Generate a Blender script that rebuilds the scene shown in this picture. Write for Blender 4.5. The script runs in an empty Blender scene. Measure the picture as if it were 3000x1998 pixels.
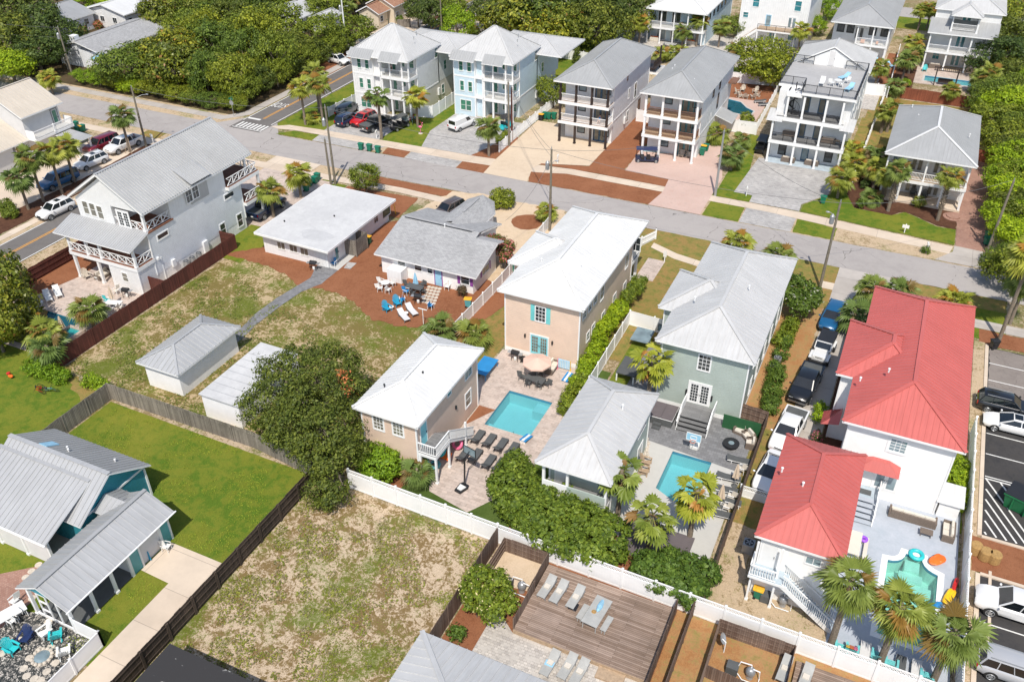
import bpy,math,random
import numpy as np
from mathutils import Vector,Matrix
from mathutils.geometry import tessellate_polygon
random.seed(7);RNG=np.random.default_rng(7)
SC=bpy.context.scene;COL=SC.collection
# ---------------- camera, sky, sun, exposure ----------------
CAMH=50.0;FPX=2588.0
def _axes():
    th,ya,ro=math.radians(34.944),math.radians(-24.96),math.radians(0.133)
    F=Vector((math.sin(ya)*math.cos(th),math.cos(ya)*math.cos(th),-math.sin(th)))
    R=Vector((math.cos(ya),-math.sin(ya),0));D=F.cross(R)
    return F,R*math.cos(ro)+D*math.sin(ro),-R*math.sin(ro)+D*math.cos(ro)
F_,R_,D_=_axes()
cd=bpy.data.cameras.new('camera');cam=bpy.data.objects.new('camera',cd);COL.objects.link(cam)
cam.matrix_world=Matrix(((R_.x,-D_.x,-F_.x,0),(R_.y,-D_.y,-F_.y,0),(R_.z,-D_.z,-F_.z,CAMH),(0,0,0,1)))
cd.sensor_width=36;cd.lens=36*FPX/3000;cd.clip_end=2000;cd.clip_start=0.5
SC.camera=cam
SUN_AZ,SUN_EL=20.0,56.0
sdir=Vector((math.sin(math.radians(SUN_AZ))*math.cos(math.radians(SUN_EL)),-math.cos(math.radians(SUN_AZ))*math.cos(math.radians(SUN_EL)),math.sin(math.radians(SUN_EL))))
sl=bpy.data.lights.new('sun','SUN');sl.energy=4.2;sl.angle=math.radians(0.5);sl.color=(1,0.94,0.85)
so=bpy.data.objects.new('sun',sl);COL.objects.link(so);so.rotation_euler=(-sdir).to_track_quat('-Z','Y').to_euler()
W=bpy.data.worlds.new('World');SC.world=W;W.use_nodes=True
nt=W.node_tree;nt.nodes.clear()
sk=nt.nodes.new('ShaderNodeTexSky');sk.sky_type='NISHITA';sk.sun_disc=False
sk.sun_elevation=math.radians(SUN_EL);sk.dust_density=1.2;sk.ozone_density=.7;sk.sun_rotation=math.radians(180-SUN_AZ)
bg=nt.nodes.new('ShaderNodeBackground');bg.inputs[1].default_value=0.145
wo=nt.nodes.new('ShaderNodeOutputWorld');nt.links.new(sk.outputs[0],bg.inputs[0]);nt.links.new(bg.outputs[0],wo.inputs[0])
SC.view_settings.view_transform='Standard';SC.view_settings.look='None';SC.view_settings.exposure=0.12;SC.view_settings.gamma=1
_Y0=(0,500,1000,1498)
def _ray(t,x,y):
    sx,sy=750*(t//10)+x/3.136,_Y0[t%10]+y/3.136
    return F_*FPX+R_*(sx-1500)+D_*(sy-999)
def P(t,x,y,z=0.0):
    d=_ray(t,x,y);k=(z-CAMH)/d.z
    return Vector((d.x*k,d.y*k,z))
def PY(t,x,y,Y):
    d=_ray(t,x,y);k=Y/d.y
    return Vector((d.x*k,Y,CAMH+d.z*k))
def PX(t,x,y,X):
    d=_ray(t,x,y);k=X/d.x
    return Vector((X,d.y*k,CAMH+d.z*k))
# ---------------- materials ----------------
def _hexc(c):
    return(c[0],c[1],c[2],1)
class NT:
    def __init__(s,name):
        s.m=bpy.data.materials.new(name);s.m.use_nodes=True;s.t=s.m.node_tree;s.t.nodes.clear()
        s.out=s.n('ShaderNodeOutputMaterial');s.b=s.n('ShaderNodeBsdfPrincipled');s.l(s.b.outputs[0],s.out.inputs[0])
    def n(s,k,**kw):
        o=s.t.nodes.new(k)
        for a,v in kw.items():setattr(o,a,v)
        return o
    def l(s,a,b):s.t.links.new(a,b)
    def val(s,sock,v):
        if hasattr(v,'is_output')or hasattr(v,'links'):s.l(v,sock)
        else:sock.default_value=v
    def math(s,op,a,b=0.0,c=None):
        o=s.n('ShaderNodeMath',operation=op);s.val(o.inputs[0],a);s.val(o.inputs[1],b)
        if c is not None:s.val(o.inputs[2],c)
        return o.outputs[0]
    def mix(s,f,a,b,mode='MIX'):
        o=s.n('ShaderNodeMix',data_type='RGBA',blend_type=mode)
        s.val(o.inputs[0],f)
        for i,v in((6,a),(7,b)):
            if isinstance(v,tuple):v=_hexc(v)
            s.val(o.inputs[i],v)
        return o.outputs[2]
    def ramp(s,f,lo,hi):
        o=s.n('ShaderNodeMapRange');o.clamp=True;s.l(f,o.inputs[0]);o.inputs[1].default_value=lo;o.inputs[2].default_value=hi
        return o.outputs[0]
    def pos(s):return s.n('ShaderNodeNewGeometry').outputs['Position']
    def objc(s):return s.n('ShaderNodeTexCoord').outputs['Object']
    def uv(s):return s.n('ShaderNodeTexCoord').outputs['UV']
    def noise(s,v,sc,det=4,rough=.55,dist=0):
        o=s.n('ShaderNodeTexNoise');s.l(v,o.inputs['Vector']);o.inputs['Scale'].default_value=sc
        o.inputs['Detail'].default_value=det;o.inputs['Roughness'].default_value=rough;o.inputs['Distortion'].default_value=dist
        return o.outputs[0]
    def bump(s,h,st=.3,d=.05):
        o=s.n('ShaderNodeBump');s.l(h,o.inputs['Height']);o.inputs['Strength'].default_value=st;o.inputs['Distance'].default_value=d
        s.l(o.outputs[0],s.b.inputs['Normal'])
    def base(s,c):s.val(s.b.inputs['Base Color'],_hexc(c)if isinstance(c,tuple)else c)
    def setr(s,r,met=0,spec=None):
        s.b.inputs['Roughness'].default_value=r;s.b.inputs['Metallic'].default_value=met
        if spec is not None:s.b.inputs['Specular IOR Level'].default_value=spec
def plain(name,c,r=.6,met=0,var=.12,sc=1.5,spec=None,coat=0):
    t=NT(name);n=t.noise(t.objc(),sc,5,.6)
    t.base(t.mix(t.ramp(n,.3,.7),tuple(x*(1-var)for x in c),tuple(min(1,x*(1+var))for x in c)))
    t.setr(r,met,spec)
    if coat:t.b.inputs['Coat Weight'].default_value=coat;t.b.inputs['Coat Roughness'].default_value=.05
    return t.m
def metal(name,c,r=.42,met=.05,var=.08):
    t=NT(name);n=t.noise(t.pos(),.35,6,.65);mp=t.n('ShaderNodeMapping');t.l(t.uv(),mp.inputs[0]);mp.inputs['Scale'].default_value=(5,.35,1);s=t.noise(mp.outputs[0],1.0,5,.7)
    x=t.mix(t.ramp(n,.3,.7),tuple(q*(1-var)for q in c),tuple(min(1,q*(1+var*.6))for q in c));t.base(t.mix(1.0,x,t.mix(t.ramp(s,.35,.65),(.90,.895,.885),(1.04,1.04,1.04)),'MULTIPLY'));t.setr(r,met,.4);return t.m
def siding(name,c,pitch=.2,axis=1,r=.6,depth=.02,line=.82):
    t=NT(name);sp=t.n('ShaderNodeSeparateXYZ');t.l(t.uv(),sp.inputs[0])
    w=t.math('FRACT',t.math('DIVIDE',sp.outputs[axis],pitch))
    n=t.noise(t.objc(),1.2,5,.6)
    gap=t.math('GREATER_THAN',w,.9)
    c1=t.mix(t.ramp(n,.3,.7),tuple(x*.93 for x in c),tuple(min(1,x*1.04)for x in c))
    t.base(t.mix(gap,c1,tuple(x*line for x in c)));t.setr(r)
    t.bump(w,1,depth);return t.m
def batten(name,c,pitch=.4,r=.6):
    t=NT(name);sp=t.n('ShaderNodeSeparateXYZ');t.l(t.uv(),sp.inputs[0])
    w=t.math('FRACT',t.math('DIVIDE',sp.outputs[0],pitch));g=t.math('LESS_THAN',w,.16)
    n=t.noise(t.objc(),1.2,5,.6)
    t.base(t.mix(t.ramp(n,.3,.7),tuple(x*.92 for x in c),c));t.setr(r);t.bump(g,1,.03);return t.m
def bricky(name,c1,c2,mort,bw,bh,r=.85,off=.5,msize=.012,dirt=.25,rot=0,c3=None,nsc=.4):
    t=NT(name);mp=t.n('ShaderNodeMapping');t.l(t.uv(),mp.inputs[0]);mp.inputs['Rotation'].default_value=(0,0,rot)
    b=t.n('ShaderNodeTexBrick');t.l(mp.outputs[0],b.inputs['Vector']);b.offset=off
    b.inputs['Scale'].default_value=1;b.inputs['Brick Width'].default_value=bw;b.inputs['Row Height'].default_value=bh
    b.inputs['Mortar Size'].default_value=msize;b.inputs['Color1'].default_value=_hexc(c1);b.inputs['Color2'].default_value=_hexc(c2);b.inputs['Mortar'].default_value=_hexc(mort)
    n=t.noise(t.pos(),nsc,6,.65)
    c=b.outputs[0]
    if c3:
        n2=t.noise(t.pos(),1.7,3,.7);c=t.mix(t.ramp(n2,.45,.62),c,c3)
    k=t.mix(t.ramp(n,.3,.7),tuple([1-dirt]*3),(1.06,1.06,1.06))
    t.base(t.mix(1.0,c,k,'MULTIPLY'));t.setr(r);t.bump(t.math('SUBTRACT',1.0,b.outputs[1]),.5,.01);return t.m
def ground(name,cols,sc=(.15,1.2,9),th=(.42,.58),r=.95,bump=.05,fine=.25,stretch=None,crack=0):
    """cols = (A, B, C): large patches A/B, speckled with C"""
    t=NT(name);v=t.pos()
    if stretch:
        mp=t.n('ShaderNodeMapping');t.l(v,mp.inputs[0]);mp.inputs['Scale'].default_value=stretch;v=mp.outputs[0]
    a=t.noise(v,sc[0],6,.65);b=t.noise(v,sc[1],6,.7,.3);c=t.noise(v,sc[2],4,.7)
    x=t.mix(t.ramp(t.math('ADD',t.math('MULTIPLY',a,.5),t.math('MULTIPLY',b,.5)),th[0],th[1]),cols[0],cols[1])
    if len(cols)>2:x=t.mix(t.ramp(t.math('ADD',t.math('MULTIPLY',b,.6),t.math('MULTIPLY',c,.4)),.5,.6),x,cols[2])
    if crack:
        vo=t.n('ShaderNodeTexVoronoi',feature='DISTANCE_TO_EDGE');vo.inputs['Scale'].default_value=crack;mx=t.n('ShaderNodeVectorMath',operation='ADD');nz=t.n('ShaderNodeTexNoise');t.l(v,nz.inputs['Vector']);nz.inputs['Scale'].default_value=.8;t.l(v,mx.inputs[0]);t.l(nz.outputs[1],mx.inputs[1]);t.l(mx.outputs[0],vo.inputs['Vector'])
        x=t.mix(t.math('MULTIPLY',t.math('LESS_THAN',vo.outputs[0],.0045),t.ramp(b,.48,.52)),x,tuple(q*.55 for q in cols[0]))
    k=t.mix(t.ramp(c,.3,.7),tuple([1-fine]*3),tuple([1+fine]*3))
    t.base(t.mix(1.0,x,k,'MULTIPLY'));t.setr(r,0,.1);t.bump(c,.8,bump);return t.m
def patchy(name,sand,brown,green,gbias=0.0,sbias=0.0):
    """worn lot: bright sand, thatch and weeds in ragged patches"""
    t=NT(name);v=t.pos()
    a=t.noise(v,.09,4,.6);b=t.noise(v,.8,8,.75,.6);c=t.noise(v,3.8,6,.78,.8);d=t.noise(v,14,3,.7);e=t.noise(v,.23,5,.6)
    sm=t.math('ADD',t.math('ADD',t.math('MULTIPLY',b,.42),t.math('MULTIPLY',c,.48)),t.math('MULTIPLY',a,.25))
    x=t.mix(t.ramp(sm,.555-sbias,.595-sbias),brown,sand)
    gm=t.math('ADD',t.math('MULTIPLY',e,.55),t.math('ADD',t.math('MULTIPLY',c,-.3),t.math('MULTIPLY',d,.35)))
    g1=t.mix(t.ramp(d,.35,.65),tuple(q*.75 for q in green),tuple(q*1.25 for q in green))
    x=t.mix(t.math('MULTIPLY',t.ramp(gm,.32-gbias,.37-gbias),.85),x,g1)
    k=t.mix(t.ramp(d,.3,.7),(.75,.75,.75),(1.2,1.2,1.2))
    t.base(t.mix(1.0,x,k,'MULTIPLY'));t.setr(.95,0,.1);t.bump(d,1,.06);return t.m
def foliage(name,dark,mid,light,trans=.22,rough=.55,dead=None,dth=.93):
    if 'palm' not in name and 'weed' not in name and 'thatch' not in name:dark,mid,light=(tuple(q*f for q,f in zip(c,(1.5,1.5,1.05)))for c in(dark,mid,light))
    t=NT(name);g=t.n('ShaderNodeNewGeometry');r=g.outputs['Random Per Island']
    oi=t.n('ShaderNodeObjectInfo').outputs['Random']
    n=t.noise(t.objc(),.9,4,.65)
    f=t.math('ADD',t.math('MULTIPLY',r,.62),t.math('MULTIPLY',t.ramp(n,.3,.7),.38))
    x=t.mix(t.ramp(f,.1,.5),dark,mid);x=t.mix(t.ramp(f,.5,.95),x,light)
    if dead:x=t.mix(t.ramp(r,dth,dth+.03),x,dead)
    k=t.mix(oi,(.60,.74,.95),(1.38,1.24,.85));x=t.mix(1.0,x,k,'MULTIPLY')
    t.base(x);t.setr(rough,0,.3)
    tr=t.n('ShaderNodeBsdfTranslucent');t.l(x,tr.inputs[0]);ms=t.n('ShaderNodeMixShader');ms.inputs[0].default_value=trans
    t.l(t.b.outputs[0],ms.inputs[1]);t.l(tr.outputs[0],ms.inputs[2]);t.l(ms.outputs[0],t.out.inputs[0]);return t.m
def water(name,c,dens=.35):
    t=NT(name);v=t.pos();n=t.noise(v,2.2,3,.5,.4);n2=t.noise(v,.5,2,.5)
    tp=t.n('ShaderNodeBsdfTransparent');tp.inputs[0].default_value=_hexc(c)
    gl=t.n('ShaderNodeBsdfGlossy');gl.inputs['Roughness'].default_value=.04
    fr=t.n('ShaderNodeFresnel');fr.inputs[0].default_value=1.33
    bp=t.n('ShaderNodeBump');t.l(n,bp.inputs['Height']);bp.inputs['Strength'].default_value=.25;bp.inputs['Distance'].default_value=.08
    t.l(bp.outputs[0],gl.inputs['Normal']);t.l(bp.outputs[0],fr.inputs['Normal'])
    df=t.n('ShaderNodeBsdfDiffuse');df.inputs[0].default_value=_hexc(tuple(q*.8 for q in c))
    m0=t.n('ShaderNodeMixShader');m0.inputs[0].default_value=dens;t.l(tp.outputs[0],m0.inputs[1]);t.l(df.outputs[0],m0.inputs[2])
    m=t.n('ShaderNodeMixShader');t.l(fr.outputs[0],m.inputs[0]);t.l(m0.outputs[0],m.inputs[1]);t.l(gl.outputs[0],m.inputs[2]);t.l(m.outputs[0],t.out.inputs[0]);return t.m
def glass(name,c,r=.05):
    t=NT(name);n=t.noise(t.objc(),.9,2,.5)
    t.base(t.mix(t.ramp(n,.35,.65),tuple(q*.6 for q in c),c));t.setr(r,0,.8);return t.m
M={}
M['white']=plain('white_paint',(.74,.74,.73),.5,var=.04)
M['trim']=plain('white_trim',(.80,.80,.79),.45,var=.03)
M['vinyl']=plain('white_vinyl',(.82,.82,.81),.35,var=.03)
M['glassd']=glass('dark_glass',(.035,.045,.05));M['glassg']=glass('green_glass',(.06,.22,.15));M['glassb']=glass('curtained_glass',(.22,.21,.17));M['glassc']=glass('car_glass',(.012,.016,.02))
M['glasst']=glass('teal_glass',(.05,.24,.28));M['glassl']=glass('pale_glass',(.25,.33,.36))
M['metalw']=metal('white_metal_roof',(.66,.66,.65),.42,.0)
M['metalg']=metal('grey_metal_roof',(.37,.375,.375),.42,.1)
M['metallg']=metal('pale_grey_metal_roof',(.52,.52,.515),.45,.05)
M['metalq']=metal('mid_grey_metal_roof',(.42,.425,.43),.42,.1)
M['metaldg']=metal('slate_metal_roof',(.36,.375,.39),.38,.3)
M['metalr']=metal('red_metal_roof',(.51,.125,.11),.45,0)
M['metalt']=metal('tan_metal_roof',(.56,.50,.42),.5,0)
M['galv']=metal('galvanised_roof',(.45,.455,.455),.4,.2)
M['memb']=ground('flat_roof_membrane',((.48,.48,.48),(.56,.56,.555)),(.2,1,4),(.4,.6),.8,.01,.04)
M['shin']=bricky('grey_shingle',(.31,.31,.31),(.40,.40,.40),(.22,.22,.22),.35,.16,.9,.5,.01,.12)
M['shint']=bricky('brown_shingle',(.30,.15,.09),(.40,.22,.14),(.2,.1,.06),.35,.16,.9,.5,.01,.12)
M['s_white']=siding('white_siding',(.82,.82,.81),.2);M['s_peach']=siding('peach_siding',(.84,.64,.50),.2);M['s_tan']=siding('tan_siding',(.77,.58,.46),.2)
M['s_sage']=siding('sage_siding',(.46,.53,.48),.2);M['s_blue']=siding('pale_blue_siding',(.60,.74,.82),.2);M['s_bluew']=siding('blue_white_siding',(.82,.84,.86),.2)
M['b_white']=batten('white_batten',(.82,.82,.81));M['b_blue']=batten('pale_blue_batten',(.60,.68,.72));M['b_beige']=batten('beige_batten',(.60,.57,.50),.5)
M['stucco']=plain('white_stucco',(.84,.83,.81),.8,var=.05);M['stuccog']=plain('grey_stucco',(.62,.61,.60),.8,var=.05);M['cream']=plain('cream_wall',(.62,.53,.40),.8,var=.05)
M['tealw']=siding('teal_siding',(.03,.27,.34),.2);M['tealp']=plain('teal_paint',(.10,.36,.38),.5);M['aqua']=plain('aqua_paint',(.16,.55,.55),.5);M['aquad']=plain('aqua_door_paint',(.22,.60,.66),.45)
M['purple']=plain('purple_paint',(.26,.07,.30),.5);M['skyb']=plain('sky_blue_paint',(.30,.55,.72),.5);M['navyp']=plain('navy_paint',(.05,.12,.2),.5)
M['dkwood']=plain('dark_stained_wood',(.035,.022,.018),.6,var=.3);M['black']=plain('black_metal',(.02,.02,.022),.45);M['blackr']=plain('black_rubber',(.015,.015,.015),.8)
M['brownp']=plain('brown_stained_wood',(.20,.10,.06),.6,var=.3)
def planks(name,c1,c2,w=.14,L=3.0,axis=0,dirt=.35):return bricky(name,c1,c2,tuple(q*.25 for q in c1),L,w,.85,.37,.008,dirt,0 if axis==0 else math.pi/2)
M['deck']=planks('weathered_deck',(.24,.165,.12),(.40,.30,.24));M['deckr']=planks('red_brown_deck',(.22,.09,.05),(.28,.12,.07));M['deckg']=planks('grey_deck',(.20,.20,.20),(.26,.26,.26))
M['decklb']=plain('pale_blue_deck_paint',(.40,.47,.52),.6);M['roofdeck']=ground('grey_roof_deck',((.36,.355,.35),(.42,.415,.41)),(.3,2,8),(.4,.6),.7,.01,.05)
M['f_grey']=planks('grey_fence_boards',(.20,.175,.145),(.34,.30,.25),.14,4,1,.4);M['f_red']=planks('red_brown_fence_boards',(.10,.028,.018),(.16,.045,.03),.14,4,1);M['f_dark']=planks('dark_fence_boards',(.05,.035,.026),(.10,.07,.05),.14,4,1)
M['f_brown']=planks('brown_fence_boards',(.14,.085,.06),(.24,.17,.13),.14,4,1);M['f_orange']=planks('orange_fence_boards',(.24,.07,.035),(.32,.10,.05),.14,4,1)
M['asph']=ground('grey_road_surface',((.33,.305,.29),(.40,.37,.35),(.36,.335,.315)),(.06,.6,12),(.4,.6),.9,.01,.07,None,.16)
M['asphd']=ground('dark_asphalt',((.14,.13,.123),(.18,.168,.158),(.15,.14,.132)),(.1,.8,14),(.4,.6),.85,.01,.12)
M['asphu']=ground('worn_asphalt',((.19,.165,.15),(.27,.235,.21),(.22,.195,.175)),(.2,1.1,12),(.4,.6),.9,.01,.1,None,.2)
M['asphb']=ground('parking_asphalt',((.04,.04,.042),(.075,.07,.068),(.055,.052,.05)),(.15,.9,14),(.38,.62),.85,.01,.15)
M['yellow']=plain('yellow_road_paint',(.70,.32,.03),.7,var=.15,sc=4);M['rwhite']=plain('white_road_paint',(.70,.69,.66),.7,var=.12,sc=5)
M['conc']=bricky('pale_concrete',(.58,.475,.37),(.63,.53,.42),(.36,.30,.24),6,3,.9,0,.02,.14)
M['concg']=bricky('grey_concrete',(.42,.38,.34),(.47,.43,.39),(.26,.23,.21),3.5,3.5,.9,0,.02,.2)
M['concl']=ground('light_drive_concrete',((.55,.44,.325),(.63,.52,.39),(.58,.47,.35)),(.15,1,8),(.4,.6),.9,.01,.06)
M['pinkc']=ground('pink_stamped_concrete',((.50,.355,.30),(.58,.43,.37),(.47,.35,.30)),(.2,1.5,8),(.4,.6),.85,.01,.08)
M['paverg']=bricky('grey_pavers',(.33,.32,.31),(.52,.50,.48),(.25,.24,.22),.45,.22,.9,.5,.012,.2,0,(.42,.40,.38))
M['paverp']=bricky('pink_grey_pavers',(.42,.34,.29),(.60,.49,.42),(.32,.26,.22),.5,.3,.9,.5,.012,.15,0,(.54,.45,.39))
M['paverr']=bricky('red_brick_pavers',(.34,.18,.13),(.42,.25,.19),(.25,.15,.12),.22,.11,.9,.5,.01,.2)
M['paverd']=bricky('charcoal_pavers',(.17,.17,.175),(.24,.24,.245),(.13,.13,.13),.4,.3,.85,.5,.01,.15)
M['paverw']=bricky('mottled_pale_pavers',(.38,.35,.32),(.62,.57,.51),(.30,.26,.22),.26,.2,.9,.5,.012,.15,0,(.52,.48,.43))
M['tilel']=plain('pale_pool_deck',(.50,.49,.46),.7,var=.04);M['tileb']=ground('blue_grey_pool_deck',((.38,.42,.47),(.44,.47,.52)),(.3,1.5,6),(.4,.6),.7,.005,.04)
M['mulch']=ground('pine_mulch',((.215,.085,.042),(.31,.135,.07),(.25,.105,.053)),(.3,2.5,16),(.4,.6),.95,.05,.28)
M['mulchd']=ground('dark_mulch',((.075,.035,.022),(.13,.065,.04)),(.3,2.5,16),(.4,.6),.95,.05,.3)
M['sand']=ground('bare_sand',((.52,.40,.27),(.64,.51,.37),(.58,.45,.32)),(.1,.9,9),(.4,.6),.95,.03,.1)
M['sandg']=patchy('sandy_verge',(.52,.40,.27),(.30,.22,.12),(.15,.18,.04),-.02,.04)
M['dirt']=ground('orange_soil',((.34,.17,.07),(.42,.25,.12),(.25,.20,.07)),(.2,1.2,10),(.4,.6),.95,.03,.2)
M['lawn']=ground('green_lawn',((.088,.148,.016),(.205,.208,.03),(.142,.172,.02)),(.16,1.1,18),(.43,.58),.95,.05,.3)
M['lawnd']=ground('artificial_turf',((.055,.09,.018),(.085,.125,.03)),(.2,1,16),(.4,.6),.95,.03,.2)
M['lawny']=ground('dry_lawn',((.30,.19,.07),(.22,.20,.055),(.14,.16,.04)),(.2,1.2,14),(.4,.6),.95,.05,.25)
M['lotA']=patchy('worn_weedy_lawn',(.50,.38,.235),(.19,.15,.05),(.115,.15,.02),.02,-.024)
M['lotB']=patchy('sandy_weedy_lot',(.56,.44,.31),(.22,.15,.065),(.115,.155,.018),.006,-.002)
M['base']=patchy('scrubby_ground',(.48,.38,.27),(.25,.19,.10),(.12,.15,.04),0,0)
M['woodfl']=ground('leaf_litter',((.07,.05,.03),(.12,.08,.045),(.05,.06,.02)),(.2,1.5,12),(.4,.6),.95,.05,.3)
M['gravel']=ground('black_and_white_pebbles',((.03,.035,.035),(.07,.07,.07),(.62,.57,.50)),(2,5,14),(.4,.6),.9,.06,.4)
M['poolw']=water('pool_water',(.56,.88,.91),.10);M['poold']=water('deep_pool_water',(.03,.20,.27),.5);M['poolg']=water('green_pool_water',(.62,.88,.84),.1)
M['plaster']=plain('pool_plaster',(.34,.58,.61),.6,var=.03);M['plasterd']=plain('dark_pool_plaster',(.05,.20,.26),.6);M['plasterg']=plain('sandy_pool_plaster',(.55,.74,.68),.6,var=.1)
M['tileband']=plain('blue_tile_band',(.03,.22,.35),.3)
M['f_oak']=foliage('oak_leaves',(.022,.036,.008),(.066,.088,.019),(.15,.17,.042))
M['f_brt']=foliage('bright_leaves',(.07,.12,.008),(.17,.25,.016),(.32,.40,.03),.3)
M['f_mid']=foliage('wood_leaves',(.040,.060,.009),(.105,.135,.020),(.22,.25,.038))
M['f_mag']=foliage('magnolia_leaves',(.034,.050,.010),(.092,.115,.020),(.25,.25,.045),.2,.4,(.28,.14,.04),.955)
M['f_hed']=foliage('hedge_leaves',(.035,.062,.010),(.09,.13,.02),(.19,.235,.038))
M['f_pink']=foliage('flowering_leaves',(.04,.06,.015),(.09,.11,.03),(.14,.15,.04),.25,.55,(.55,.16,.17),.62)
M['f_wht']=foliage('white_flowering_leaves',(.03,.055,.010),(.08,.12,.02),(.16,.21,.04),.25,.55,(.75,.68,.55),.95)
M['palm']=foliage('palm_fronds',(.14,.18,.03),(.27,.32,.065),(.46,.50,.13),.3,.45,(.32,.19,.05),.93)
M['palmd']=foliage('dry_palm_fronds',(.16,.10,.04),(.30,.19,.07),(.42,.28,.10),.2,.7)
M['palmw']=foliage('fan_palm_fronds',(.15,.20,.03),(.28,.33,.05),(.44,.46,.10),.3,.45,(.38,.22,.08),.9)
M['bark']=plain('grey_bark',(.16,.13,.10),.9,var=.3,sc=6);M['barkp']=plain('palm_bark',(.20,.16,.12),.95,var=.35,sc=9);M['pole']=plain('weathered_pole',(.19,.165,.125),.9,var=.25,sc=3)
M['wire']=plain('wire',(.12,.12,.12),.6)
M['bing']=plain('green_bin_plastic',(.01,.17,.10),.45);M['biny']=plain('yellow_bin_lid',(.80,.42,.03),.45);M['steel']=plain('grey_metal',(.36,.37,.38),.4,.4)
M['teal']=plain('teal_plastic',(.03,.50,.52),.45);M['blueb']=plain('blue_plastic',(.02,.30,.48),.45);M['bluef']=plain('blue_fabric',(.02,.22,.50),.7);M['dgrey']=plain('dark_grey_sling',(.09,.095,.095),.7)
M['lgrey']=plain('light_grey_sling',(.38,.38,.36),.7);M['wicker']=plain('brown_wicker',(.16,.125,.10),.8,var=.3,sc=20);M['cush']=plain('beige_cushion',(.62,.57,.49),.85,var=.05);M['umb']=plain('beige_canvas',(.62,.50,.38),.85,var=.06);M['umbp']=plain('pink_canvas',(.66,.45,.36),.85,var=.05)
M['orange']=plain('orange_vinyl',(.85,.16,.02),.4);M['pink']=plain('pink_vinyl',(.80,.16,.30),.5);M['yel']=plain('yellow_vinyl',(.85,.50,.01),.4);M['navy']=plain('navy_plastic',(.015,.03,.10),.45);M['red']=plain('red_plastic',(.55,.02,.02),.45);M['purp']=plain('purple_vinyl',(.30,.08,.65),.5)
M['stone']=plain('pale_stone',(.52,.46,.38),.9,var=.2,sc=5);M['wood']=plain('tan_wood',(.40,.29,.19),.7,var=.2,sc=5);M['straw']=plain('straw',(.36,.22,.08),.9,var=.25,sc=9);M['hotc']=plain('hot_tub_cover',(.13,.11,.115),.7,var=.08)
M['turfg']=plain('dark_green_turf_cloth',(.015,.09,.03),.9,var=.15,sc=8)
M['skin']=plain('skin',(.50,.28,.19),.6);M['hair']=plain('dark_hair',(.03,.02,.015),.7)
M['lampw']=plain('lens_white',(.75,.75,.72),.15);M['lampr']=plain('lens_red',(.40,.01,.01),.2);M['chrome']=plain('chrome',(.6,.6,.6),.2,.9)
def carpaint(name,c):return plain(name,c,.28,.1,.02,1,.5,.8)
CP={k:carpaint(k+'_car_paint',v)for k,v in dict(white=(.78,.78,.77),black=(.012,.013,.016),red=(.50,.01,.012),maroon=(.16,.008,.02),blue=(.01,.10,.24),navy=(.01,.02,.06),silver=(.42,.43,.45),brown=(.10,.075,.065),teal=(.02,.55,.60),green=(.02,.10,.04)).items()}
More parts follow.
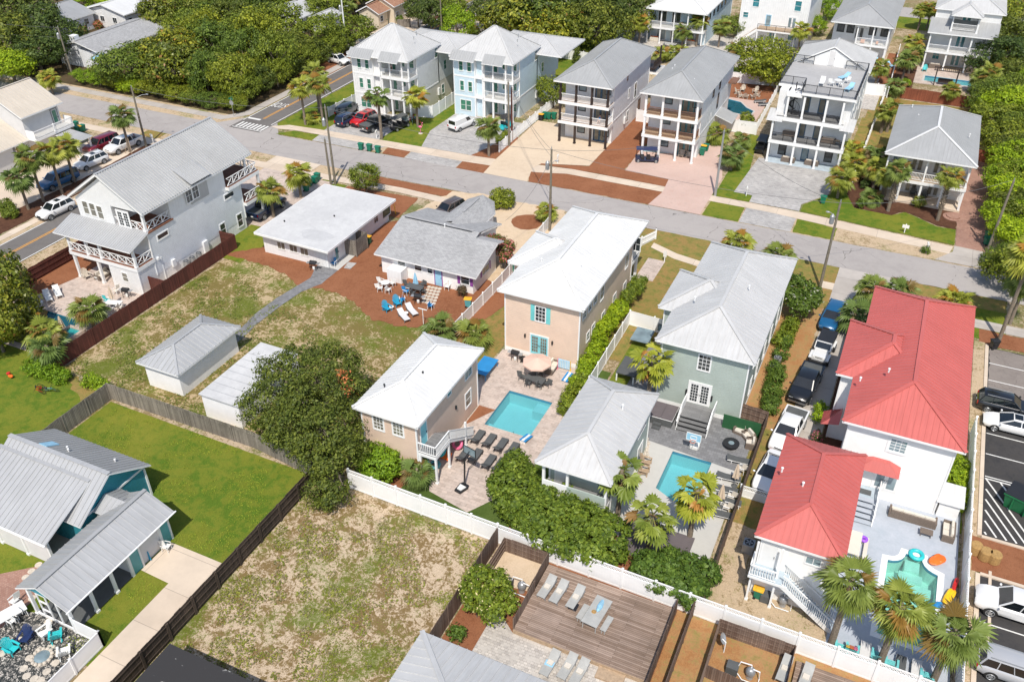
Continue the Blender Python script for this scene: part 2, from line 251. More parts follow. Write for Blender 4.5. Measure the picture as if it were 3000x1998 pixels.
# ---------------- mesh builder ----------------
IDM=lambda a,d,z:(a,d,z)
class MB:
    def __init__(s):s.v=[];s.f=[];s.mi=[]
    def add(s,pts,faces,mi=0):
        b=len(s.v);s.v.extend([tuple(p)for p in pts])
        for f in faces:s.f.append([b+i for i in f]);s.mi.append(mi)
    def poly(s,pts,mi=0):s.add(pts,[range(len(pts))],mi)
    def box(s,x0,x1,y0,y1,z0,z1,mi=0,mp=IDM):
        P8=[mp(x,y,z)for z in(z0,z1)for x,y in((x0,y0),(x1,y0),(x1,y1),(x0,y1))]
        s.add(P8,[(3,2,1,0),(4,5,6,7),(0,1,5,4),(1,2,6,5),(2,3,7,6),(3,0,4,7)],mi)
    def bar(s,p,q,w,h=None,mi=0,up=None):
        p=Vector(p);q=Vector(q);h=h or w;d=(q-p)
        if d.length<1e-6:return
        d.normalize();u=Vector(up)if up else(Vector((0,0,1))if abs(d.z)<.95 else Vector((0,1,0)))
        a=d.cross(u).normalized();b=a.cross(d).normalized();a*=w/2;b*=h/2
        pts=[p-a-b,p+a-b,p+a+b,p-a+b,q-a-b,q+a-b,q+a+b,q-a+b]
        s.add(pts,[(0,1,2,3),(7,6,5,4),(0,4,5,1),(1,5,6,2),(2,6,7,3),(3,7,4,0)],mi)
    def tube(s,pts,r,n=6,mi=0,r2=None):
        pts=[Vector(p)for p in pts];N=len(pts);rings=[]
        for i,p in enumerate(pts):
            d=(pts[min(i+1,N-1)]-pts[max(i-1,0)]).normalized();u=Vector((0,0,1))if abs(d.z)<.9 else Vector((0,1,0))
            a=d.cross(u).normalized();b=a.cross(d);rr=r if r2 is None else r+(r2-r)*i/(N-1)
            rings.append([p+(a*math.cos(t)+b*math.sin(t))*rr for t in[2*math.pi*k/n for k in range(n)]])
        V=[v for g in rings for v in g];F=[]
        for i in range(N-1):
            for k in range(n):F.append((i*n+k,i*n+(k+1)%n,(i+1)*n+(k+1)%n,(i+1)*n+k))
        F.append(tuple(range(n))[::-1]);F.append(tuple((N-1)*n+k for k in range(n)))
        s.add(V,F,mi)
    def lathe(s,c,prof,n=16,mi=0,cap=True,sx=1,sy=1):
        c=Vector(c);V=[];F=[]
        for r,z in prof:
            for k in range(n):
                t=2*math.pi*k/n;V.append((c.x+r*math.cos(t)*sx,c.y+r*math.sin(t)*sy,c.z+z))
        for i in range(len(prof)-1):
            for k in range(n):F.append((i*n+k,i*n+(k+1)%n,(i+1)*n+(k+1)%n,(i+1)*n+k))
        if cap:F.append(tuple(range(n))[::-1]);F.append(tuple((len(prof)-1)*n+k for k in range(n)))
        s.add(V,F,mi)
    def prism(s,pts,z0,z1,mi=0,ms=None):
        n=len(pts);A=[(p[0],p[1],z0)for p in pts]+[(p[0],p[1],z1)for p in pts]
        s.add(A,[tuple(range(n))[::-1]]+[(i,(i+1)%n,n+(i+1)%n,n+i)for i in range(n)],mi if ms is None else ms)
        s.poly([(p[0],p[1],z1)for p in pts],mi)
    def torus(s,c,R,r,n=20,m=8,mi=0,sy=1):
        V=[];F=[]
        for i in range(n):
            for j in range(m):
                a=2*math.pi*i/n;b=2*math.pi*j/m;q=R+r*math.cos(b);V.append((c[0]+q*math.cos(a),c[1]+q*math.sin(a)*sy,c[2]+r*math.sin(b)))
        for i in range(n):
            for j in range(m):F.append((i*m+j,((i+1)%n)*m+j,((i+1)%n)*m+(j+1)%m,i*m+(j+1)%m))
        s.add(V,F,mi)
    def ball(s,c,r,n=10,m=6,mi=0):
        r=r if isinstance(r,tuple)else(r,r,r);V=[];F=[]
        for i in range(m+1):
            ph=math.pi*i/m
            for k in range(n):
                t=2*math.pi*k/n;V.append((c[0]+r[0]*math.sin(ph)*math.cos(t),c[1]+r[1]*math.sin(ph)*math.sin(t),c[2]-r[2]*math.cos(ph)))
        for i in range(m):
            for k in range(n):F.append((i*n+k,i*n+(k+1)%n,(i+1)*n+(k+1)%n,(i+1)*n+k))
        s.add(V,F,mi)
    def build(s,name,mats,parent=None,smooth=False,rel=True,tf=None,merge=False):
        """rel: points are in place coordinates, parent stands unrotated at its location"""
        me=bpy.data.meshes.new(name);V=np.array(s.v,float).reshape(-1,3)
        if tf is not None:V=V@np.array(tf.to_3x3()).T+np.array(tf.translation)
        if parent is not None and rel:V=V-np.array(parent.location)
        me.from_pydata(V.tolist(),[],s.f)
        if not isinstance(mats,(list,tuple)):mats=[mats]
        for m in mats:me.materials.append(M[m]if isinstance(m,str)else m)
        if len(mats)>1:me.polygons.foreach_set('material_index',s.mi)
        uvl=me.uv_layers.new(name='uv');W_=V+(np.array(parent.location)if parent is not None and rel else 0)
        uv=np.zeros((len(me.loops),2));k=0
        for f in s.f:
            a,b,c=W_[f[0]],W_[f[1]],W_[f[2]];n=np.cross(b-a,c-a);L=np.linalg.norm(n)
            if len(f)>4 and L<1e-9:n=np.array([0,0,1.]);L=1
            n=n/(L+1e-12)
            if n[2]<0:n=-n
            if n[2]>.995:
                for i in f:uv[k]=W_[i][:2];k+=1
            else:
                h=np.array([-n[1],n[0],0]);h/=np.linalg.norm(h)+1e-12;w=np.cross(n,h)
                if w[2]<0:w=-w
                for i in f:uv[k]=(W_[i]@h,W_[i]@w);k+=1
        uvl.data.foreach_set('uv',uv.ravel())
        if smooth:
            me.polygons.foreach_set('use_smooth',[True]*len(me.polygons))
            try:me.set_sharp_from_angle(angle=math.radians(38))
            except Exception:pass
        me.update();o=bpy.data.objects.new(name,me);COL.objects.link(o)
        if parent is not None:o.parent=parent
        return o
def thing(name,label,cat,loc=(0,0,0),rz=0,group=None):
    o=bpy.data.objects.new(name,None);COL.objects.link(o);o.location=loc;o.rotation_euler=(0,0,rz);o.empty_display_size=.3
    o['label']=label;o['category']=cat
    if group:o['group']=group
    return o
def tag(o,label,cat,group=None):
    o['label']=label;o['category']=cat
    if group:o['group']=group
    return o
def dup(root,loc,rz,label,group=None,sc=None):
    def cp(o,par):
        c=o.copy();COL.objects.link(c);c.parent=par
        for ch in KIDS.get(o.name,()):cp(ch,c)
        return c
    if root.name not in KIDS_DONE:index_kids(root)
    r=cp(root,None);r.location=loc;r.rotation_euler=(0,0,rz);r['label']=label
    if sc:r.scale=(sc,sc,sc)if not isinstance(sc,tuple)else sc
    if group:r['group']=group
    return r
KIDS={};KIDS_DONE=set()
def index_kids(root):
    allo=list(COL.objects);st=[root]
    while st:
        o=st.pop();ks=[c for c in allo if c.parent is o];KIDS[o.name]=ks;st+=ks
    KIDS_DONE.add(root.name)
def once(key,fn,_c={}):
    """first use builds the thing, later uses copy it"""
    if key not in _c:_c[key]=fn();return _c[key],True
    return _c[key],False
def put(key,fn,loc,rz,label,group=None,sc=None):
    o,first=once(key,fn)
    if first:
        o.location=loc;o.rotation_euler=(0,0,rz);o['label']=label
        if sc:o.scale=(sc,sc,sc)if not isinstance(sc,tuple)else sc
        if group:o['group']=group
        return o
    return dup(o,loc,rz,label,group,sc or 1.0)
# ---------------- ground sheets ----------------
def _pt(p,z=0):return Vector((p[0],p[1],z))if len(p)==2 else Vector((P(*p,z).x,P(*p,z).y,z))
def rough(pts,amp,step=.6,seed=1):
    rr=random.Random(seed);out=[]
    for i,p in enumerate(pts):
        q=pts[(i+1)%len(pts)];L=(Vector(q)-Vector(p)).length;n=max(1,int(L/step))
        for k in range(n):
            v=Vector(p).lerp(Vector(q),k/n);out.append(Vector((v.x+rr.uniform(-amp,amp),v.y+rr.uniform(-amp,amp),v.z)))
    return out
SHN=[0]
def sheet(name,mat,pts,z,amp=0,holes=(),step=.6,thick=0):
    SHN[0]+=1;z+=.0003*(SHN[0]%24);pp=[_pt(p,z)for p in pts]
    if amp:pp=rough(pp,amp,step,len(pts)+int(z*1000)+len(name))
    hs=[[Vector((h[0],h[1],z))for h in hh]for hh in holes]
    b=MB();allp=[p for l in[pp]+hs for p in l]
    if hs or len(pp)>4:
        tris=tessellate_polygon([pp]+hs);fs=[]
        for t in tris:
            a,bb,c=(allp[i]for i in t)
            fs.append(t if(bb-a).cross(c-a).z>0 else t[::-1])
        b.add(allp,fs)
    else:
        b.poly(pp if sum((pp[i].x-pp[i-1].x)*(pp[i].y+pp[i-1].y)for i in range(len(pp)))<0 else pp[::-1])
    if thick:
        for i in range(len(pp)):
            p,q=pp[i],pp[(i+1)%len(pp)];b.poly([p,q,q-Vector((0,0,thick)),p-Vector((0,0,thick))])
    o=b.build(name,mat);o['kind']='structure';return o
def rect(x0,x1,y0,y1):return[(x0,y0),(x1,y0),(x1,y1),(x0,y1)]
# ---------------- roofs, walls, windows ----------------
def plane(b,pts,mi=0,seam=0,rh=.035,rw=.05,rmi=None,inset=.04):
    pts=[Vector(p)for p in pts];n=Vector((0,0,0))
    for i in range(len(pts)):
        n+=(pts[i]-pts[0]).cross(pts[(i+1)%len(pts)]-pts[0])
    n.normalize()
    if n.z<0:n=-n;pts=pts[::-1]
    b.poly(pts,mi)
    if not seam:return
    h=Vector((-n.y,n.x,0)).normalized();w=n.cross(h).normalized()
    U=[(p.dot(h),p.dot(w))for p in pts];o=n*pts[0].dot(n)
    u0,u1=min(u for u,_ in U),max(u for u,_ in U);k=math.ceil((u0+.05)/seam)
    while k*seam<u1-.05:
        u=k*seam;vs=[]
        for i in range(len(U)):
            (a,c),(d,e)=U[i],U[(i+1)%len(U)]
            if(a-u)*(d-u)<0 or(a==u):vs.append(c+(e-c)*(u-a)/(d-a)if d!=a else c)
        if len(vs)>=2 and max(vs)-min(vs)>.25:
            p=o+h*u+w*(min(vs)+inset*.2);q=o+h*u+w*(max(vs)-inset);b.bar(p+n*rh/2,q+n*rh/2,rw,rh,mi if rmi is None else rmi,up=n)
        k+=1
def hip(root,x0,x1,y0,y1,ze,sl,mats,seam=.45,gables='',axis=None,fascia='trim',thick=.2,name='roof',rh=.035,rw=.05,capw=.28,capm=None):
    """hipped or gabled roof over a rectangle of eaves; gables names the sides that end in a gable"""
    b=MB();w,l=x1-x0,y1-y0
    if axis is None:axis='y' if l>=w else 'x'
    if axis=='y':
        hw=w/2;zr=ze+hw*sl;cx=(x0+x1)/2
        a=Vector((cx,y0+(0 if 'S' in gables else hw),zr));c=Vector((cx,y1-(0 if 'N' in gables else hw),zr))
    else:
        hw=l/2;zr=ze+hw*sl;cy=(y0+y1)/2
        a=Vector((x0+(0 if 'W' in gables else hw),cy,zr));c=Vector((x1-(0 if 'E' in gables else hw),cy,zr))
    SW,SE,NE,NW=(Vector((x,y,ze))for x,y in((x0,y0),(x1,y0),(x1,y1),(x0,y1)))
    if axis=='y':F=[[SW,a,c,NW],[SE,NE,c,a]]+([[SW,SE,a]]if 'S' not in gables else[])+([[NE,NW,c]]if 'N' not in gables else[]);hips=[(SW,a),(SE,a)]if 'S' not in gables else[];hips+=[(NE,c),(NW,c)]if 'N' not in gables else[]
    else:F=[[SW,SE,c,a],[NW,a,c,NE]]+([[SW,a,NW]]if 'W' not in gables else[])+([[SE,NE,c]]if 'E' not in gables else[]);hips=[(SW,a),(NW,a)]if 'W' not in gables else[];hips+=[(SE,c),(NE,c)]if 'E' not in gables else[]
    for f in F:plane(b,f,0,seam,rh,rw)
    for p,q in hips+[(a,c)]:
        if(q-p).length>.1:b.bar(p+Vector((0,0,.04)),q+Vector((0,0,.04)),capw,.05,0 if capm is None else 1)
    o=b.build(name,[mats]if capm is None else[mats,capm],root)
    t=MB();T=thick;e=.002
    S4=[('S',SW,SE),('E',SE,NE),('N',NE,NW),('W',NW,SW)]
    for s,p,q in S4:
        if s in gables:
            r=a if(s=='S' or s=='W')else c
            for u,v in((p,r),(r,q)):t.poly([u,v,v-Vector((0,0,T)),u-Vector((0,0,T))])
        else:t.poly([p,q,q-Vector((0,0,T)),p-Vector((0,0,T))])
    if gables:
        for f in F:t.poly([p-Vector((0,0,T))for p in f])
    else:t.poly([p-Vector((0,0,T))for p in(SW,NW,NE,SE)])
    t.build('fascia',fascia,root);return zr
def slab(root,pts,mats,seam=.4,thick=.15,name='porch_roof',fascia='trim',rh=.035):
    b=MB();plane(b,pts,0,seam,rh);b.build(name,mats,root);t=MB();pts=[Vector(p)for p in pts];T=Vector((0,0,thick))
    for i in range(len(pts)):p,q=pts[i],pts[(i+1)%len(pts)];t.poly([p,q,q-T,p-T])
    t.poly([p-T for p in pts]);t.build('fascia',fascia,root)
def walls(root,x0,x1,y0,y1,z0,z1,mat,corner='trim',gable=None,gz=0,name='wall',cw=.12):
    b=MB();b.box(x0,x1,y0,y1,z0,z1)
    if gable:
        if gable=='y':
            for y in(y0,y1):b.poly([(x0,y,z1),(x1,y,z1),((x0+x1)/2,y,gz)])
        else:
            for x in(x0,x1):b.poly([(x,y0,z1),(x,y1,z1),(x,(y0+y1)/2,gz)])
    b.build(name,mat,root)
    if corner:
        for x,y in((x0,y0),(x1,y0),(x1,y1),(x0,y1)):c=MB();c.box(x-cw/2,x+cw/2,y-cw/2,y+cw/2,z0,z1-.003);c.build('corner_board',corner,root)
def side(s,pl):
    return{'S':lambda a,d,z:(a,pl-d,z),'N':lambda a,d,z:(a,pl+d,z),'E':lambda a,d,z:(pl+d,a,z),'W':lambda a,d,z:(pl-d,a,z)}[s]
def win(root,s,pl,a0,a1,z0,z1,nx=2,nz=2,fr='trim',gl='glassd',tw=.1,shut=None,sw=.4,name='window'):
    if a0>a1:a0,a1=a1,a0
    if z0>z1:z0,z1=z1,z0
    mp=side(s,pl);b=MB()
    b.box(a0-tw,a0,0,.05,z0-tw,z1+tw,0,mp);b.box(a1,a1+tw,0,.05,z0-tw,z1+tw,0,mp);b.box(a0,a1,0,.05,z1,z1+tw,0,mp);b.box(a0,a1,0,.07,z0-tw,z0,0,mp)
    for i in range(1,nx):x=a0+(a1-a0)*i/nx;b.box(x-.02,x+.02,0,.03,z0,z1,0,mp)
    for i in range(1,nz):z=z0+(z1-z0)*i/nz;b.box(a0,a1,0,.028,z-.02,z+.02,0,mp)
    o=b.build(name,fr,root)
    g=MB();g.poly([mp(a0,.012,z0),mp(a1,.012,z0),mp(a1,.012,z1),mp(a0,.012,z1)])
    g2=g.build('pane',gl,None);g2.data.transform(Matrix.Translation(-Vector(root.location)));g2.parent=o
    if shut:
        for x0_,x1_ in((a0-tw-sw,a0-tw-.01),(a1+tw+.01,a1+tw+sw)):
            q=MB();q.box(x0_,x1_,0,.045,z0-tw,z1+tw,0,mp);q.build('shutter',shut,root)
    return o
def winp(root,s,pl,t,x0,y0,x1,y1,**k):
    f=PY if s in 'SN' else PX;a=f(t,x0,y0,pl);b=f(t,x1,y1,pl);i=0 if s in 'SN' else 1
    return win(root,s,pl,a[i],b[i],a.z,b.z,**k)
def door(root,s,pl,a0,a1,z0,z1,leaf='trim',fr='trim',gl=None,nx=2,nz=5,double=False,tw=.1):
    if a0>a1:a0,a1=a1,a0
    if z0>z1:z0,z1=z1,z0
    mp=side(s,pl);b=MB()
    b.box(a0-tw,a0,0,.05,z0,z1+tw,0,mp);b.box(a1,a1+tw,0,.05,z0,z1+tw,0,mp);b.box(a0,a1,0,.05,z1,z1+tw,0,mp)
    b.build('door_frame',fr,root)
    leaves=[(a0,(a0+a1)/2-.01),((a0+a1)/2+.01,a1)]if double else[(a0,a1)]
    for p,q in leaves:
        d=MB();d.box(p,q,0,.035,z0,z1,0,mp)
        if gl:
            m=.13;g0,g1,h0,h1=p+m,q-m,z0+.25,z1-.15
            for i in range(1,nx):x=g0+(g1-g0)*i/nx;d.box(x-.015,x+.015,.03,.055,h0,h1,0,mp)
            for i in range(1,nz):z=h0+(h1-h0)*i/nz;d.box(g0,g1,.03,.053,z-.015,z+.015,0,mp)
        o=d.build('door',leaf,root)
        if gl:
            g=MB();g.poly([mp(g0,.04,h0),mp(g1,.04,h0),mp(g1,.04,h1),mp(g0,.04,h1)]);g2=g.build('pane',gl,None);g2.data.transform(Matrix.Translation(-Vector(root.location)));g2.parent=o
        h=MB();hx=q-.07 if(not double or p==a0)else p+.07;h.box(hx-.02,hx+.02,.035,.09,z0+.95,z0+1.1,0,mp);h2=h.build('handle','black',None);h2.data.transform(Matrix.Translation(-Vector(root.location)));h2.parent=o
def doorp(root,s,pl,t,x0,y0,x1,y1,z0=None,**k):
    f=PY if s in 'SN' else PX;a=f(t,x0,y0,pl);b=f(t,x1,y1,pl);i=0 if s in 'SN' else 1
    return door(root,s,pl,a[i],b[i],b.z if z0 is None else z0,a.z,**k)
def rail(root,p,q,h=1.0,style='bal',mat='trim',name='railing',mats2=None):
    p=Vector(p);q=Vector(q);b=MB();L=(q-p).length;up=Vector((0,0,1));m2=1 if mats2 else 0
    b.bar(p+up*h,q+up*h,.09,.06)
    if style!='cable':b.bar(p+up*.12,q+up*.12,.06,.05)
    if style=='bal':
        n=max(2,int(L/.16))
        for i in range(1,n):c=p.lerp(q,i/n);b.bar(c+up*.12,c+up*h,.045,mi=m2)
    elif style=='cable':
        for k in range(1,8):b.bar(p+up*h*k/8,q+up*h*k/8,.022,mi=m2)
        n=max(1,round(L/1.8))
        for i in range(n+1):c=p.lerp(q,i/n);b.bar(c,c+up*(h+.03),.07)
    elif style=='x':
        n=max(1,round(L/1.05))
        for i in range(n):
            c,d=p.lerp(q,i/n),p.lerp(q,(i+1)/n);b.bar(c+up*.12,d+up*h,.07,.05);b.bar(d+up*.12,c+up*h,.07,.045)
            if i:b.bar(c+up*.1,c+up*h,.09)
    elif style=='solid':b.bar(p+up*h*.5,q+up*h*.5,.08,h)
    return b.build(name,[mat]if not mats2 else[mat,mats2],root)
def posts(root,pts,z0,z1,w=.22,mat='trim',name='post'):
    for x,y in pts:
        b=MB();b.box(x-w/2,x+w/2,y-w/2,y+w/2,z0,z1);b.box(x-w/2-.04,x+w/2+.04,y-w/2-.04,y+w/2+.04,z0,z0+.2);b.build(name,mat,root)
def floorslab(root,x0,x1,y0,y1,z,mat='trim',deck=None,th=.35,name='porch_floor'):
    b=MB();b.box(x0,x1,y0,y1,z-th,z);o=b.build(name,mat,root)
    if deck:d=MB();d.box(x0+.03,x1-.03,y0+.03,y1-.02,z+.002,z+.03);d.build('deck_boards',deck,root)
def pipe(root,x,y,z,h=.4,r=.06,mat='trim'):
    b=MB();b.lathe((x,y,z-.1),[(r,0),(r,h),(r*1.6,h+.02),(r*1.6,h+.12)],8);b.build('vent_pipe',mat,root)
def stairs(root,x0,x1,y0,y1,z0,z1,n,mat='deckg',side_m='trim',axis='y',rails=True,style='bal'):
    """steps from (axis start, z0) to (axis end, z1)"""
    b=MB()
    for i in range(n):
        z=z0+(z1-z0)*(i+1)/n
        if axis=='y':a,c=y0+(y1-y0)*i/n,y0+(y1-y0)*(i+1)/n;b.box(x0,x1,min(a,c)-.02,max(a,c),z-.05,z)
        else:a,c=x0+(x1-x0)*i/n,x0+(x1-x0)*(i+1)/n;b.box(min(a,c)-.02,max(a,c),y0,y1,z-.05,z)
    b.build('stair_treads',mat,root);s=MB()
    E=[((x0,y0),(x0,y1)),((x1,y0),(x1,y1))]if axis=='y' else[((x0,y0),(x1,y0)),((x0,y1),(x1,y1))]
    for(p,q)in E:s.bar((p[0],p[1],z0),(q[0],q[1],z1-.1),.05,.28)
    s.build('stringer',side_m,root)
    if rails:
        for(p,q)in E:rail(root,(p[0],p[1],z0+.1),(q[0],q[1],z1),.95,style,side_m,'stair_railing')
# ---------------- plants ----------------
def leaf_arrays(blobs,rng,clump=.75,dens=1.0,per=46,size=.30,inner=.35,flat=1.0,droop=0):
    """leaf-sized faces gathered in clumps over and inside overlapping crowns; blobs = (x, y, z, rx, ry, rz)"""
    C=[]
    for bi,(cx,cy,cz,rx,ry,rz)in enumerate(blobs):
        area=4*math.pi*((rx*ry)**1.6/3+(rx*rz)**1.6/3+(ry*rz)**1.6/3)**(1/1.6)
        for layer,k in((1.0,1.0),(.62,inner)):
            n=int(area*layer*layer*k*dens/(clump*clump*1.5))+2
            d=rng.normal(size=(n,3));d/=np.linalg.norm(d,axis=1)[:,None]
            r=layer*(1-.16*rng.random(n)**.7)+rng.normal(size=n)*.045
            p=d*r[:,None]*np.array([rx,ry,rz])+np.array([cx,cy,cz])
            keep=p[:,2]>cz-rz*.75
            for bj,q in enumerate(blobs):
                if bj!=bi:keep&=(((p-np.array(q[:3]))/np.array(q[3:]))**2).sum(1)>.62
            C.append(np.hstack([p[keep],(d*np.array([1/rx,1/ry,1/rz]))[keep]]))
    C=np.vstack(C);n=len(C);cr=clump*(.6+.7*rng.random(n))
    k=per;c=np.repeat(C[:,:3],k,0);out=np.repeat(C[:,3:],k,0);out/=np.linalg.norm(out,axis=1)[:,None]+1e-9
    q=rng.normal(size=(n*k,3));q/=np.linalg.norm(q,axis=1)[:,None];rr=rng.random(n*k)**.45
    pos=c+q*(rr*np.repeat(cr,k))[:,None]*np.array([1,1,.75*flat])
    pos[:,2]=np.maximum(pos[:,2],.05)
    nrm=q*.9+out*.7+np.array([0,0,.35])+rng.normal(size=(n*k,3))*.55;nrm/=np.linalg.norm(nrm,axis=1)[:,None]
    t=rng.normal(size=(n*k,3));t-=nrm*(t*nrm).sum(1)[:,None];t/=np.linalg.norm(t,axis=1)[:,None];b=np.cross(nrm,t)
    s=size*(.42+1.25*rng.random(n*k)**1.8)[:,None]
    V=np.stack([pos-t*s*.5,pos+b*s*.27,pos+t*s*.5,pos-b*s*.27],1).reshape(-1,3)
    return V
def quads_mesh(name,V,mats,extra=None):
    n=len(V)//4;me=bpy.data.meshes.new(name);me.vertices.add(len(V));me.vertices.foreach_set('co',V.astype(np.float32).ravel())
    me.loops.add(len(V));me.loops.foreach_set('vertex_index',np.arange(len(V),dtype=np.int32));me.polygons.add(n)
    me.polygons.foreach_set('loop_start',np.arange(0,len(V),4,dtype=np.int32))
    for m in(mats if isinstance(mats,list)else[mats]):me.materials.append(M[m])
    me.update(calc_edges=True);return me
def mesh_part(name,me,parent):
    o=bpy.data.objects.new(name,me);COL.objects.link(o);o.parent=parent;return o
def trunk_mb(b,h,r,blobs,rng,lean=(0,0),nb=6):
    top=Vector((lean[0],lean[1],h));b.tube([(0,0,-.1),(lean[0]*.3,lean[1]*.3,h*.45),top],r,8,0,r*.6)
    for i in range(nb):
        q=blobs[i%len(blobs)];a=rng.random()*6.28;e=Vector((q[0]+math.cos(a)*q[3]*.8,q[1]+math.sin(a)*q[4]*.8,q[2]+q[5]*.45))
        s=top.lerp(Vector((0,0,h*.6)),rng.random());m=s.lerp(e,.5)+Vector((0,0,-.1*h));b.tube([s,m,e],r*.45,5,0,r*.12)
def tree_proto(seed,R,Hc,nblob,mat,clump=.8,size=.3,dens=1.0,per=46,th=None,name='tree',flat=.8,spread=.55,inner=.35):
    """tree of crown radius R and height Hc about its own foot"""
    rng=np.random.default_rng(seed);th=th if th is not None else Hc*.35;blobs=[]
    for i in range(nblob):
        a=6.283*i/nblob+rng.random()*.9;d=R*spread*(.35+.65*rng.random())if nblob>1 else 0;r=R*(.52+.2*rng.random())if nblob>1 else R
        z=Hc-r*flat-(Hc-th)*.45*rng.random()*(1 if i else 0);blobs.append((d*math.cos(a),d*math.sin(a),z,r,r,r*flat))
    root=thing('tree','tree','tree');mesh_part('crown',quads_mesh('crown',leaf_arrays(blobs,rng,clump,dens,per,size,inner),mat),root)
    b=MB();trunk_mb(b,th+.5,max(.12,R*.06),blobs,rng,nb=nblob+3);b.build('trunk','bark',root,True,rel=False);return root
def shrub(name,label,cat,blobs,mat,loc=(0,0,0),group=None,size=.16,clump=.35,dens=1.0,per=34,stem=True,seed=None,inner=.4):
    """a shrub or hedge with its own outline, blobs in place coordinates about loc"""
    rng=np.random.default_rng(seed if seed is not None else int(abs(loc[0]*31+loc[1]*17))+len(label));root=thing(name,label,cat,loc,0,group)
    mesh_part('foliage',quads_mesh('foliage',leaf_arrays(blobs,rng,clump,dens,per,size,inner),mat),root)
    if stem:
        b=MB()
        for q in blobs[:6]:b.tube([(q[0]*.8,q[1]*.8,0),(q[0],q[1],q[2])],.05,5,0,.02)
        b.build('stem','bark',root,rel=False)
    return root
def palm_crown(seed,nf=34,pet=.95,fan=1.25,seg=19,wide=.11,up=75,down=-45,droop=.5,skirt=6,spread=1.75):
    rng=random.Random(seed);g=MB();dry=MB()
    for i in range(nf+skirt):
        sk=i>=nf;el=math.radians(up+(down-up)*((i+.5)/nf)**.9+rng.uniform(-9,9))if not sk else math.radians(rng.uniform(-80,-55))
        az=i*2.39996+rng.uniform(-.3,.3);s=rng.uniform(.82,1.12)*(.8 if sk else(.5 if i<6 else 1));b=dry if sk else g
        d=Vector((math.cos(az)*math.cos(el),math.sin(az)*math.cos(el),math.sin(el)));sidev=Vector((-math.sin(az),math.cos(az),0)).normalized()
        tip=d*pet*s+Vector((0,0,-droop*.22*pet));b.bar((0,0,0),tip,.035)
        d2=(d+Vector((0,0,-droop*.55))).normalized();nn=sidev.cross(d2).normalized();tw=rng.uniform(-.5,.5);sv=(sidev*math.cos(tw)+nn*math.sin(tw)).normalized()
        V=[tip];F=[]
        for k in range(seg):
            a=(k/(seg-1)-.5)*spread*1.75;L=fan*s*(1-.28*abs(a)/1.6)*rng.uniform(.86,1.05);u=d2*math.cos(a)+sv*math.sin(a);pr=-d2*math.sin(a)+sv*math.cos(a)
            m=tip+u*L*.55+pr*wide*.0;fold=nn*(.05 if k%2 else-.05)*L;e=tip+u*L+Vector((0,0,-droop*.42*L*rng.uniform(.6,1.3)))+fold
            n0=len(V);V+=[m+pr*wide*.62*L+fold,e,m-pr*wide*.62*L-fold];F.append((0,n0,n0+1,n0+2))
        b.add(V,F)
    return g,dry
def palm_proto(seed,h=5.0,kind='cabbage',crown=1.0,r=.17,lean=(0,0),skirt=6,boots=False,nf=None):
    root=thing({'cabbage':'palm_tree','fan':'fan_palm','low':'palmetto'}[kind],'palm','palm tree')
    if kind=='fan':g,dry=palm_crown(seed,nf or 26,1.0*crown,.95*crown,13,.24,78,-60,.55,skirt,1.9);gm='palmw'
    else:g,dry=palm_crown(seed,nf or 38,.95*crown,1.3*crown,23,.078,80,-42,.55,skirt);gm='palm'
    top=Vector((lean[0],lean[1],h));T=Matrix.Translation(top)
    g.build('fronds',gm,root,rel=False,tf=T)
    if skirt:dry.build('dead_fronds','palmd',root,rel=False,tf=T)
    b=MB()
    if h>.3:b.tube([(0,0,-.1),(lean[0]*.2,lean[1]*.2,h*.3),(lean[0]*.6,lean[1]*.6,h*.7),top],r*1.15,9,0,r*.9)
    rg=random.Random(seed)
    if boots:
        for i in range(90):
            z=h*(.25+.75*i/90);a=i*2.4;q=Vector((lean[0]*z/h+math.cos(a)*r,lean[1]*z/h+math.sin(a)*r,z));b.bar(q,q+Vector((math.cos(a)*.17,math.sin(a)*.17,.24)),.09,.05)
    b.ball((top.x,top.y,top.z-.05),(r*1.3,r*1.3,.35),8,5)
    b.build('trunk','barkp',root,rel=False);return root
PALMS={}
def palm(loc,h,label,kind='cabbage',var=0,crown=1.0,lean=(0,0),rz=None,group='palm trees',skirt=6,boots=False,r=.17,nf=None):
    """palms of one make are copied; height is part of the make, rounded to half a metre"""
    hh=round(h*2)/2 if kind!='low' else h;key=(kind,var,hh,crown,lean,skirt,boots,r,nf)
    rz=rz if rz is not None else(loc[0]*7.3+loc[1]*3.1)%6.28
    if any(lean):rz=0
    return put(key,lambda:palm_proto(101+var*37+int(hh*2)*7,hh,kind,crown,r,lean,skirt,boots,nf),(loc[0],loc[1],0),rz,label,group,(1,1,h/hh if hh else 1))
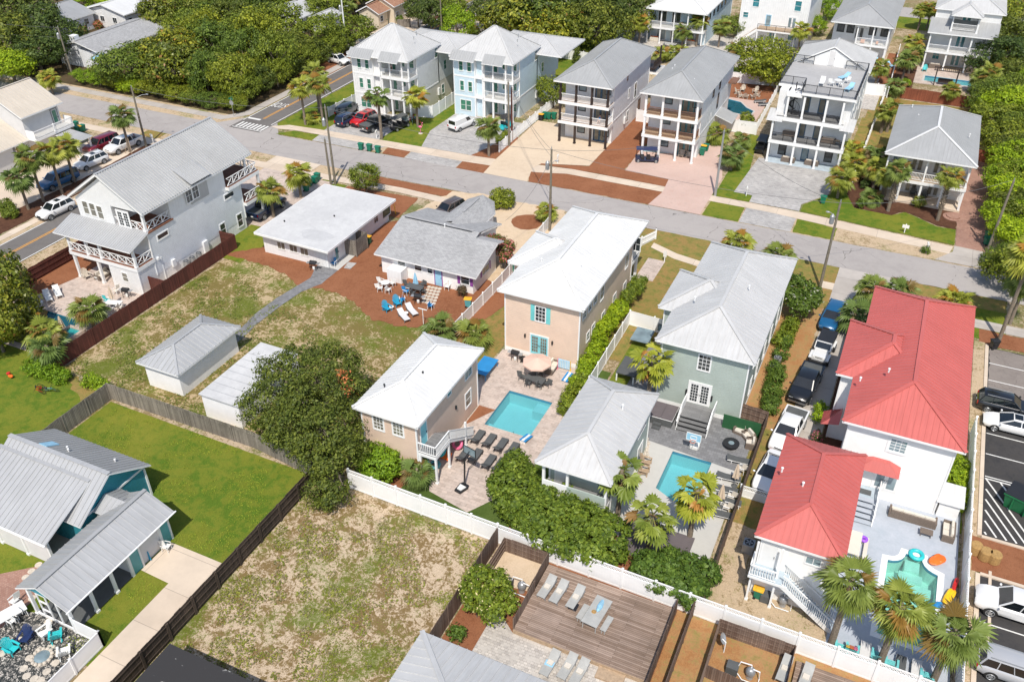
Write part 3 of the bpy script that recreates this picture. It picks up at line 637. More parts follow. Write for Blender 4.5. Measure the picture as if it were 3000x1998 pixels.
# ---------------- vehicles: +x is forward ----------------
def loft(b,sts,ring,mi=0):
    V=[];F=[];n=len(ring(sts[0]))
    for s in sts:V+=ring(s)
    for i in range(len(sts)-1):
        for k in range(n):F.append((i*n+k,i*n+(k+1)%n,(i+1)*n+(k+1)%n,(i+1)*n+k))
    F.append(tuple(range(n))[::-1]);F.append(tuple((len(sts)-1)*n+k for k in range(n)));b.add(V,F,mi)
VEH=dict(
 suv=dict(L=4.75,W=1.9,z0=.3,st=[(-2.37,.62,.86,.80),(-2.30,.42,1.04,.90),(-1.9,.3,1.08,.95),(0,.3,1.06,.95),(1.0,.3,1.05,.95),(1.75,.32,.99,.92),(2.2,.38,.90,.84),(2.37,.5,.72,.70)],gh=(-2.28,1.12,-1.95,.38,1.66,.80,.66),wh=(-1.42,1.45),wr=.36,wins=3),
 bigsuv=dict(L=5.4,W=2.02,z0=.36,st=[(-2.7,.7,1.0,.88),(-2.62,.48,1.16,.98),(-2.2,.36,1.2,1.01),(0,.36,1.18,1.01),(1.2,.36,1.17,1.0),(2.1,.38,1.12,.97),(2.55,.45,1.02,.9),(2.7,.55,.85,.8)],gh=(-2.6,1.35,-2.4,.6,1.86,.86,.74),wh=(-1.55,1.65),wr=.41,wins=4),
 sedan=dict(L=4.8,W=1.82,z0=.22,st=[(-2.4,.5,.78,.72),(-2.3,.34,.95,.82),(-1.9,.24,1.0,.90),(-1.2,.24,.98,.91),(.9,.24,.94,.91),(1.7,.26,.86,.88),(2.2,.32,.74,.80),(2.4,.42,.6,.64)],gh=(-1.85,1.2,-1.05,.22,1.44,.72,.58),wh=(-1.4,1.45),wr=.33,wins=2),
 pickup=dict(L=5.8,W=2.0,z0=.4,st=[(-2.9,.62,1.12,.92),(-2.84,.5,1.2,.98),(-1.2,.4,1.2,1.0),(-1.1,.4,1.2,1.0),(1.3,.4,1.2,1.0),(2.2,.42,1.16,.98),(2.72,.5,1.06,.92),(2.9,.62,.86,.86)],gh=(-1.15,1.42,-.98,.72,1.88,.84,.72),wh=(-1.85,1.85),wr=.41,wins=2,bed=(-2.74,-1.25)),
 van=dict(L=4.75,W=1.83,z0=.28,st=[(-2.37,.5,.98,.88),(-2.33,.34,1.05,.91),(-1.8,.28,1.06,.915),(.9,.28,1.05,.915),(1.6,.3,1.0,.90),(2.15,.36,.86,.84),(2.37,.46,.7,.72)],gh=(-2.33,1.5,-2.24,.75,1.85,.86,.80),wh=(-1.5,1.45),wr=.32,wins=0),
 coupe=dict(L=4.5,W=1.85,z0=.24,st=[(-2.25,.5,.8,.78),(-2.15,.34,.94,.86),(-1.6,.26,1.0,.92),(.8,.26,.93,.92),(1.6,.28,.86,.88),(2.1,.34,.74,.8),(2.25,.44,.6,.66)],gh=(-2.0,1.0,-1.2,.1,1.4,.74,.6),wh=(-1.35,1.35),wr=.33,wins=2))
def wheel(root,x,y,r,w=.23):
    b=MB();s=1 if y>0 else-1;n=18;V=[]
    for yy,rr in((y-w/2,r*.93),(y-w/2*.7,r),(y+w/2*.7,r),(y+w/2,r*.93)):
        V+=[(x+rr*math.cos(6.2832*k/n),yy,r+rr*math.sin(6.2832*k/n))for k in range(n)]
    F=[(i*n+k,i*n+(k+1)%n,(i+1)*n+(k+1)%n,(i+1)*n+k)for i in range(3)for k in range(n)]+[tuple(range(n)),tuple(3*n+k for k in range(n))]
    b.add(V,F);o=b.build('wheel','blackr',root,rel=False)
    h=MB();ye=y+s*(w/2+.006);q=r*.66;h.add([(x,ye,r)]+[(x+q*math.cos(6.2832*k/10)*(1 if k%2==0 else.45),ye,r+q*math.sin(6.2832*k/10)*(1 if k%2==0 else.45))for k in range(10)],[(0,k+1,(k+1)%10+1)for k in range(10)])
    h.torus((0,0,0),q,.025,14,4);m=len(h.v)-14*4
    for i in range(m,len(h.v)):a=h.v[i];h.v[i]=(x+a[0],ye+a[2],r+a[1])
    ob=h.build('rim','steel',None,rel=False);ob.parent=o
def vehicle(kind,paint,roofm=None,cover=True,sunroof=False,name=None,rack=False,decal=None):
    S=VEH[kind];c=CP[paint];root=thing(name or{'suv':'parked_suv','bigsuv':'parked_suv','sedan':'parked_sedan','pickup':'pickup_truck','van':'parked_van','coupe':'parked_car'}[kind],'car','car')
    def ring(s):
        x,a,t,w=s;return[(x,-w*.88,a),(x,-w*.985,a+.12),(x,-w,(a+t)/2),(x,-w*.97,t-.09),(x,-w*.88,t),(x,0,t+.025),(x,w*.88,t),(x,w*.97,t-.09),(x,w,(a+t)/2),(x,w*.985,a+.12),(x,w*.88,a)]
    b=MB();st=S['st']
    if 'bed' in S:
        bx0,bx1=S['bed'];loft(b,[s for s in st if s[0]>=bx1-.01],ring)
        w=1.0;b.box(-2.88,bx1,-w,-w+.14,.5,1.2);b.box(-2.88,bx1,w-.14,w,.5,1.2);b.box(-2.9,-2.78,-w+.14,w-.14,.52,1.19);b.box(-2.85,bx1,-w+.1,w-.1,.5,.78)
    else:loft(b,st,ring)
    body=b.build('body',c,root,True,rel=False)
    if 'bed' in S:
        k=MB();z=1.17 if cover else.80;k.box(bx0-.03,bx1,-.85,.85,.79,z)if cover else k.box(bx0,bx1,-.84,.84,.785,.8);k.build('bed_cover' if cover else 'truck_bed','dgrey' if cover else 'black',root,rel=False)
    x0,x1,t0,t1,zt,wb,wt=S['gh'];zb=S['st'][3][2]-.03;ww=S['W']/2
    B=[(x0,-ww*.9,zb),(x1,-ww*.86,zb),(x1,ww*.86,zb),(x0,ww*.9,zb)];T=[(t0,-wt,zt-.06),(t1,-wt,zt-.05),(t1,wt,zt-.05),(t0,wt,zt-.06)]
    solid=kind=='van';g=MB();g.add(B+T,[(0,1,5,4),(1,2,6,5),(2,3,7,6),(3,0,4,7)])
    if solid:
        g.build('upper_body',c,root,rel=False);q=MB()
        def lerp(a,b_,f):return tuple(a[i]+(b_[i]-a[i])*f for i in range(3))
        for(i,j,f0,f1,h0,h1)in((0,1,.70,.93,.2,.9),(2,3,.07,.30,.2,.9),(1,2,.06,.94,.12,.92),(3,0,.1,.9,.15,.85)):
            p=[lerp(lerp(B[i],B[j],f),lerp(T[i],T[j],f),h)for f,h in((f0,h0),(f1,h0),(f1,h1),(f0,h1))]
            n=(Vector(p[1])-Vector(p[0])).cross(Vector(p[3])-Vector(p[0])).normalized();cc=Vector((0,0,1.4));
            if n.dot(Vector(p[0])-cc)<0:n=-n
            q.poly([Vector(v)+n*.012 for v in p])
        q.build('window','glassc',root,rel=False)
    else:g.build('window','glassc',root,rel=False)
    r=MB();m=.02;R0=[(t0-m,-wt-m,zt-.07),(t1+m,-wt-m,zt-.06),(t1+m,wt+m,zt-.06),(t0-m,wt+m,zt-.07)];R1=[(t0+.15,-wt+.1,zt),(t1-.12,-wt+.1,zt),(t1-.12,wt-.1,zt),(t0+.15,wt-.1,zt)]
    r.add(R0+R1,[(3,2,1,0),(4,5,6,7),(0,1,5,4),(1,2,6,5),(2,3,7,6),(3,0,4,7)])
    if not solid:
        for i in range(4):r.bar(Vector(B[i]),Vector(T[i]),.09,.07)
        for k in range(1,S['wins']):
            f=k/S['wins']
            for i,j in((0,1),(3,2)):r.bar(Vector(B[i]).lerp(Vector(B[j]),f*.9),Vector(T[i]).lerp(Vector(T[j]),f),.07,.03)
    r.build('roof',roofm or c,root,True,rel=False)
    if sunroof:q=MB();q.box((t0+t1)/2-.1,(t0+t1)/2+.55,-.38,.38,zt,zt+.008);q.build('sunroof','glassc',root,rel=False)
    if rack:
        q=MB()
        for y in(-wt+.06,wt-.06):q.bar((t0+.2,y,zt+.06),(t1-.2,y,zt+.06),.04)
        q.build('roof_rail','steel',root,rel=False)
    L=S['L']/2;w=S['st'][-2][3];zf=S['st'][-2][2]
    for s in(-1,1):
        h=MB();h.box(L-.22,L-.05,s*w*.62-.17,s*w*.62+.17,zf-.27,zf-.12);h.build('headlight','lampw',root,rel=False)
        h=MB();wq=S['st'][1][3];h.box(-L+.0,-L+.14,s*wq*.82-.12,s*wq*.82+.12,S['st'][1][2]-.34,S['st'][1][2]-.06);h.build('tail_light','lampr',root,rel=False)
        h=MB();h.ball((x1-.12,s*(ww+.12),zb+.1),(.09,.12,.09),8,5);h.build('mirror','black' if paint in('black','navy','brown')else c,root,True,rel=False)
        for x in S['wh']:wheel(root,x,s*(ww-.1),S['wr'])
    a=MB()
    for x in S['wh']:
        for s in(-1,1):
            n=12;rr=S['wr']+.07;a.add([(x+rr*math.cos(math.pi*k/n),s*(ww*1.003),S['wr']+rr*math.sin(math.pi*k/n))for k in range(n+1)],[tuple(range(n+1))])
    a.build('wheel_arch','blackr',root,rel=False)
    gq=MB();gq.box(L-.1,L-.0,-w*.4,w*.4,zf-.34,zf-.14);gq.build('grille','black',root,rel=False)
    bq=MB();bq.box(L-.12,L+.03,-w*.85,w*.85,S['z0']+.1,S['z0']+.26);bq.box(-L-.03,-L+.12,-w*.9,w*.9,S['z0']+.1,S['z0']+.26);bq.build('bumper','chrome' if kind=='pickup' else 'black',root,rel=False)
    pl=MB();pl.box(-L-.035,-L+.01,-.16,.16,S['z0']+.3,S['z0']+.42);pl.build('number_plate','lampw',root,rel=False)
    return root
def jeep():
    root=thing('open_top_jeep','jeep','car');c=CP['white'];b=MB()
    b.box(-2.0,.55,-.78,.78,.5,1.15);b.box(.55,2.0,-.62,.62,.55,1.18);b.box(.8,2.05,-.92,.92,.82,.95);b.box(-1.8,-.75,-.92,.92,.8,.92);b.build('body',c,root,rel=False)
    k=MB();k.prism([(-2.02,-.76),(.15,-.7),(.15,.7),(-2.02,.76)],1.15,1.78);k.build('soft_top','black',root,rel=False)
    g=MB();g.add([(.62,-.7,1.16),(.62,.7,1.16),(.3,.68,1.74),(.3,-.68,1.74)],[(0,1,2,3)]);g.build('windscreen','glassc',root,rel=False)
    f=MB()
    for p,q in(((.64,-.73,1.14),(.3,-.7,1.78)),((.64,.73,1.14),(.3,.7,1.78)),((.3,-.7,1.78),(.3,.7,1.78)),((.64,-.73,1.16),(.64,.73,1.16))):f.bar(p,q,.08)
    f.build('windscreen_frame',c,root,rel=False)
    gr=MB();gr.box(1.99,2.03,-.6,.6,.72,1.16);gr.build('grille',c,root,rel=False);sl_=MB()
    for i in range(7):sl_.box(2.03,2.04,-.3+i*.09-.025+.03,-.3+i*.09+.025+.03,.8,1.08)
    sl_.build('grille_slot','black',root,rel=False)
    for s in(-1,1):
        h=MB();h.tube([(2.0,s*.45,.98),(2.07,s*.45,.98)],.1,12);h.build('headlight','lampw',root,rel=False)
        for x in(-1.3,1.35):wheel(root,x,s*.82,.42,.28)
    q=MB();q.box(2.05,2.3,-.8,.8,.55,.72);q.build('bumper','black',root,rel=False);return root
def golf_cart(paint='navy',rows=2,roofm='black',seat='black'):
    root=thing('golf_cart','cart','golf cart');L=1.25+.35*(rows-1);c=CP[paint];b=MB()
    b.box(-L,L,-.6,.6,.28,.42);b.prism([(L-.55,-.58),(L,-.42),(L,.42),(L-.55,.58)],.42,.82);b.box(-L,-L+.75,-.6,.6,.42,.72);b.build('body',c,root,rel=False)
    for i in range(rows):
        x=L-1.15-i*.85;s=MB();s.box(x-.5,x,-.55,.55,.66,.8);s.box(x-.56,x-.46,-.55,.55,.8,1.2);s.box(x-.5,x,-.5,.5,.42,.66);s.build('seat',seat,root,rel=False)
    r=MB();r.box(-L+.05,L-.25,-.62,.62,1.86,1.93);r.build('canopy',roofm,root,rel=False);p=MB()
    for x,xx in((-L+.15,-L+.15),(L-.4,L-.6)):
        for y in(-.56,.56):p.bar((x,y,.5),(xx,y,1.87),.045)
    p.build('canopy_post','black',root,rel=False);g=MB();g.poly([(L-.42,-.54,.85),(L-.42,.54,.85),(L-.6,.54,1.84),(L-.6,-.54,1.84)]);g.build('windscreen','glassl',root,rel=False)
    for x in(-L+.4,L-.35):
        for s in(-1,1):wheel(root,x,s*.52,.25,.2)
    w=MB();w.torus((0,0,0),.16,.02,12,4);w.build('steering_wheel','black',root,rel=False,tf=Matrix.Translation((L-.85,.28,1.05))@Matrix.Rotation(-.9,4,'Y'));return root
# ---------------- furniture and small things ----------------
def lounger(mat='dgrey',frame='black',up=.42,L=1.95,cushion=None):
    """+x is the head end"""
    root=thing('sun_lounger','lounger','sun lounger');f=MB();h=.34
    for y in(-.3,.3):f.bar((-L/2,y,h),(L/2-.1,y,h),.05);f.bar((L/2-.65,y,h),(L/2-.2,y,h+up*.8),.03)
    for x in(-L/2+.15,L/2-.45):
        for y in(-.3,.3):f.bar((x,y,0),(x,y,h),.05)
    f.build('frame',frame,root,rel=False);s=MB();s.box(-L/2,L/2-.7,-.31,.31,h+.02,h+.07);s.build('seat',mat,root,rel=False)
    b=MB();b.bar((L/2-.7,0,h+.045),(L/2-.02,0,h+.045+up),.62,.05);b.build('backrest',mat,root,rel=False)
    if cushion:c=MB();c.box(-.15,.2,-.2,.2,h+.07,h+.16);c.build('pillow',cushion,root,rel=False)
    return root
def adirondack(mat):
    root=thing('adirondack_chair','chair','garden chair');s=MB()
    for i in range(6):x=.32-i*.1;z=.36-.022*i;s.box(x-.045,x+.045,-.27,.27,z-.02,z)
    s.build('seat',mat,root,rel=False);b=MB()
    for i in range(7):
        y=(i-3)*.085;hh=.82-.022*(i-3)**2;b.bar((-.22,y*.85,.24),(-.22-.36*hh/.8,y*1.25,.24+hh),.075,.02)
    b.build('backrest',mat,root,rel=False)
    for q in(-1,1):
        a=MB();a.box(-.42,.38,q*.36-.07,q*.36+.07,.55,.575);a.build('arm',mat,root,rel=False)
        l=MB();l.box(.27,.36,q*.31-.02,q*.31+.02,0,.56);l.build('leg',mat,root,rel=False);l=MB();l.bar((.25,q*.28,.34),(-.5,q*.28,.02),.03,.1);l.bar((-.35,q*.33,0),(-.35,q*.33,.56),.07,.03);l.build('leg',mat,root,rel=False)
    return root
def chair(mat='dgrey',frame=None,arms=True):
    root=thing('patio_chair','chair','chair');fr=frame or mat;s=MB();s.box(-.24,.26,-.25,.25,.42,.46);s.build('seat',mat,root,rel=False)
    b=MB();b.bar((-.24,0,.46),(-.34,0,.95),.5,.03);b.build('backrest',mat,root,rel=False)
    for x in(-.24,.22):
        for y in(-.25,.25):l=MB();l.bar((x*1.1,y,0),(x,y,.43),.04);l.build('leg',fr,root,rel=False)
    if arms:
        for y in(-.28,.28):a=MB();a.box(-.28,.24,y-.03,y+.03,.64,.67);a.bar((.2,y,.43),(.2,y,.64),.03);a.build('arm',fr,root,rel=False)
    return root
def table(lx=1.6,ly=.9,h=.74,mat='dgrey',rnd=False,name='patio_table'):
    root=thing(name,'table','table');t=MB()
    if rnd:t.lathe((0,0,h-.04),[(lx/2,0),(lx/2,.04)],20)
    else:t.box(-lx/2,lx/2,-ly/2,ly/2,h-.05,h)
    t.build('tabletop',mat,root,rel=False)
    k=.6 if rnd else 1
    for x in(-1,1):
        for y in(-1,1):l=MB();l.bar((x*(lx/2-.1)*k,y*((lx if rnd else ly)/2-.1)*k,0),(x*(lx/2-.12)*k,y*((lx if rnd else ly)/2-.12)*k,h-.05),.05);l.build('leg',mat,root,rel=False)
    return root
def umbrella_closed(mat='umb',h=2.3,base=True):
    root=thing('closed_parasol','parasol','parasol');p=MB();p.tube([(0,0,0),(0,0,h+.1)],.022,6);p.build('pole','steel',root,rel=False)
    c=MB();n=12;prof=[(.26,h-1.35),(.2,h-1.0),(.14,h-.5),(.05,h),(.02,h+.04)];V=[];F=[]
    for r,z in prof:V+=[(r*(1.25 if k%2 else.7)*math.cos(6.283*k/n),r*(1.25 if k%2 else.7)*math.sin(6.283*k/n),z)for k in range(n)]
    for i in range(len(prof)-1):
        for k in range(n):F.append((i*n+k,i*n+(k+1)%n,(i+1)*n+(k+1)%n,(i+1)*n+k))
    c.add(V,F);c.build('canopy',mat,root,rel=False)
    if base:b=MB();b.lathe((0,0,0),[(.25,0),(.25,.06),(.05,.1)],14);b.build('base','dgrey',root,rel=False)
    return root
def umbrella_open(mat='umbp',R=1.45,h=2.35):
    root=thing('open_parasol','parasol','parasol');p=MB();p.tube([(0,0,0),(0,0,h+.1)],.025,6);p.build('pole','steel',root,rel=False)
    c=MB();n=8;c.add([(0,0,h+.05)]+[(R*.95*math.cos(6.283*k/n),R*.95*math.sin(6.283*k/n),h-.42)for k in range(n)]+[(R*.95*math.cos(6.283*k/n),R*.95*math.sin(6.283*k/n),h-.58)for k in range(n)],[(0,k+1,(k+1)%n+1)for k in range(n)]+[(k+1,k+1+n,(k+1)%n+1+n,(k+1)%n+1)for k in range(n)])
    c.build('canopy',mat,root,rel=False);r=MB()
    for k in range(n):a=6.283*k/n;r.bar((0,0,h),(R*.93*math.cos(a),R*.93*math.sin(a),h-.46),.025)
    r.build('rib','steel',root,rel=False);return root
def bin_(body='bing',lid='bing'):
    root=thing('wheelie_bin','bin','bin');b=MB();b.add([(x*k[0]+k[2],y*k[1],k[3])for k in((.26,.24,0,.08),(.34,.3,0,.95))for x,y in((-1,-1),(1,-1),(1,1),(-1,1))],[(3,2,1,0),(0,1,5,4),(1,2,6,5),(2,3,7,6),(3,0,4,7)]);b.box(-.3,.3,-.29,.29,.88,.94);b.build('body',body,root,rel=False)
    l=MB();l.prism([(-.4,-.32),(.36,-.33),(.4,0),(.36,.33),(-.4,.32)],.95,1.0);l.bar((-.42,-.25,.97),(-.42,.25,.97),.05);l.ball((0,0,.99),(.34,.3,.06),10,4);l.build('lid',lid,root,rel=False)
    for y in(-.3,.3):w=MB();w.tube([(-.22,y-.03,.11),(-.22,y+.03,.11)],.11,12);w.build('wheel','blackr',root,rel=False)
    return root
def ac_unit(s=.8,h=.85,rnd=False):
    root=thing('air_conditioner','ac','air conditioner');b=MB()
    if rnd:b.lathe((0,0,0),[(s/2,0),(s/2,h)],20)
    else:b.box(-s/2,s/2,-s/2,s/2,0,h)
    b.build('casing','steel',root,rel=False);f=MB();f.torus((0,0,h+.01),s*.38,.03,18,5);f.lathe((0,0,h+.002),[(s*.36,0),(s*.36,.003)],18);f.build('fan_well','black',root,rel=False);g=MB()
    for k in range(5):a=k*1.2566;g.bar((0,0,h+.02),(s*.34*math.cos(a),s*.34*math.sin(a),h+.02),.1,.01)
    g.build('fan','steel',root,rel=False);return root
def grill(mat='black'):
    root=thing('barbecue_grill','grill','barbecue');b=MB();b.box(-.38,.38,-.24,.24,.75,.92);b.build('firebox',mat,root,rel=False)
    l=MB();l.add([(x,y*(.24 if z<1 else.13),z)for z in(.925,1.12)for x,y in((-.38,-1),(.38,-1),(.38,1),(-.38,1))],[(4,5,6,7),(0,1,5,4),(1,2,6,5),(2,3,7,6),(3,0,4,7)]);l.build('lid',mat,root,rel=False)
    for x in(-.33,.33):
        for y in(-.2,.2):g=MB();g.bar((x,y,0),(x,y,.75),.04);g.build('leg',mat,root,rel=False)
    s=MB();s.box(.39,.75,-.22,.22,.86,.89);s.box(-.75,-.39,-.22,.22,.86,.89);s.build('side_shelf','steel',root,rel=False);t=MB();t.lathe((0,0,.05),[(.1,0),(.15,.05),(.15,.32),(.06,.4)],12);t.build('gas_bottle','lampw',root,rel=False);return root
def bike(col='red'):
    root=thing('bicycle','bike','bicycle')
    for x in(-.5,.5):
        w=MB();w.torus((0,0,0),.32,.022,20,5);
        for k in range(4):a=k*.785;w.bar((-.31*math.cos(a),-.31*math.sin(a),0),(.31*math.cos(a),.31*math.sin(a),0),.008)
        w.build('wheel','blackr',root,rel=False,tf=Matrix.Translation((x,0,.34))@Matrix.Rotation(math.pi/2,4,'X'))
    f=MB()
    for p,q in(((-.5,0,.34),(-.12,0,.34)),((-.12,0,.34),(-.2,0,.8)),((-.2,0,.75),(.36,0,.78)),((-.12,0,.34),(.36,0,.72)),((-.5,0,.34),(-.2,0,.76)),((.5,0,.34),(.34,0,.92))):f.bar(p,q,.035)
    f.build('frame',col,root,rel=False);h=MB();h.bar((.34,-.28,.96),(.34,.28,.96),.03);h.build('handlebar','black',root,rel=False);s=MB();s.box(-.33,-.07,-.08,.08,.82,.88);s.build('saddle','black',root,rel=False);return root
def hoop(h=2.6,board='glassl',frame='black',base='black',low=False):
    """+x is the side the ring hangs on"""
    root=thing('basketball_hoop','hoop','basketball hoop');b=MB();b.prism([(-1.15,-.3),(-.3,-.42),(-.05,-.3),(-.05,.3),(-.3,.42),(-1.15,.3)],0,.2 if not low else.3);b.build('base',base,root,rel=False)
    if not low:
        k=MB();k.prism([(-.95,-.2),(-.4,-.3),(-.4,.3),(-.95,.2)],.2,.27);k.build('sandbag','lampw',root,rel=False)
    p=MB();p.bar((-.25,0,.15),(-.1,0,h),.1);p.bar((-.1,0,h),(.5,0,h+.25),.05);p.bar((-.12,0,h-.4),(.5,0,h-.1),.05);p.build('pole',frame,root,rel=False)
    q=MB();q.box(.5,.53,-.6,.6,h-.15,h+.6);q.build('backboard',board,root,rel=False);f=MB()
    for a,c in(((.515,-.6,h-.15),(.515,.6,h-.15)),((.515,-.6,h+.6),(.515,.6,h+.6)),((.515,-.6,h-.15),(.515,-.6,h+.6)),((.515,.6,h-.15),(.515,.6,h+.6)),((.54,-.25,h),(.54,.25,h)),((.54,-.25,h+.36),(.54,.25,h+.36)),((.54,-.25,h),(.54,-.25,h+.36)),((.54,.25,h),(.54,.25,h+.36))):f.bar(a,c,.05)
    f.build('backboard_frame',frame,root,rel=False);r=MB();r.torus((.78,0,h),.22,.015,16,5);r.build('ring','orange',root,rel=False);n=MB()
    for k in range(8):a=k*.785;n.bar((.78+.22*math.cos(a),.22*math.sin(a),h),(.78+.12*math.cos(a+.4),.12*math.sin(a+.4),h-.4),.01)
    n.build('net','lampw',root,rel=False);return root
def sofa(n=3,seat='cush',body='wicker',cor=False):
    root=thing('outdoor_sofa','sofa','sofa');L=.78*n;b=MB();b.box(-L/2,L/2,-.42,.42,.02,.3);b.box(-L/2,L/2,-.42,-.28,.3,.72);b.box(-L/2-.14,-L/2,-.42,.42,.02,.6);b.box(L/2,L/2+.14,-.42,.42,.02,.6);b.build('frame',body,root,rel=False)
    for i in range(n):
        x=-L/2+.78*(i+.5);c=MB();c.box(x-.37,x+.37,-.26,.4,.3,.45);c.build('seat_cushion',seat,root,rel=False);c=MB();c.box(x-.36,x+.36,-.28,-.1,.45,.85);c.build('back_cushion',seat,root,rel=False)
    return root
def utility_pole(h,loc,label,arms=0,xf=True,lamp=None,lean=(0,0),r=.15,mat='pole',group='utility poles'):
    root=thing('utility_pole',label,'utility pole',(loc[0],loc[1],0),0,group);b=MB();b.tube([(0,0,-.1),(lean[0],lean[1],h)],r*1.15,9,0,r*.75);b.build('pole',mat,root,rel=False)
    c=MB()
    for i in range(arms):c.bar((-.9,0,h-.5-i*.9),(.9,0,h-.5-i*.9),.09)
    c.tube([(lean[0],lean[1],h),(lean[0],lean[1],h+.3)],.05,6);c.build('insulator','steel',root,rel=False)
    if xf:t=MB();t.lathe((lean[0]*.8-.42,lean[1]*.8-.1,h*.76),[(.22,0),(.24,.05),(.24,.85),(.16,.95),(.05,1.1)],14);t.build('transformer','steel',root,rel=False)
    if lamp:l=MB();l.tube([(lean[0]*.8,lean[1]*.8,h*.82),(lamp[0]*.6,lamp[1]*.6,h*.86),(lamp[0],lamp[1],h*.86)],.03,6);l.ball((lamp[0],lamp[1],h*.86),(.24,.14,.08),8,5);l.build('street_lamp','steel',root,rel=False)
    return root
def wire(name_label,p,q,sag=.6,r=.022):
    b=MB();p=Vector(p);q=Vector(q);n=10;b.tube([p.lerp(q,i/n)-Vector((0,0,sag*4*(i/n)*(1-i/n)))for i in range(n+1)],r,4);o=b.build('overhead_wire','wire');return tag(o,name_label,'wire','overhead wires')
def mailbox(kind='post'):
    root=thing('mailbox','mailbox','mailbox');p=MB();p.box(-.05,.05,-.05,.05,0,1.05);p.bar((0,-.25,.9),(0,.25,.9),.06);p.build('post','trim',root,rel=False);b=MB()
    V=[];n=8
    for y in(-.26,.26):V+=[(-.1,y,1.05)]+[(-.1*math.cos(math.pi*k/n),y,1.17+.1*math.sin(math.pi*k/n))for k in range(n+1)]+[(.1,y,1.05)]
    m=n+3;b.add(V,[(i,(i+1)%m,m+(i+1)%m,m+i)for i in range(m)]+[tuple(range(m)),tuple(range(m,2*m))]);b.build('box','lampw',root,rel=False);return root
def fence(name,label,pts,h,mat,post_m=None,ps=2.4,style='board',group='fences',pw=.1,cap=True,rails_side=0,gapz=.05):
    """pts: (x, y) along the fence; each post its own part"""
    root=thing(name,label,'fence',(pts[0][0],pts[0][1],0),0,group);post_m=post_m or mat
    for i in range(len(pts)-1):
        p,q=Vector((*pts[i],0)),Vector((*pts[i+1],0));L=(q-p).length;d=(q-p)/L;nrm=Vector((-d.y,d.x,0));n=max(1,round(L/ps));up=Vector((0,0,1));b=MB();l=MB();ex=MB()
        if style=='board':
            step=.6;m=int(L/step)+1;rr=random.Random(int(L*100))
            for k in range(m):
                a,c=p+d*min(L,k*step),p+d*min(L,(k+1)*step)
                if(c-a).length<.05:continue
                jt=rr.uniform(-.02,.02);hh=h+rr.uniform(-.03,.03);b.bar(a+up*(hh/2+gapz)+nrm*jt*.3,c+up*(hh/2+gapz)+nrm*jt*.3,.03,hh)
            for z in(.35,h*.55,h-.2):b.bar(p+nrm*.045*(1 if rails_side>=0 else-1)+up*z,q+nrm*.045*(1 if rails_side>=0 else-1)+up*z,.05,.09,1)
        elif style=='vinyl':
            b.bar(p+up*(h/2+.06),q+up*(h/2+.06),.03,h-.12);b.bar(p+up*.12,q+up*.12,.06,.14,1);b.bar(p+up*(h-.04),q+up*(h-.04),.06,.1,1)
        elif style=='lattice':
            hl=h-.42;b.bar(p+up*(hl/2+.05),q+up*(hl/2+.05),.03,hl-.08)
            for z,t in((.12,.14),(hl,.1),(h-.03,.09)):b.bar(p+up*z,q+up*z,.06,t,1)
            m=int(L/.22)
            for k in range(m):
                a=p+d*(k*.22+.05);
                if k*.22+.4<L:b.bar(a+up*(hl+.03),a+d*.36+up*(h-.06),.012,.055);b.bar(a+d*.36+up*(hl+.03)+nrm*.012,a+up*(h-.06)+nrm*.012,.012,.055)
            for k in range(int(L/.2)):a=p+d*(k*.2+.1);b.bar(a+up*.15-nrm*.017,a+up*(hl-.05)-nrm*.017,.02,.008)
        elif style=='picket':
            for z in(.3,h-.25):b.bar(p+up*z,q+up*z,.05,.08)
            for k in range(int(L/.17)):a=p+d*(k*.17+.05)+nrm*.03;b.bar(a+up*.05,a+up*(h-.03),.09,.02)
        elif style=='rail':
            for z in(.5,h-.08):b.bar(p+up*z,q+up*z,.05,.12)
            for k in range(int(L/.2)):a=p+d*(k*.2+.1);b.bar(a+up*.05,a+up*(h-.1),.10,.018,0)
        b.build('panel',[mat,post_m],root)
        for k in range(n+(1 if i==len(pts)-2 else 0)):
            c=p+d*L*k/n-nrm*.0;o=MB();o.box(c.x-pw/2,c.x+pw/2,c.y-pw/2,c.y+pw/2,0,h+(.1 if style!='board' else-.02))
            if style!='board' and cap:z=h+.1;w=pw/2+.02;o.add([(c.x-w,c.y-w,z),(c.x+w,c.y-w,z),(c.x+w,c.y+w,z),(c.x-w,c.y+w,z),(c.x,c.y,z+.1)],[(0,1,4),(1,2,4),(2,3,4),(3,0,4)])
            o.build('post',post_m,root)
    return root
def rock_ring(b,c,r,n,z=.2,s=.14):
    for k in range(n):a=6.283*k/n;b.ball((c[0]+r*math.cos(a),c[1]+r*math.sin(a),z),(s,s,s*.8),7,5)
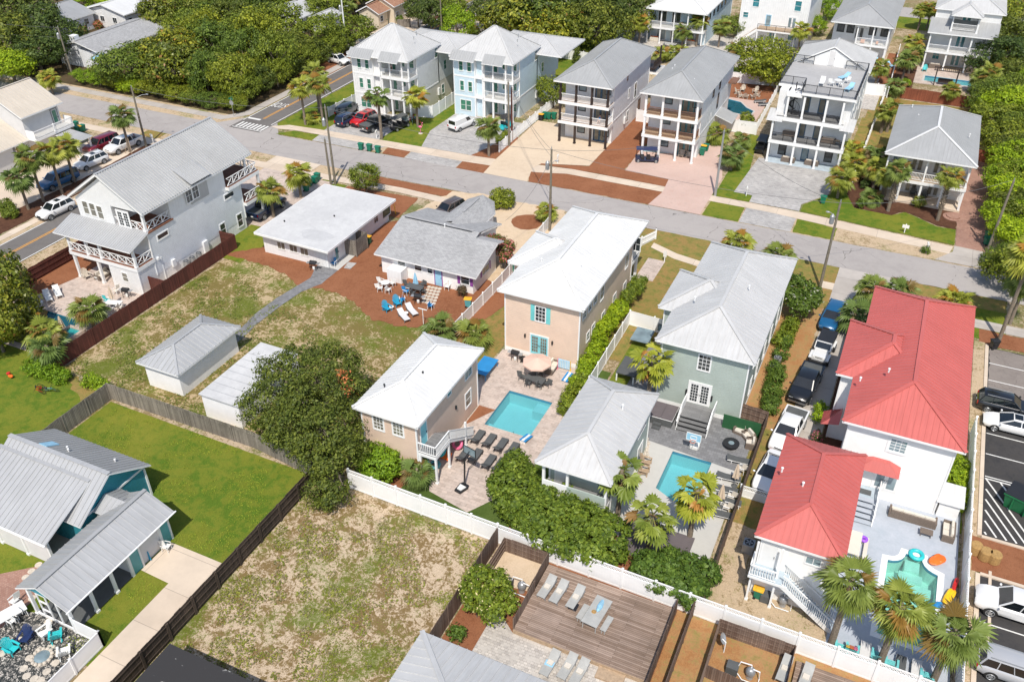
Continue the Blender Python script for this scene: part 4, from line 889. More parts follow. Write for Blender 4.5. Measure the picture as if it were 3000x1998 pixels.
def pool(name_label,pts,depth,wmat,pmat,coping='paverp',cw=.32,cz=.05,steps=None,wz=-.1,coping_label=None):
    """basin, water and coping of one pool; pts world (x, y) anticlockwise"""
    root=thing('swimming_pool',name_label,'swimming pool',(pts[0][0],pts[0][1],0));n=len(pts);b=MB()
    b.poly([(x,y,-depth)for x,y in pts])
    for i in range(n):p,q=pts[i],pts[(i+1)%n];b.poly([(p[0],p[1],-depth),(q[0],q[1],-depth),(q[0],q[1],.02),(p[0],p[1],.02)])
    b.build('basin',pmat,root);t=MB();cx,cy=sum(p[0]for p in pts)/n,sum(p[1]for p in pts)/n
    for i in range(n):
        p,q=pts[i],pts[(i+1)%n];f=lambda v:(v[0]+(cx-v[0])*.004,v[1]+(cy-v[1])*.004);a,c=f(p),f(q);t.poly([(a[0],a[1],wz-.14),(c[0],c[1],wz-.14),(c[0],c[1],.01),(a[0],a[1],.01)])
    t.build('tile_band','tileband',root);w=MB();w.poly([(x,y,wz)for x,y in pts]);w.build('water',wmat,root)
    off=[]
    for i in range(n):
        a,p,q=(Vector(pts[(i-1)%n]),Vector(pts[i]),Vector(pts[(i+1)%n]));d1=(p-a).normalized();d2=(q-p).normalized();n1=Vector((d1.y,-d1.x));n2=Vector((d2.y,-d2.x));m=(n1+n2);m=m/max(.3,m.length_squared)*2*cw;off.append(p+m)
    c=MB()
    for i in range(n):
        p,q,r,s=pts[i],pts[(i+1)%n],off[(i+1)%n],off[i];c.poly([(p[0],p[1],cz),(s.x,s.y,cz),(r.x,r.y,cz),(q[0],q[1],cz)]);c.poly([(s.x,s.y,0),(r.x,r.y,0),(r.x,r.y,cz),(s.x,s.y,cz)]);c.poly([(p[0],p[1],.0),(q[0],q[1],.0),(q[0],q[1],cz),(p[0],p[1],cz)])
    c.build('coping',coping,root)
    if steps:
        for(x0,x1,y0,y1,z)in steps:s=MB();s.box(x0,x1,y0,y1,-depth,z);s.build('step',pmat,root)
    return root
# ---------------- setting: ground, roads, yards ----------------
Z=lambda k:.008*k
POOLS={}
def q4(t,pts):return[(P(t,x,y).x,P(t,x,y).y)for x,y in pts]
pl_peach=[(-27.05,51.65),(-23.05,51.65),(-23.05,59.2),(-27.05,59.2)]
a=[P(22,-260,480),P(22,280,540),P(22,55,850),P(12,2110,745)]
pl_peach=[(P(12,2110,745).x,P(22,0,850).y-.3),(P(22,55,850).x,P(22,0,850).y-.4),(P(22,280,540).x,P(22,280,540).y),(P(12,2352,450).x,P(22,280,540).y+.1)]
pl_peach[0]=(P(12,2110,745).x,P(12,2110,745).y+.0);pl_peach=[(-27.05,52.35),(-22.8,52.35),(-22.8,P(22,280,540).y),(-27.05,P(22,280,540).y)]
sg=P(22,1475,1015);sg2=P(22,1835,1115);sg3=P(22,1310,1345);sg4=P(22,1480,1448)
pl_sage=[(sg4.x,sg4.y-.2),(sg2.x,sg4.y-.2),(sg2.x,sg2.y),(sg.x,sg2.y),(sg.x,sg3.y)]
r0=P(33,1100,440);r1=P(33,1560,590);r2=P(33,1240,400);r3=P(33,1450,465)
rx0,rx1,ryt=r0.x,r1.x,r1.y;rym=(r2.y+r3.y)/2;ryb=P(33,1540,870).y-4.0
def arc(cx,cy,r,a0,a1,n=5):return[(cx+r*math.cos(math.radians(a0+(a1-a0)*k/n)),cy+r*math.sin(math.radians(a0+(a1-a0)*k/n)))for k in range(n+1)]
pl_red=[(rx0,ryb),(rx1,ryb),(rx1,ryt)]+arc(rx1,ryt+1.1,1.1,-90,-180,5)[1:]+arc(rx0,ryt+1.1,1.1,0,-90,5)
pl_red=[(rx0,ryb),(rx1,ryb),(rx1,ryt)]+[(x,y)for x,y in arc(rx1,ryt+1.2,1.15,270,180,5)[1:]]+[(x,y)for x,y in arc(rx0,ryt+1.2,1.15,360,270,5)]
pl_w1=[(-77.3,44.2),(-71.6,44.2),(-71.6,49.6),(-77.3,49.6)]
pl_b4=[(1.0,164.4),(8.8,164.4),(8.8,167.2),(1.0,167.2)]
pl_n4=[(-27.2,137.4),(-25.8,136.0),(-23.6,135.6),(-22.3,136.2),(-22.2,137.8),(-23.6,138.9),(-25.0,141.0),(-27.2,141.6),(-28.2,139.8)]
pl_bk1=[(-43.6,158.8),(-39.8,158.8),(-39.8,161.8),(-43.6,161.8)]
pl_bk0=[(-61.8,163.4),(-55.5,163.4),(-55.5,168.4),(-61.8,168.4)]
pl_b2=[(-57.2,132.0),(-52.5,132.0),(-52.5,135.0),(-57.2,135.0)]
HOLES=[pl_peach,pl_sage,pl_red,pl_w1,pl_b4,pl_n4,pl_bk1,pl_bk0,pl_b2]
sheet('ground','base',rect(-500,400,-100,900),0,holes=HOLES)
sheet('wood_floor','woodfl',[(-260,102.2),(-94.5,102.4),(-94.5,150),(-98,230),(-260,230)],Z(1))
sheet('lawn','lotA',[(-67.0,43.0),(-36.2,41.6),(-28.5,43),(-35,56),(-36.2,63),(-53.0,71.0),(-66.8,68.2)],Z(1))
sheet('lawn','lotB',[(-36.2,15),(-20.05,15),(-20.05,40.5),(-36.2,40.5)],Z(1))
sheet('lawn','lawn',[(-59.1,20),(-36.15,20),(-36.15,40.8),(-59.0,41.1)],Z(2))
sheet('lawn','lawny',[(-92,30),(-59.3,30),(-59.3,41.2),(-67,43.2),(-80,52),(-92,52)],Z(2),.3)
sheet('lawn','lawn',[(-88,30),(-60.2,30),(-60.2,39.8),(-67.5,42.4),(-76,45),(-88,46)],Z(3),.4)
sheet('main_street','asph',[(-260,91.9),(-70,92.3),(-36,93.2),(60,93.2),(60,99.35),(-60,99.2),(-80,98.7),(-260,97.9)],Z(5),.05,step=2)
sheet('side_road','asphd',rect(-92.9,-87.4,-60,91.2),Z(6));sheet('side_road','asphd',rect(-92.9,-87.2,98.2,420),Z(6))
sheet('road_apron','asph',[(-96.5,98),(-83.5,98),(-87.0,102.3),(-92.9,102.3)],Z(4));sheet('road_apron','asph',[(-96,92.4),(-92.8,89),(-87.4,89),(-84,92.6)],Z(4))
b=MB()
for x in(-90.28,-90.02):
    b.box(x-.055,x+.055,-60,90.8,Z(6)+.001,Z(7));b.box(x-.055,x+.055,103,420,Z(6)+.001,Z(7))
o=b.build('centre_line','yellow');o['kind']='structure'
b=MB()
for x in(-92.75,-87.5):b.box(x-.07,x+.07,-60,90.2,.056,.062);b.box(x-.07,x+.07,101.4,420,.056,.062)
for k in range(8):x=-92.3+k*.66;b.box(x,x+.33,98.9,100.8,.056,.062)
b.box(-92.9,-90.3,102.2,102.7,.056,.062);b.box(-92.6,-87.2,98.55,98.7,.058,.065)
o=b.build('road_marking','rwhite');o['kind']='structure'
def text(root,s,loc,size,mat,rot=(0,0,0),ext=.002,name='lettering'):
    cu=bpy.data.curves.new('t','FONT');cu.body=s;cu.size=size;cu.extrude=ext;cu.align_x='CENTER';cu.align_y='CENTER'
    ob=bpy.data.objects.new('t',cu);COL.objects.link(ob);dg=bpy.context.evaluated_depsgraph_get();me=bpy.data.meshes.new_from_object(ob.evaluated_get(dg));bpy.data.objects.remove(ob)
    me.transform(Matrix.Translation(loc)@(rot if isinstance(rot,Matrix)else __import__('mathutils').Euler(rot).to_matrix().to_4x4()));me.materials.clear();me.materials.append(M[mat])
    o=bpy.data.objects.new(name,me);COL.objects.link(o)
    if root:me.transform(Matrix.Translation(-Vector(root.location)));o.parent=root
    return o
o=text(None,'STOP',(0,0,0),1.5,'rwhite',ext=.001,name='road_lettering');o.data.transform(Matrix.Translation((-91.5,109.0,.062))@Matrix.Rotation(math.pi,4,'Z')@Matrix.Diagonal((.72,1.8,1,1)));o['kind']='structure'
sheet('verge','sandg',rect(-260,-94,97.9,102.3),Z(2));sheet('sidewalk','concg',[(-260,100.3),(-96,100.1),(-93.2,103.5),(-93.2,150),(-94.8,150),(-94.8,104.2),(-96.6,101.7),(-260,101.8)],Z(4))
sheet('verge','sandg',rect(-260,-93,88.0,92.3),Z(2));sheet('sidewalk','conc',[(-260,88.6),(-97,88.6),(-94.8,86),(-94.8,40),(-93.7,40),(-93.7,86.5),(-96.2,90.2),(-260,90.2)],Z(4))
sheet('verge','sandg',rect(-87.3,-82.6,40,92),Z(2));sheet('verge','sandg',rect(-94.0,-92.8,40,86),Z(2));sheet('verge','lawny',rect(-94.0,-92.8,103,180),Z(2))
sheet('lawn','lawn',[(-87.1,101.8),(-78.8,101.5),(-78.9,112),(-80.6,135),(-87.1,140)],Z(3),.08)
sheet('verge','lawn',[(-84.8,99.0),(-78.4,99.0),(-78.3,101.2),(-83.0,101.0)],Z(4),.05)
sheet('sidewalk','conc',[(-87.2,101.0),(-85.6,100.6),(-83,101.2),(-78,101.3),(-54.7,101.5),(-44,102.4),(-40,103.7),(-13,103.6),(8,101.6),(8.4,103.6),(-9.4,105.2),(-40,105.4),(-45.5,104.6),(-54.7,103.8),(-63,103.6),(-80,103.0),(-85,102.6)],Z(6))
sheet('verge','sandg',rect(-78,12,99.3,104),Z(1));sheet('lawn','lawn',rect(-70,-62.6,103.4,125),Z(3),.05)
sheet('driveway','paverg',[(-79.0,103.0),(-69.6,103.4),(-69.2,113.8),(-79.0,112)],Z(5));sheet('driveway','paverg',[(-78.3,99.0),(-68.5,99.1),(-67.3,101.5),(-78.6,101.4)],Z(5))
sheet('planting_bed','mulch',[(-66.5,99.2),(-62.9,99.2),(-63.1,101.6),(-66.8,101.5)],Z(5),.05);sheet('driveway','paverg',[(-62.8,99.2),(-54.7,99.2),(-54.8,101.6),(-63.0,101.6)],Z(5))
sheet('driveway','paverg',[(-62.6,103.7),(-54.6,103.9),(-52.0,108.5),(-53,118),(-64.3,117.4),(-64.4,109.5)],Z(5));sheet('planting_bed','mulch',[(-54.6,103.8),(-51.0,104.2),(-50.8,111.8),(-52.4,114),(-53.6,108.0)],Z(6),.08)
sheet('planting_bed','mulch',[(-54.6,99.2),(-50.4,99.2),(-50.2,101.8),(-54.8,101.7)],Z(5),.05)
sheet('driveway','concl',[(-50.4,99.2),(-43.9,99.2),(-45.0,103.5),(-44.5,105.4),(-38.2,107.4),(-38.2,120),(-51.4,120),(-50.9,104.5)],Z(7))
sheet('planting_bed','mulch',[(-43.8,99.3),(-36,99.4),(-27.3,99.4),(-26.8,101),(-26.6,103.7),(-40,103.7),(-45.0,102.9)],Z(5),.1)
sheet('planting_bed','mulch',[(-45.6,104.9),(-40,105.5),(-26.6,105.4),(-26.9,107.8),(-33.4,108.2),(-33.4,136),(-38.2,137),(-38.2,107.3),(-44.5,105.5)],Z(6),.08)
sheet('driveway','pinkc',[(-27.2,99.3),(-20.5,99.3),(-20.6,111.0),(-23.3,122.6),(-23.6,133),(-29.5,133),(-29.5,116),(-33.5,115.2),(-33.2,108.0),(-27.0,107.7),(-26.6,103.6)],Z(8))
sheet('pool_patio','pinkc',[(-29.5,133),(-21.0,133),(-21.0,142.5),(-29.5,142.5)],Z(5),holes=[pl_n4]);sheet('planting_bed','mulch',rect(-33,-21,142.5,152),Z(5))
sheet('lawn','lawn',[(-20.3,105.4),(-15.8,105.4),(-15.7,107.4),(-18.2,107.5),(-17.8,115),(-19.3,128),(-20.6,128)],Z(6));sheet('verge','lawn',[(-20.3,99.4),(-15.8,99.4),(-15.9,103.6),(-20.2,103.6)],Z(6),.05)
sheet('driveway','paverg',[(-18.2,107.5),(-15.8,107.5),(-15.7,105.4),(-9.5,105.4),(-9.6,107.5),(-6.9,111.8),(-7.0,120),(-17.6,120)],Z(7));sheet('driveway','paverg',rect(-15.7,-9.5,99.4,103.7),Z(5))
sheet('verge','lawn',[(-9.3,99.5),(-4.2,99.5),(-4,102.5),(-9.3,103.6)],Z(4),.08);sheet('verge','sandg',[(-4.5,99.4),(8.3,99.4),(8.3,102.8),(-4.5,103.6)],Z(5),.1)
sheet('lawn','lawn',[(-9.3,105.4),(8.5,104.0),(8.45,108.3),(6.3,108.2),(4.2,109.6),(2.5,110.6),(1,109.0),(-3.4,109.2),(-4.8,113),(-4.8,132),(-6.6,132),(-6.7,112),(-9.4,107.4)],Z(7),.04)
sheet('lawn','lawny',rect(-6.4,-3.6,118,142),Z(5),.05)
sheet('planting_bed','mulchd',[(-4.8,113),(-3.4,109.3),(1,109.1),(2.4,110.7),(4.2,109.8),(6.3,108.4),(8.5,108.3),(8.5,114),(-1.4,117),(-4.8,120)],Z(6),.1);sheet('driveway','paverr',[(8.6,103.9),(12.0,103.6),(12.0,135),(8.6,135),(7.9,113.5),(8.5,110)],Z(7))
sheet('driveway','concg',[(6.6,99.5),(12.2,99.5),(12.1,103.7),(8.5,103.9),(8.4,102.3)],Z(8));sheet('verge','sand',rect(12.1,13.4,99.4,135),Z(4),.1)
sheet('patio','paverw',rect(-52,-30,158,176),Z(4),holes=[pl_bk1]);sheet('patio','paverp',rect(-0.6,11,162.5,172),Z(4),holes=[pl_b4]);sheet('lawn','lawny',rect(-6,12,131,153),Z(3));sheet('planting_bed','mulchd',rect(-4.5,-.6,156,172),Z(4));sheet('lawn','lawn',rect(-62,-46,138,160),Z(3));sheet('patio','paverw',rect(-59,-51.5,128.5,137),Z(5),holes=[pl_b2])
sheet('patio','tilel',rect(-64,-54,161.5,172),Z(4),holes=[pl_bk0]);sheet('patio','paverw',rect(-17,-5,146,171),Z(4));sheet('planting_bed','mulch',rect(-6,-3.8,157,178),Z(4));sheet('patio','paverw',rect(-36,-19,158,176),Z(5));sheet('lawn','lawn',rect(-31,-24,153,158),Z(4));sheet('lawn','lawn',rect(-20,14,196,205),Z(4));sheet('back_road','asph',rect(-200,60,205,213),Z(5))
sheet('driveway','conc',[(-100,139),(-93,139),(-93,156),(-87,156),(-87,148),(-70,148),(-70,170),(-100,170)],Z(3));sheet('planting_bed','mulch',rect(-98,-93,121,141),Z(3));sheet('planting_bed','mulchd',rect(-94.5,-88,159,168),Z(3))
sheet('sidewalk','conc',[(-84,88.0),(-70,88.4),(-58,89.2),(-50,88.9),(-50,90.3),(-58,90.6),(-70,90.0),(-84,89.7)],Z(6));sheet('verge','sandg',rect(-87,-69,86.5,92.4),Z(3),.1)
sheet('verge','conc',rect(-79.5,-72,89.6,92.3),Z(7));sheet('driveway','paverp',rect(-78.5,-67.0,74,88.2),Z(5));sheet('lawn','lawn',[(-66.9,70),(-65.0,70),(-65.0,88.2),(-66.9,88.2)],Z(4));sheet('lawn','lawn',rect(-69.4,-64.6,66,74),Z(4))
sheet('planting_bed','mulch',[(-64.8,83.0),(-54,83.0),(-54.5,88.8),(-64.8,88.2)],Z(5),.08);sheet('planting_bed','mulch',[(-64,90.5),(-51.8,90.6),(-51,92.6),(-64,92.3)],Z(5),.08)
sheet('planting_bed','mulch',[(-68.5,66.5),(-66,68.5),(-53.2,83),(-49.0,83),(-51.5,78),(-36.4,77),(-35.4,63),(11,1640,1450),(11,1540,1440),(11,1300,1425),(11,1100,1380),(11,960,1290),(11,900,1200),(11,760,1130),(11,560,1078),(11,430,1050),(11,370,1040),(11,260,950),(11,130,880),(11,0,840),(1,2110,790)],Z(5),.2,step=.35)
pth=[(-50.2,70.4),(-52,70.2),(-54.9,69.2),(-54.8,66.5),(-55.4,62.5),(-54.7,57),(-53.8,52),(-53.5,50.4),(-52.3,50.6),(-52.6,53),(-53.3,57.5),(-53.8,62),(-53.2,66),(-52.2,68.3)]
sheet('path','paverd',[(11,680,885),(11,560,870),(11,500,985),(11,340,1080),(11,190,1170),(11,0,1310),(1,2090,1568),(1,2200,1568),(11,0,1415),(11,250,1225),(11,420,1110),(11,600,1040),(11,755,915)],Z(7),.03)
sheet('porch_floor','tilel',[(11,670,890),(11,755,915),(11,1060,655),(11,990,600)],Z(8));sheet('path','paverg',[(11,845,840),(11,925,850),(11,865,905),(11,805,895)],Z(8))
sheet('yard','sand',[(-53.0,85.5),(-48.5,80),(-36.8,74),(-33.8,77.5),(-33.5,86),(-35.0,91),(-36.0,93.3),(-48,93.3),(-51.5,92.4),(-52.5,88)],Z(6),.25)
sheet('planting_bed','mulch',[(-37.4,64),(-34.9,64),(-33.6,70),(-33.0,78),(-34.2,88),(-35.8,82),(-36.0,76)],Z(7),.1)
sheet('planting_bed','mulch',[(math.cos(t)*2.0-39.2+0,math.sin(t)*2.0+88.6)for t in[k*.5236 for k in range(12)]],Z(8),.1)
sheet('verge','lawn',rect(-75.5,-66.8,86,89),Z(3),.1)
sheet('lawn','lawny',rect(-35.1,-30.6,56,80),Z(4));sheet('patio','paverp',[(-30.4,54.6),(-30.4,63.2),(-20.9,63.2),(-20.9,46.9),(-23.6,42.4),(-27.4,43.2),(-28.7,45.6),(-28.7,54.6)],Z(6),holes=[pl_peach])
sheet('turf_strip','lawnd',[(-34,41.0),(-19.5,41.0),(-19.5,64),(-20.9,64),(-20.9,46.9),(-23.6,42.5),(-27.3,43.2),(-28.5,45),(-34,44)],Z(5));sheet('planting_bed','mulch',rect(-33.5,-29.6,41.3,45),Z(6));sheet('planting_bed','mulch',[(-28.6,54.5),(-27.0,54.5),(-28.4,51.8),(-28.6,51.8)],Z(7))
sheet('lawn','lawny',[(-34.5,82),(-17.2,80.5),(-17.2,93.2),(-24.5,93.2),(-34.5,92.5)],Z(4),.1);sheet('lawn','lawny',rect(-22.4,-17.5,66,93.2),Z(5));sheet('path','conc',[(-17.3,68),(-15.4,68),(-15.4,93.2),(-17.3,93.2)],Z(6));sheet('path','conc',[(-23.5,88.8),(-20.3,87.3),(-16.8,86.6),(-16.8,87.9),(-20.3,88.6),(-23.5,90)],Z(7));sheet('path','paverp',rect(-23,-21,81.5,86.3),Z(7))
sheet('patio','tilel',[(-13.6,41.2),(-5.4,41.2),(-5.4,62.3),(-13.6,62.3)],Z(5),holes=[pl_sage]);sheet('patio','paverd',[(-19.0,56.8),(-5.4,55.6),(-5.4,62.3),(-15,62.3),(-15,70),(-17.6,70),(-19.0,64)],Z(6));sheet('turf_strip','lawn',rect(-19.3,-17.6,57,71),Z(7))
sheet('planting_bed','mulch',rect(-20,-5.6,40.8,45),Z(6));sheet('lawn','dirt',[(-7.0,61),(-2.9,61),(-3.5,93.2),(-8.5,93.2)],Z(3),.1);sheet('verge','lawny',[(-8,82),(-2.8,84),(-2.9,93.2),(-8.2,93.2)],Z(4),.1)
sheet('driveway','concg',[(-2.9,93.2),(3.4,93.2),(3.4,90.2),(-.2,87),(-.2,53),(-3.0,53)],Z(6));sheet('path','conc',rect(-4.4,-2.8,87.9,89.4),Z(5));sheet('lawn','lawny',[(-5.3,40.6),(-2.8,40.6),(-2.8,62),(-5.3,62)],Z(4),.05);sheet('lawn','sandg',[(-5.3,40.3),(5,40.3),(5,44.3),(-2.8,44.3),(-2.8,50),(-5.3,50)],Z(5),.1)
sheet('patio','tileb',[(3.4,40.3),(11.0,40.3),(11.0,59),(3.0,59)],Z(6),holes=[pl_red]);sheet('verge','lawn',[(3.6,85),(14,84.5),(14,93),(3.6,93)],Z(4),.15);sheet('verge','lawny',rect(3.4,14,90.5,93.2),Z(5),.1);sheet('sidewalk','concg',rect(10.5,40,86.5,88.2),Z(6));sheet('planting_bed','mulch',rect(11.6,40,83.7,86.4),Z(5),.1)
sheet('planting_bed','mulchd',rect(-.1,1.7,57,79),Z(5));sheet('verge','lawn',rect(9.5,11.1,56,84),Z(5),.05);sheet('verge','sandg',rect(11.2,12.2,41,84),Z(6));sheet('patio_edge','paverr',rect(3.4,11.0,40.3,41.2),Z(7))
sheet('parking_lot','asphb',rect(12.5,60,20,83.3),Z(4));sheet('parking_lot','asphu',rect(12.6,60,73.5,83.2),Z(5),.1);sheet('planting_bed','mulch',rect(11.9,60,52.6,56.2),Z(6),.05)
b=MB()
for y0,y1 in((56.4,83.6),(20,52.4)):b.box(12.2,12.5,y0,y1,-.05,.15)
b.box(12.5,60,56.2,56.45,-.05,.15);b.box(12.5,60,52.3,52.55,-.05,.15);o=b.build('kerb','conc');o['kind']='structure'
b=MB()
for y in(80.5,77.6,69.35,66.5,63.55,50.6,48.0,45.2):b.box(12.6,18.5,y-.05,y+.05,Z(5)+.008,Z(5)+.014)
for k in range(-5,8):x0=12.7+max(0,k)*1.05;y0=63.2 if k>=0 else 63.2+k*1.25;b.bar((x0,y0,Z(6)+.006),(x0+(y0-56.7)*.55,56.7,Z(6)+.006),.13,.008)
b.box(12.6,22,63.2,63.32,Z(5)+.010,Z(5)+.017);o=b.build('parking_line','rwhite');o['kind']='structure'
sheet('driveway','conc',[(-42.35,30.45),(-36.4,30.45),(-36.4,10),(-39.6,10),(-39.7,27.4),(-42.35,27.5)],Z(5));sheet('patio','paverr',[(-60,12),(-47.3,12),(-47.2,22.4),(-49,25.0),(-53,21.5),(-60,21)],Z(4));sheet('pebble_bed','gravel',[(-47.2,12),(-39.9,12),(-39.9,21.6),(-45.9,21.7),(-47.3,21.3)],Z(6))
sheet('yard','mulch',rect(-19.9,-5.3,20,40.5),Z(2));sheet('patio','paverw',[(-17.6,20),(-6.3,20),(-6.3,33.9),(-15.8,33.9),(-17.6,35.3)],Z(4));sheet('yard','dirt',rect(-6.25,20,20,40.3),Z(4));sheet('yard','sand',rect(-19.4,-15.9,37.4,40.3),Z(5),.1)
sheet('patio','paverp',[(-82.0,43.5),(-69.3,43.5),(-69.3,62),(-79,62),(-80,55.5),(-81,50.5)],Z(5),holes=[pl_w1]);sheet('planting_bed','mulch',[(-82.6,50),(-80.2,50),(-78.8,56),(-78.8,63),(-82.6,63)],Z(6));sheet('path','conc',rect(-69.3,-67.2,46.5,68.5),Z(4))
sheet('driveway','conc',[(-108,64),(-97,64),(-97.5,88.6),(-108,88.6)],Z(5));sheet('planting_bed','mulchd',[(-99.6,40),(-94.9,40),(-95.5,84),(-96.5,88),(-99.3,88),(-98.5,76)],Z(6),.1);sheet('verge','lawny',rect(-103,-99.5,89.9,92.2),Z(5),.1)
# ---------------- houses ----------------
def H(name,label,x,y,group='houses',cat='house'):return thing(name,label,cat,(x,y,0),0,group)
def wc(r,s,pl,t,cx,cy,w,h,**k):
    f=PY if s in 'SN' else PX;p=f(t,cx,cy,pl);c=p[0]if s in 'SN' else p[1]
    return win(r,s,pl,c-w/2,c+w/2,p.z-h/2,p.z+h/2,**k)
def dc(r,s,pl,t,cx,cy,w,h,z0=None,**k):
    f=PY if s in 'SN' else PX;p=f(t,cx,cy,pl);c=p[0]if s in 'SN' else p[1];z=p.z-h/2 if z0 is None else z0
    return door(r,s,pl,c-w/2,c+w/2,z,z+h,**k)
def sconce(r,s,pl,t,cx,cy,h=.35):
    f=PY if s in 'SN' else PX;p=f(t,cx,cy,pl);c=p[0]if s in 'SN' else p[1];b=MB();b.box(c-.07,c+.07,0,.14,p.z-h/2,p.z+h/2,0,side(s,pl));b.build('wall_lamp','black',r)
def main_house(name,label,ex0,ex1,ey0,ey1,wy0,wy1,roofm,wallm,skirt,seam=.42,porch_y=None,wallE=None,capw=.3):
    """the three alike two storey houses: hipped roof with a hipped wing on the west side"""
    r=H(name,label,(ex0+ex1)/2,(ey0+ey1)/2);ze=7.0;sl=.475
    zr=hip(r,ex0,ex1,ey0,ey1,ze,sl,roofm,seam,capw=capw);hip(r,ex0-1.3,ex0+6.0,wy0,wy1,ze+.006,sl,roofm,seam,capw=capw)
    yb=porch_y or ey1-.55;walls(r,ex0+.55,ex1-.55,ey0+.6,yb,.0,ze-.19,wallm);walls(r,ex0-.8,ex0+.9,wy0+.55,wy1-.55,.004,ze-.195,wallm)
    b=MB();b.box(ex0+.53,ex1-.53,ey0+.58,yb+.02,0,.45);b.build('skirting',skirt,r)
    if porch_y:
        posts(r,[(ex0+.8,ey1-.7),((ex0+ex1)/2,ey1-.7),(ex1-.8,ey1-.7)],0,ze-.2,.25);floorslab(r,ex0+.55,ex1-.55,yb,ey1-.5,3.4,deck='deckg');rail(r,(ex0+.7,ey1-.6,3.4),(ex1-.7,ey1-.6,3.4));rail(r,(ex1-.68,yb,3.4),(ex1-.68,ey1-.6,3.4));floorslab(r,ex0+.55,ex1-.55,yb,ey1-.5,.35,th=.35)
    return r
rp=main_house('peach_house','large peach clapboard house with bright white metal roof and aqua french doors by a pool',-30.7,-22.1,62.7,81.7,67.8,74.8,'metalw','s_peach','trim',porch_y=78.4)
wc(rp,'S',63.3,21,262,1320,.95,1.55,nx=3,nz=4,shut='aqua',sw=.42);dc(rp,'S',63.3,22,250,60,1.75,2.15,z0=.45,leaf='aquad',gl='glassb',double=True,nx=3,nz=5)
sconce(rp,'S',63.3,21,122,1512);sconce(rp,'S',63.3,22,372,12)
for cx,cy,w,h in((1055,830,.8,1.5),(828,1120,.8,1.5),(764,1185,.75,.75),(714,1250,.75,.75),(664,1322,.75,.75),(1030,1095,.8,1.7),(938,1195,.8,1.5),(834,1360,.8,1.5),(744,1450,.75,.9),(696,1522,.75,.9)):wc(rp,'E',-22.65,21,cx,cy,w,h)
wc(rp,'S',78.4,21,1140,675,.9,1.5);pipe(rp,-24.5,68,8.0);pipe(rp,-28.3,67.5,8.0)
rs=main_house('sage_house','large sage green clapboard house with pale grey metal roof beside the driveway of parked trucks',-15.0,-6.45,61.1,80.1,66.2,73.4,'metallg','s_sage','trim',.5)
wc(rs,'S',61.7,22,1768,198,.95,1.5,nx=3,nz=4,tw=.13);dc(rs,'S',61.7,22,1710,545,1.8,2.2,z0=.95,leaf='trim',gl='glassd',double=True,nx=3,nz=6,tw=.14)
sconce(rs,'S',61.7,22,1603,460,.55);sconce(rs,'S',61.7,22,1835,523,.55)
for y in(64.5,67.2,70.5,73.5,76.8):
    win(rs,'E',-7.0,y,y+.8,4.2,5.6);win(rs,'E',-7.0,y,y+.8,1.2,2.7)
pipe(rs,-13.2,66.6,8.3,.3);pipe(rs,-9.2,70,8.6,.3)
la,lb=P(22,1590,640,.9),P(22,1800,690,.9);lx0,lx1=-11.75,-9.1;b=MB();b.box(lx0,lx1,60.0,61.6,.82,.92);b.build('landing','deckg',rs);stairs(rs,lx0,lx1,58.6,60.0,0,.9,4,'deckg',rails=False)
for x in(lx0,lx1):rail(rs,(x,60.0,.92),(x,61.6,.92),.95,'solid');rail(rs,(x,58.65,.0),(x,60.0,.9),.95,'bal')
h=hoop(2.6,'glassl','black');h.location=(-16.2,68.6,0);h.rotation_euler=(0,0,1.57);h['label']='basketball hoop standing at the end of the drive beside the sage house wing'
rr_=main_house('white_stucco_house','large white stucco house with bright red metal roof beside the parking lot',1.0,9.6,56.7,78.0,62.6,71.2,'metalr','stucco','stucco',.42)
wc(rr_,'S',57.3,32,1195,960,1.1,1.1,nx=3,nz=4,gl='glassl',tw=.22);dc(rr_,'S',57.3,32,1075,1300,1.7,2.1,z0=1.0,leaf='trim',gl='glassl',double=True,nx=1,nz=1)
ax0,ax1=2.9,5.9;az=4.0
b=MB();A=[(ax0,56.3,az-.75),(ax1,56.3,az-.75),(ax1,57.28,az-.35),(ax0,57.28,az-.35),(ax0+.9,56.8,az),(ax1-.9,56.8,az),(ax1-.9,57.28,az),(ax0+.9,57.28,az)]
b.add(A,[(0,1,5,4),(1,2,6,5),(3,0,4,7),(4,5,6,7),(0,3,2,1)]);b.build('door_awning','metalr',rr_)
b=MB();A=[(-.5,61.2,2.7),(.9,60.9,3.3),(.9,63.3,3.3),(-.5,63.0,2.7),(.9,62.1,3.9)];b.add(A,[(0,1,4),(0,4,2,3),(0,3,2,1)]);b.build('door_awning','metalr',rr_)
b=MB();b.box(3.0,4.9,55.9,57.25,.9,1.0);b.build('landing','decklb',rr_);m_=MB();m_.box(3.3,4.4,56.2,56.8,1.0,1.02);m_.build('door_mat','dgrey',rr_);stairs(rr_,3.0,4.9,53.9,55.9,0,1.0,5,'tileb',rails=False)
for x in(3.0,4.9):rail(rr_,(x,53.9,.05),(x,55.9,1.0),.95,'x');rail(rr_,(x,55.9,1.0),(x,57.2,1.0),.95,'x')
for y in(60,64,68,72,75):win(rr_,'E',9.05,y,y+.8,4.2,5.6)
pipe(rr_,P(32,850,345,8.3).x,P(32,850,345,8.3).y,8.2,.25);pipe(rr_,P(32,1110,275,8.8).x,P(32,1110,275,8.8).y,8.8,.25)
b=MB();b.box(9.25,10.7,57.3,59.3,0,1.5);b.build('storage_wall','stucco',rr_);slab(rr_,[(9.0,57.1,1.55),(10.9,57.1,1.55),(10.9,59.4,1.75),(9.0,59.4,1.75)],'metalw',0,.08,'storage_roof')
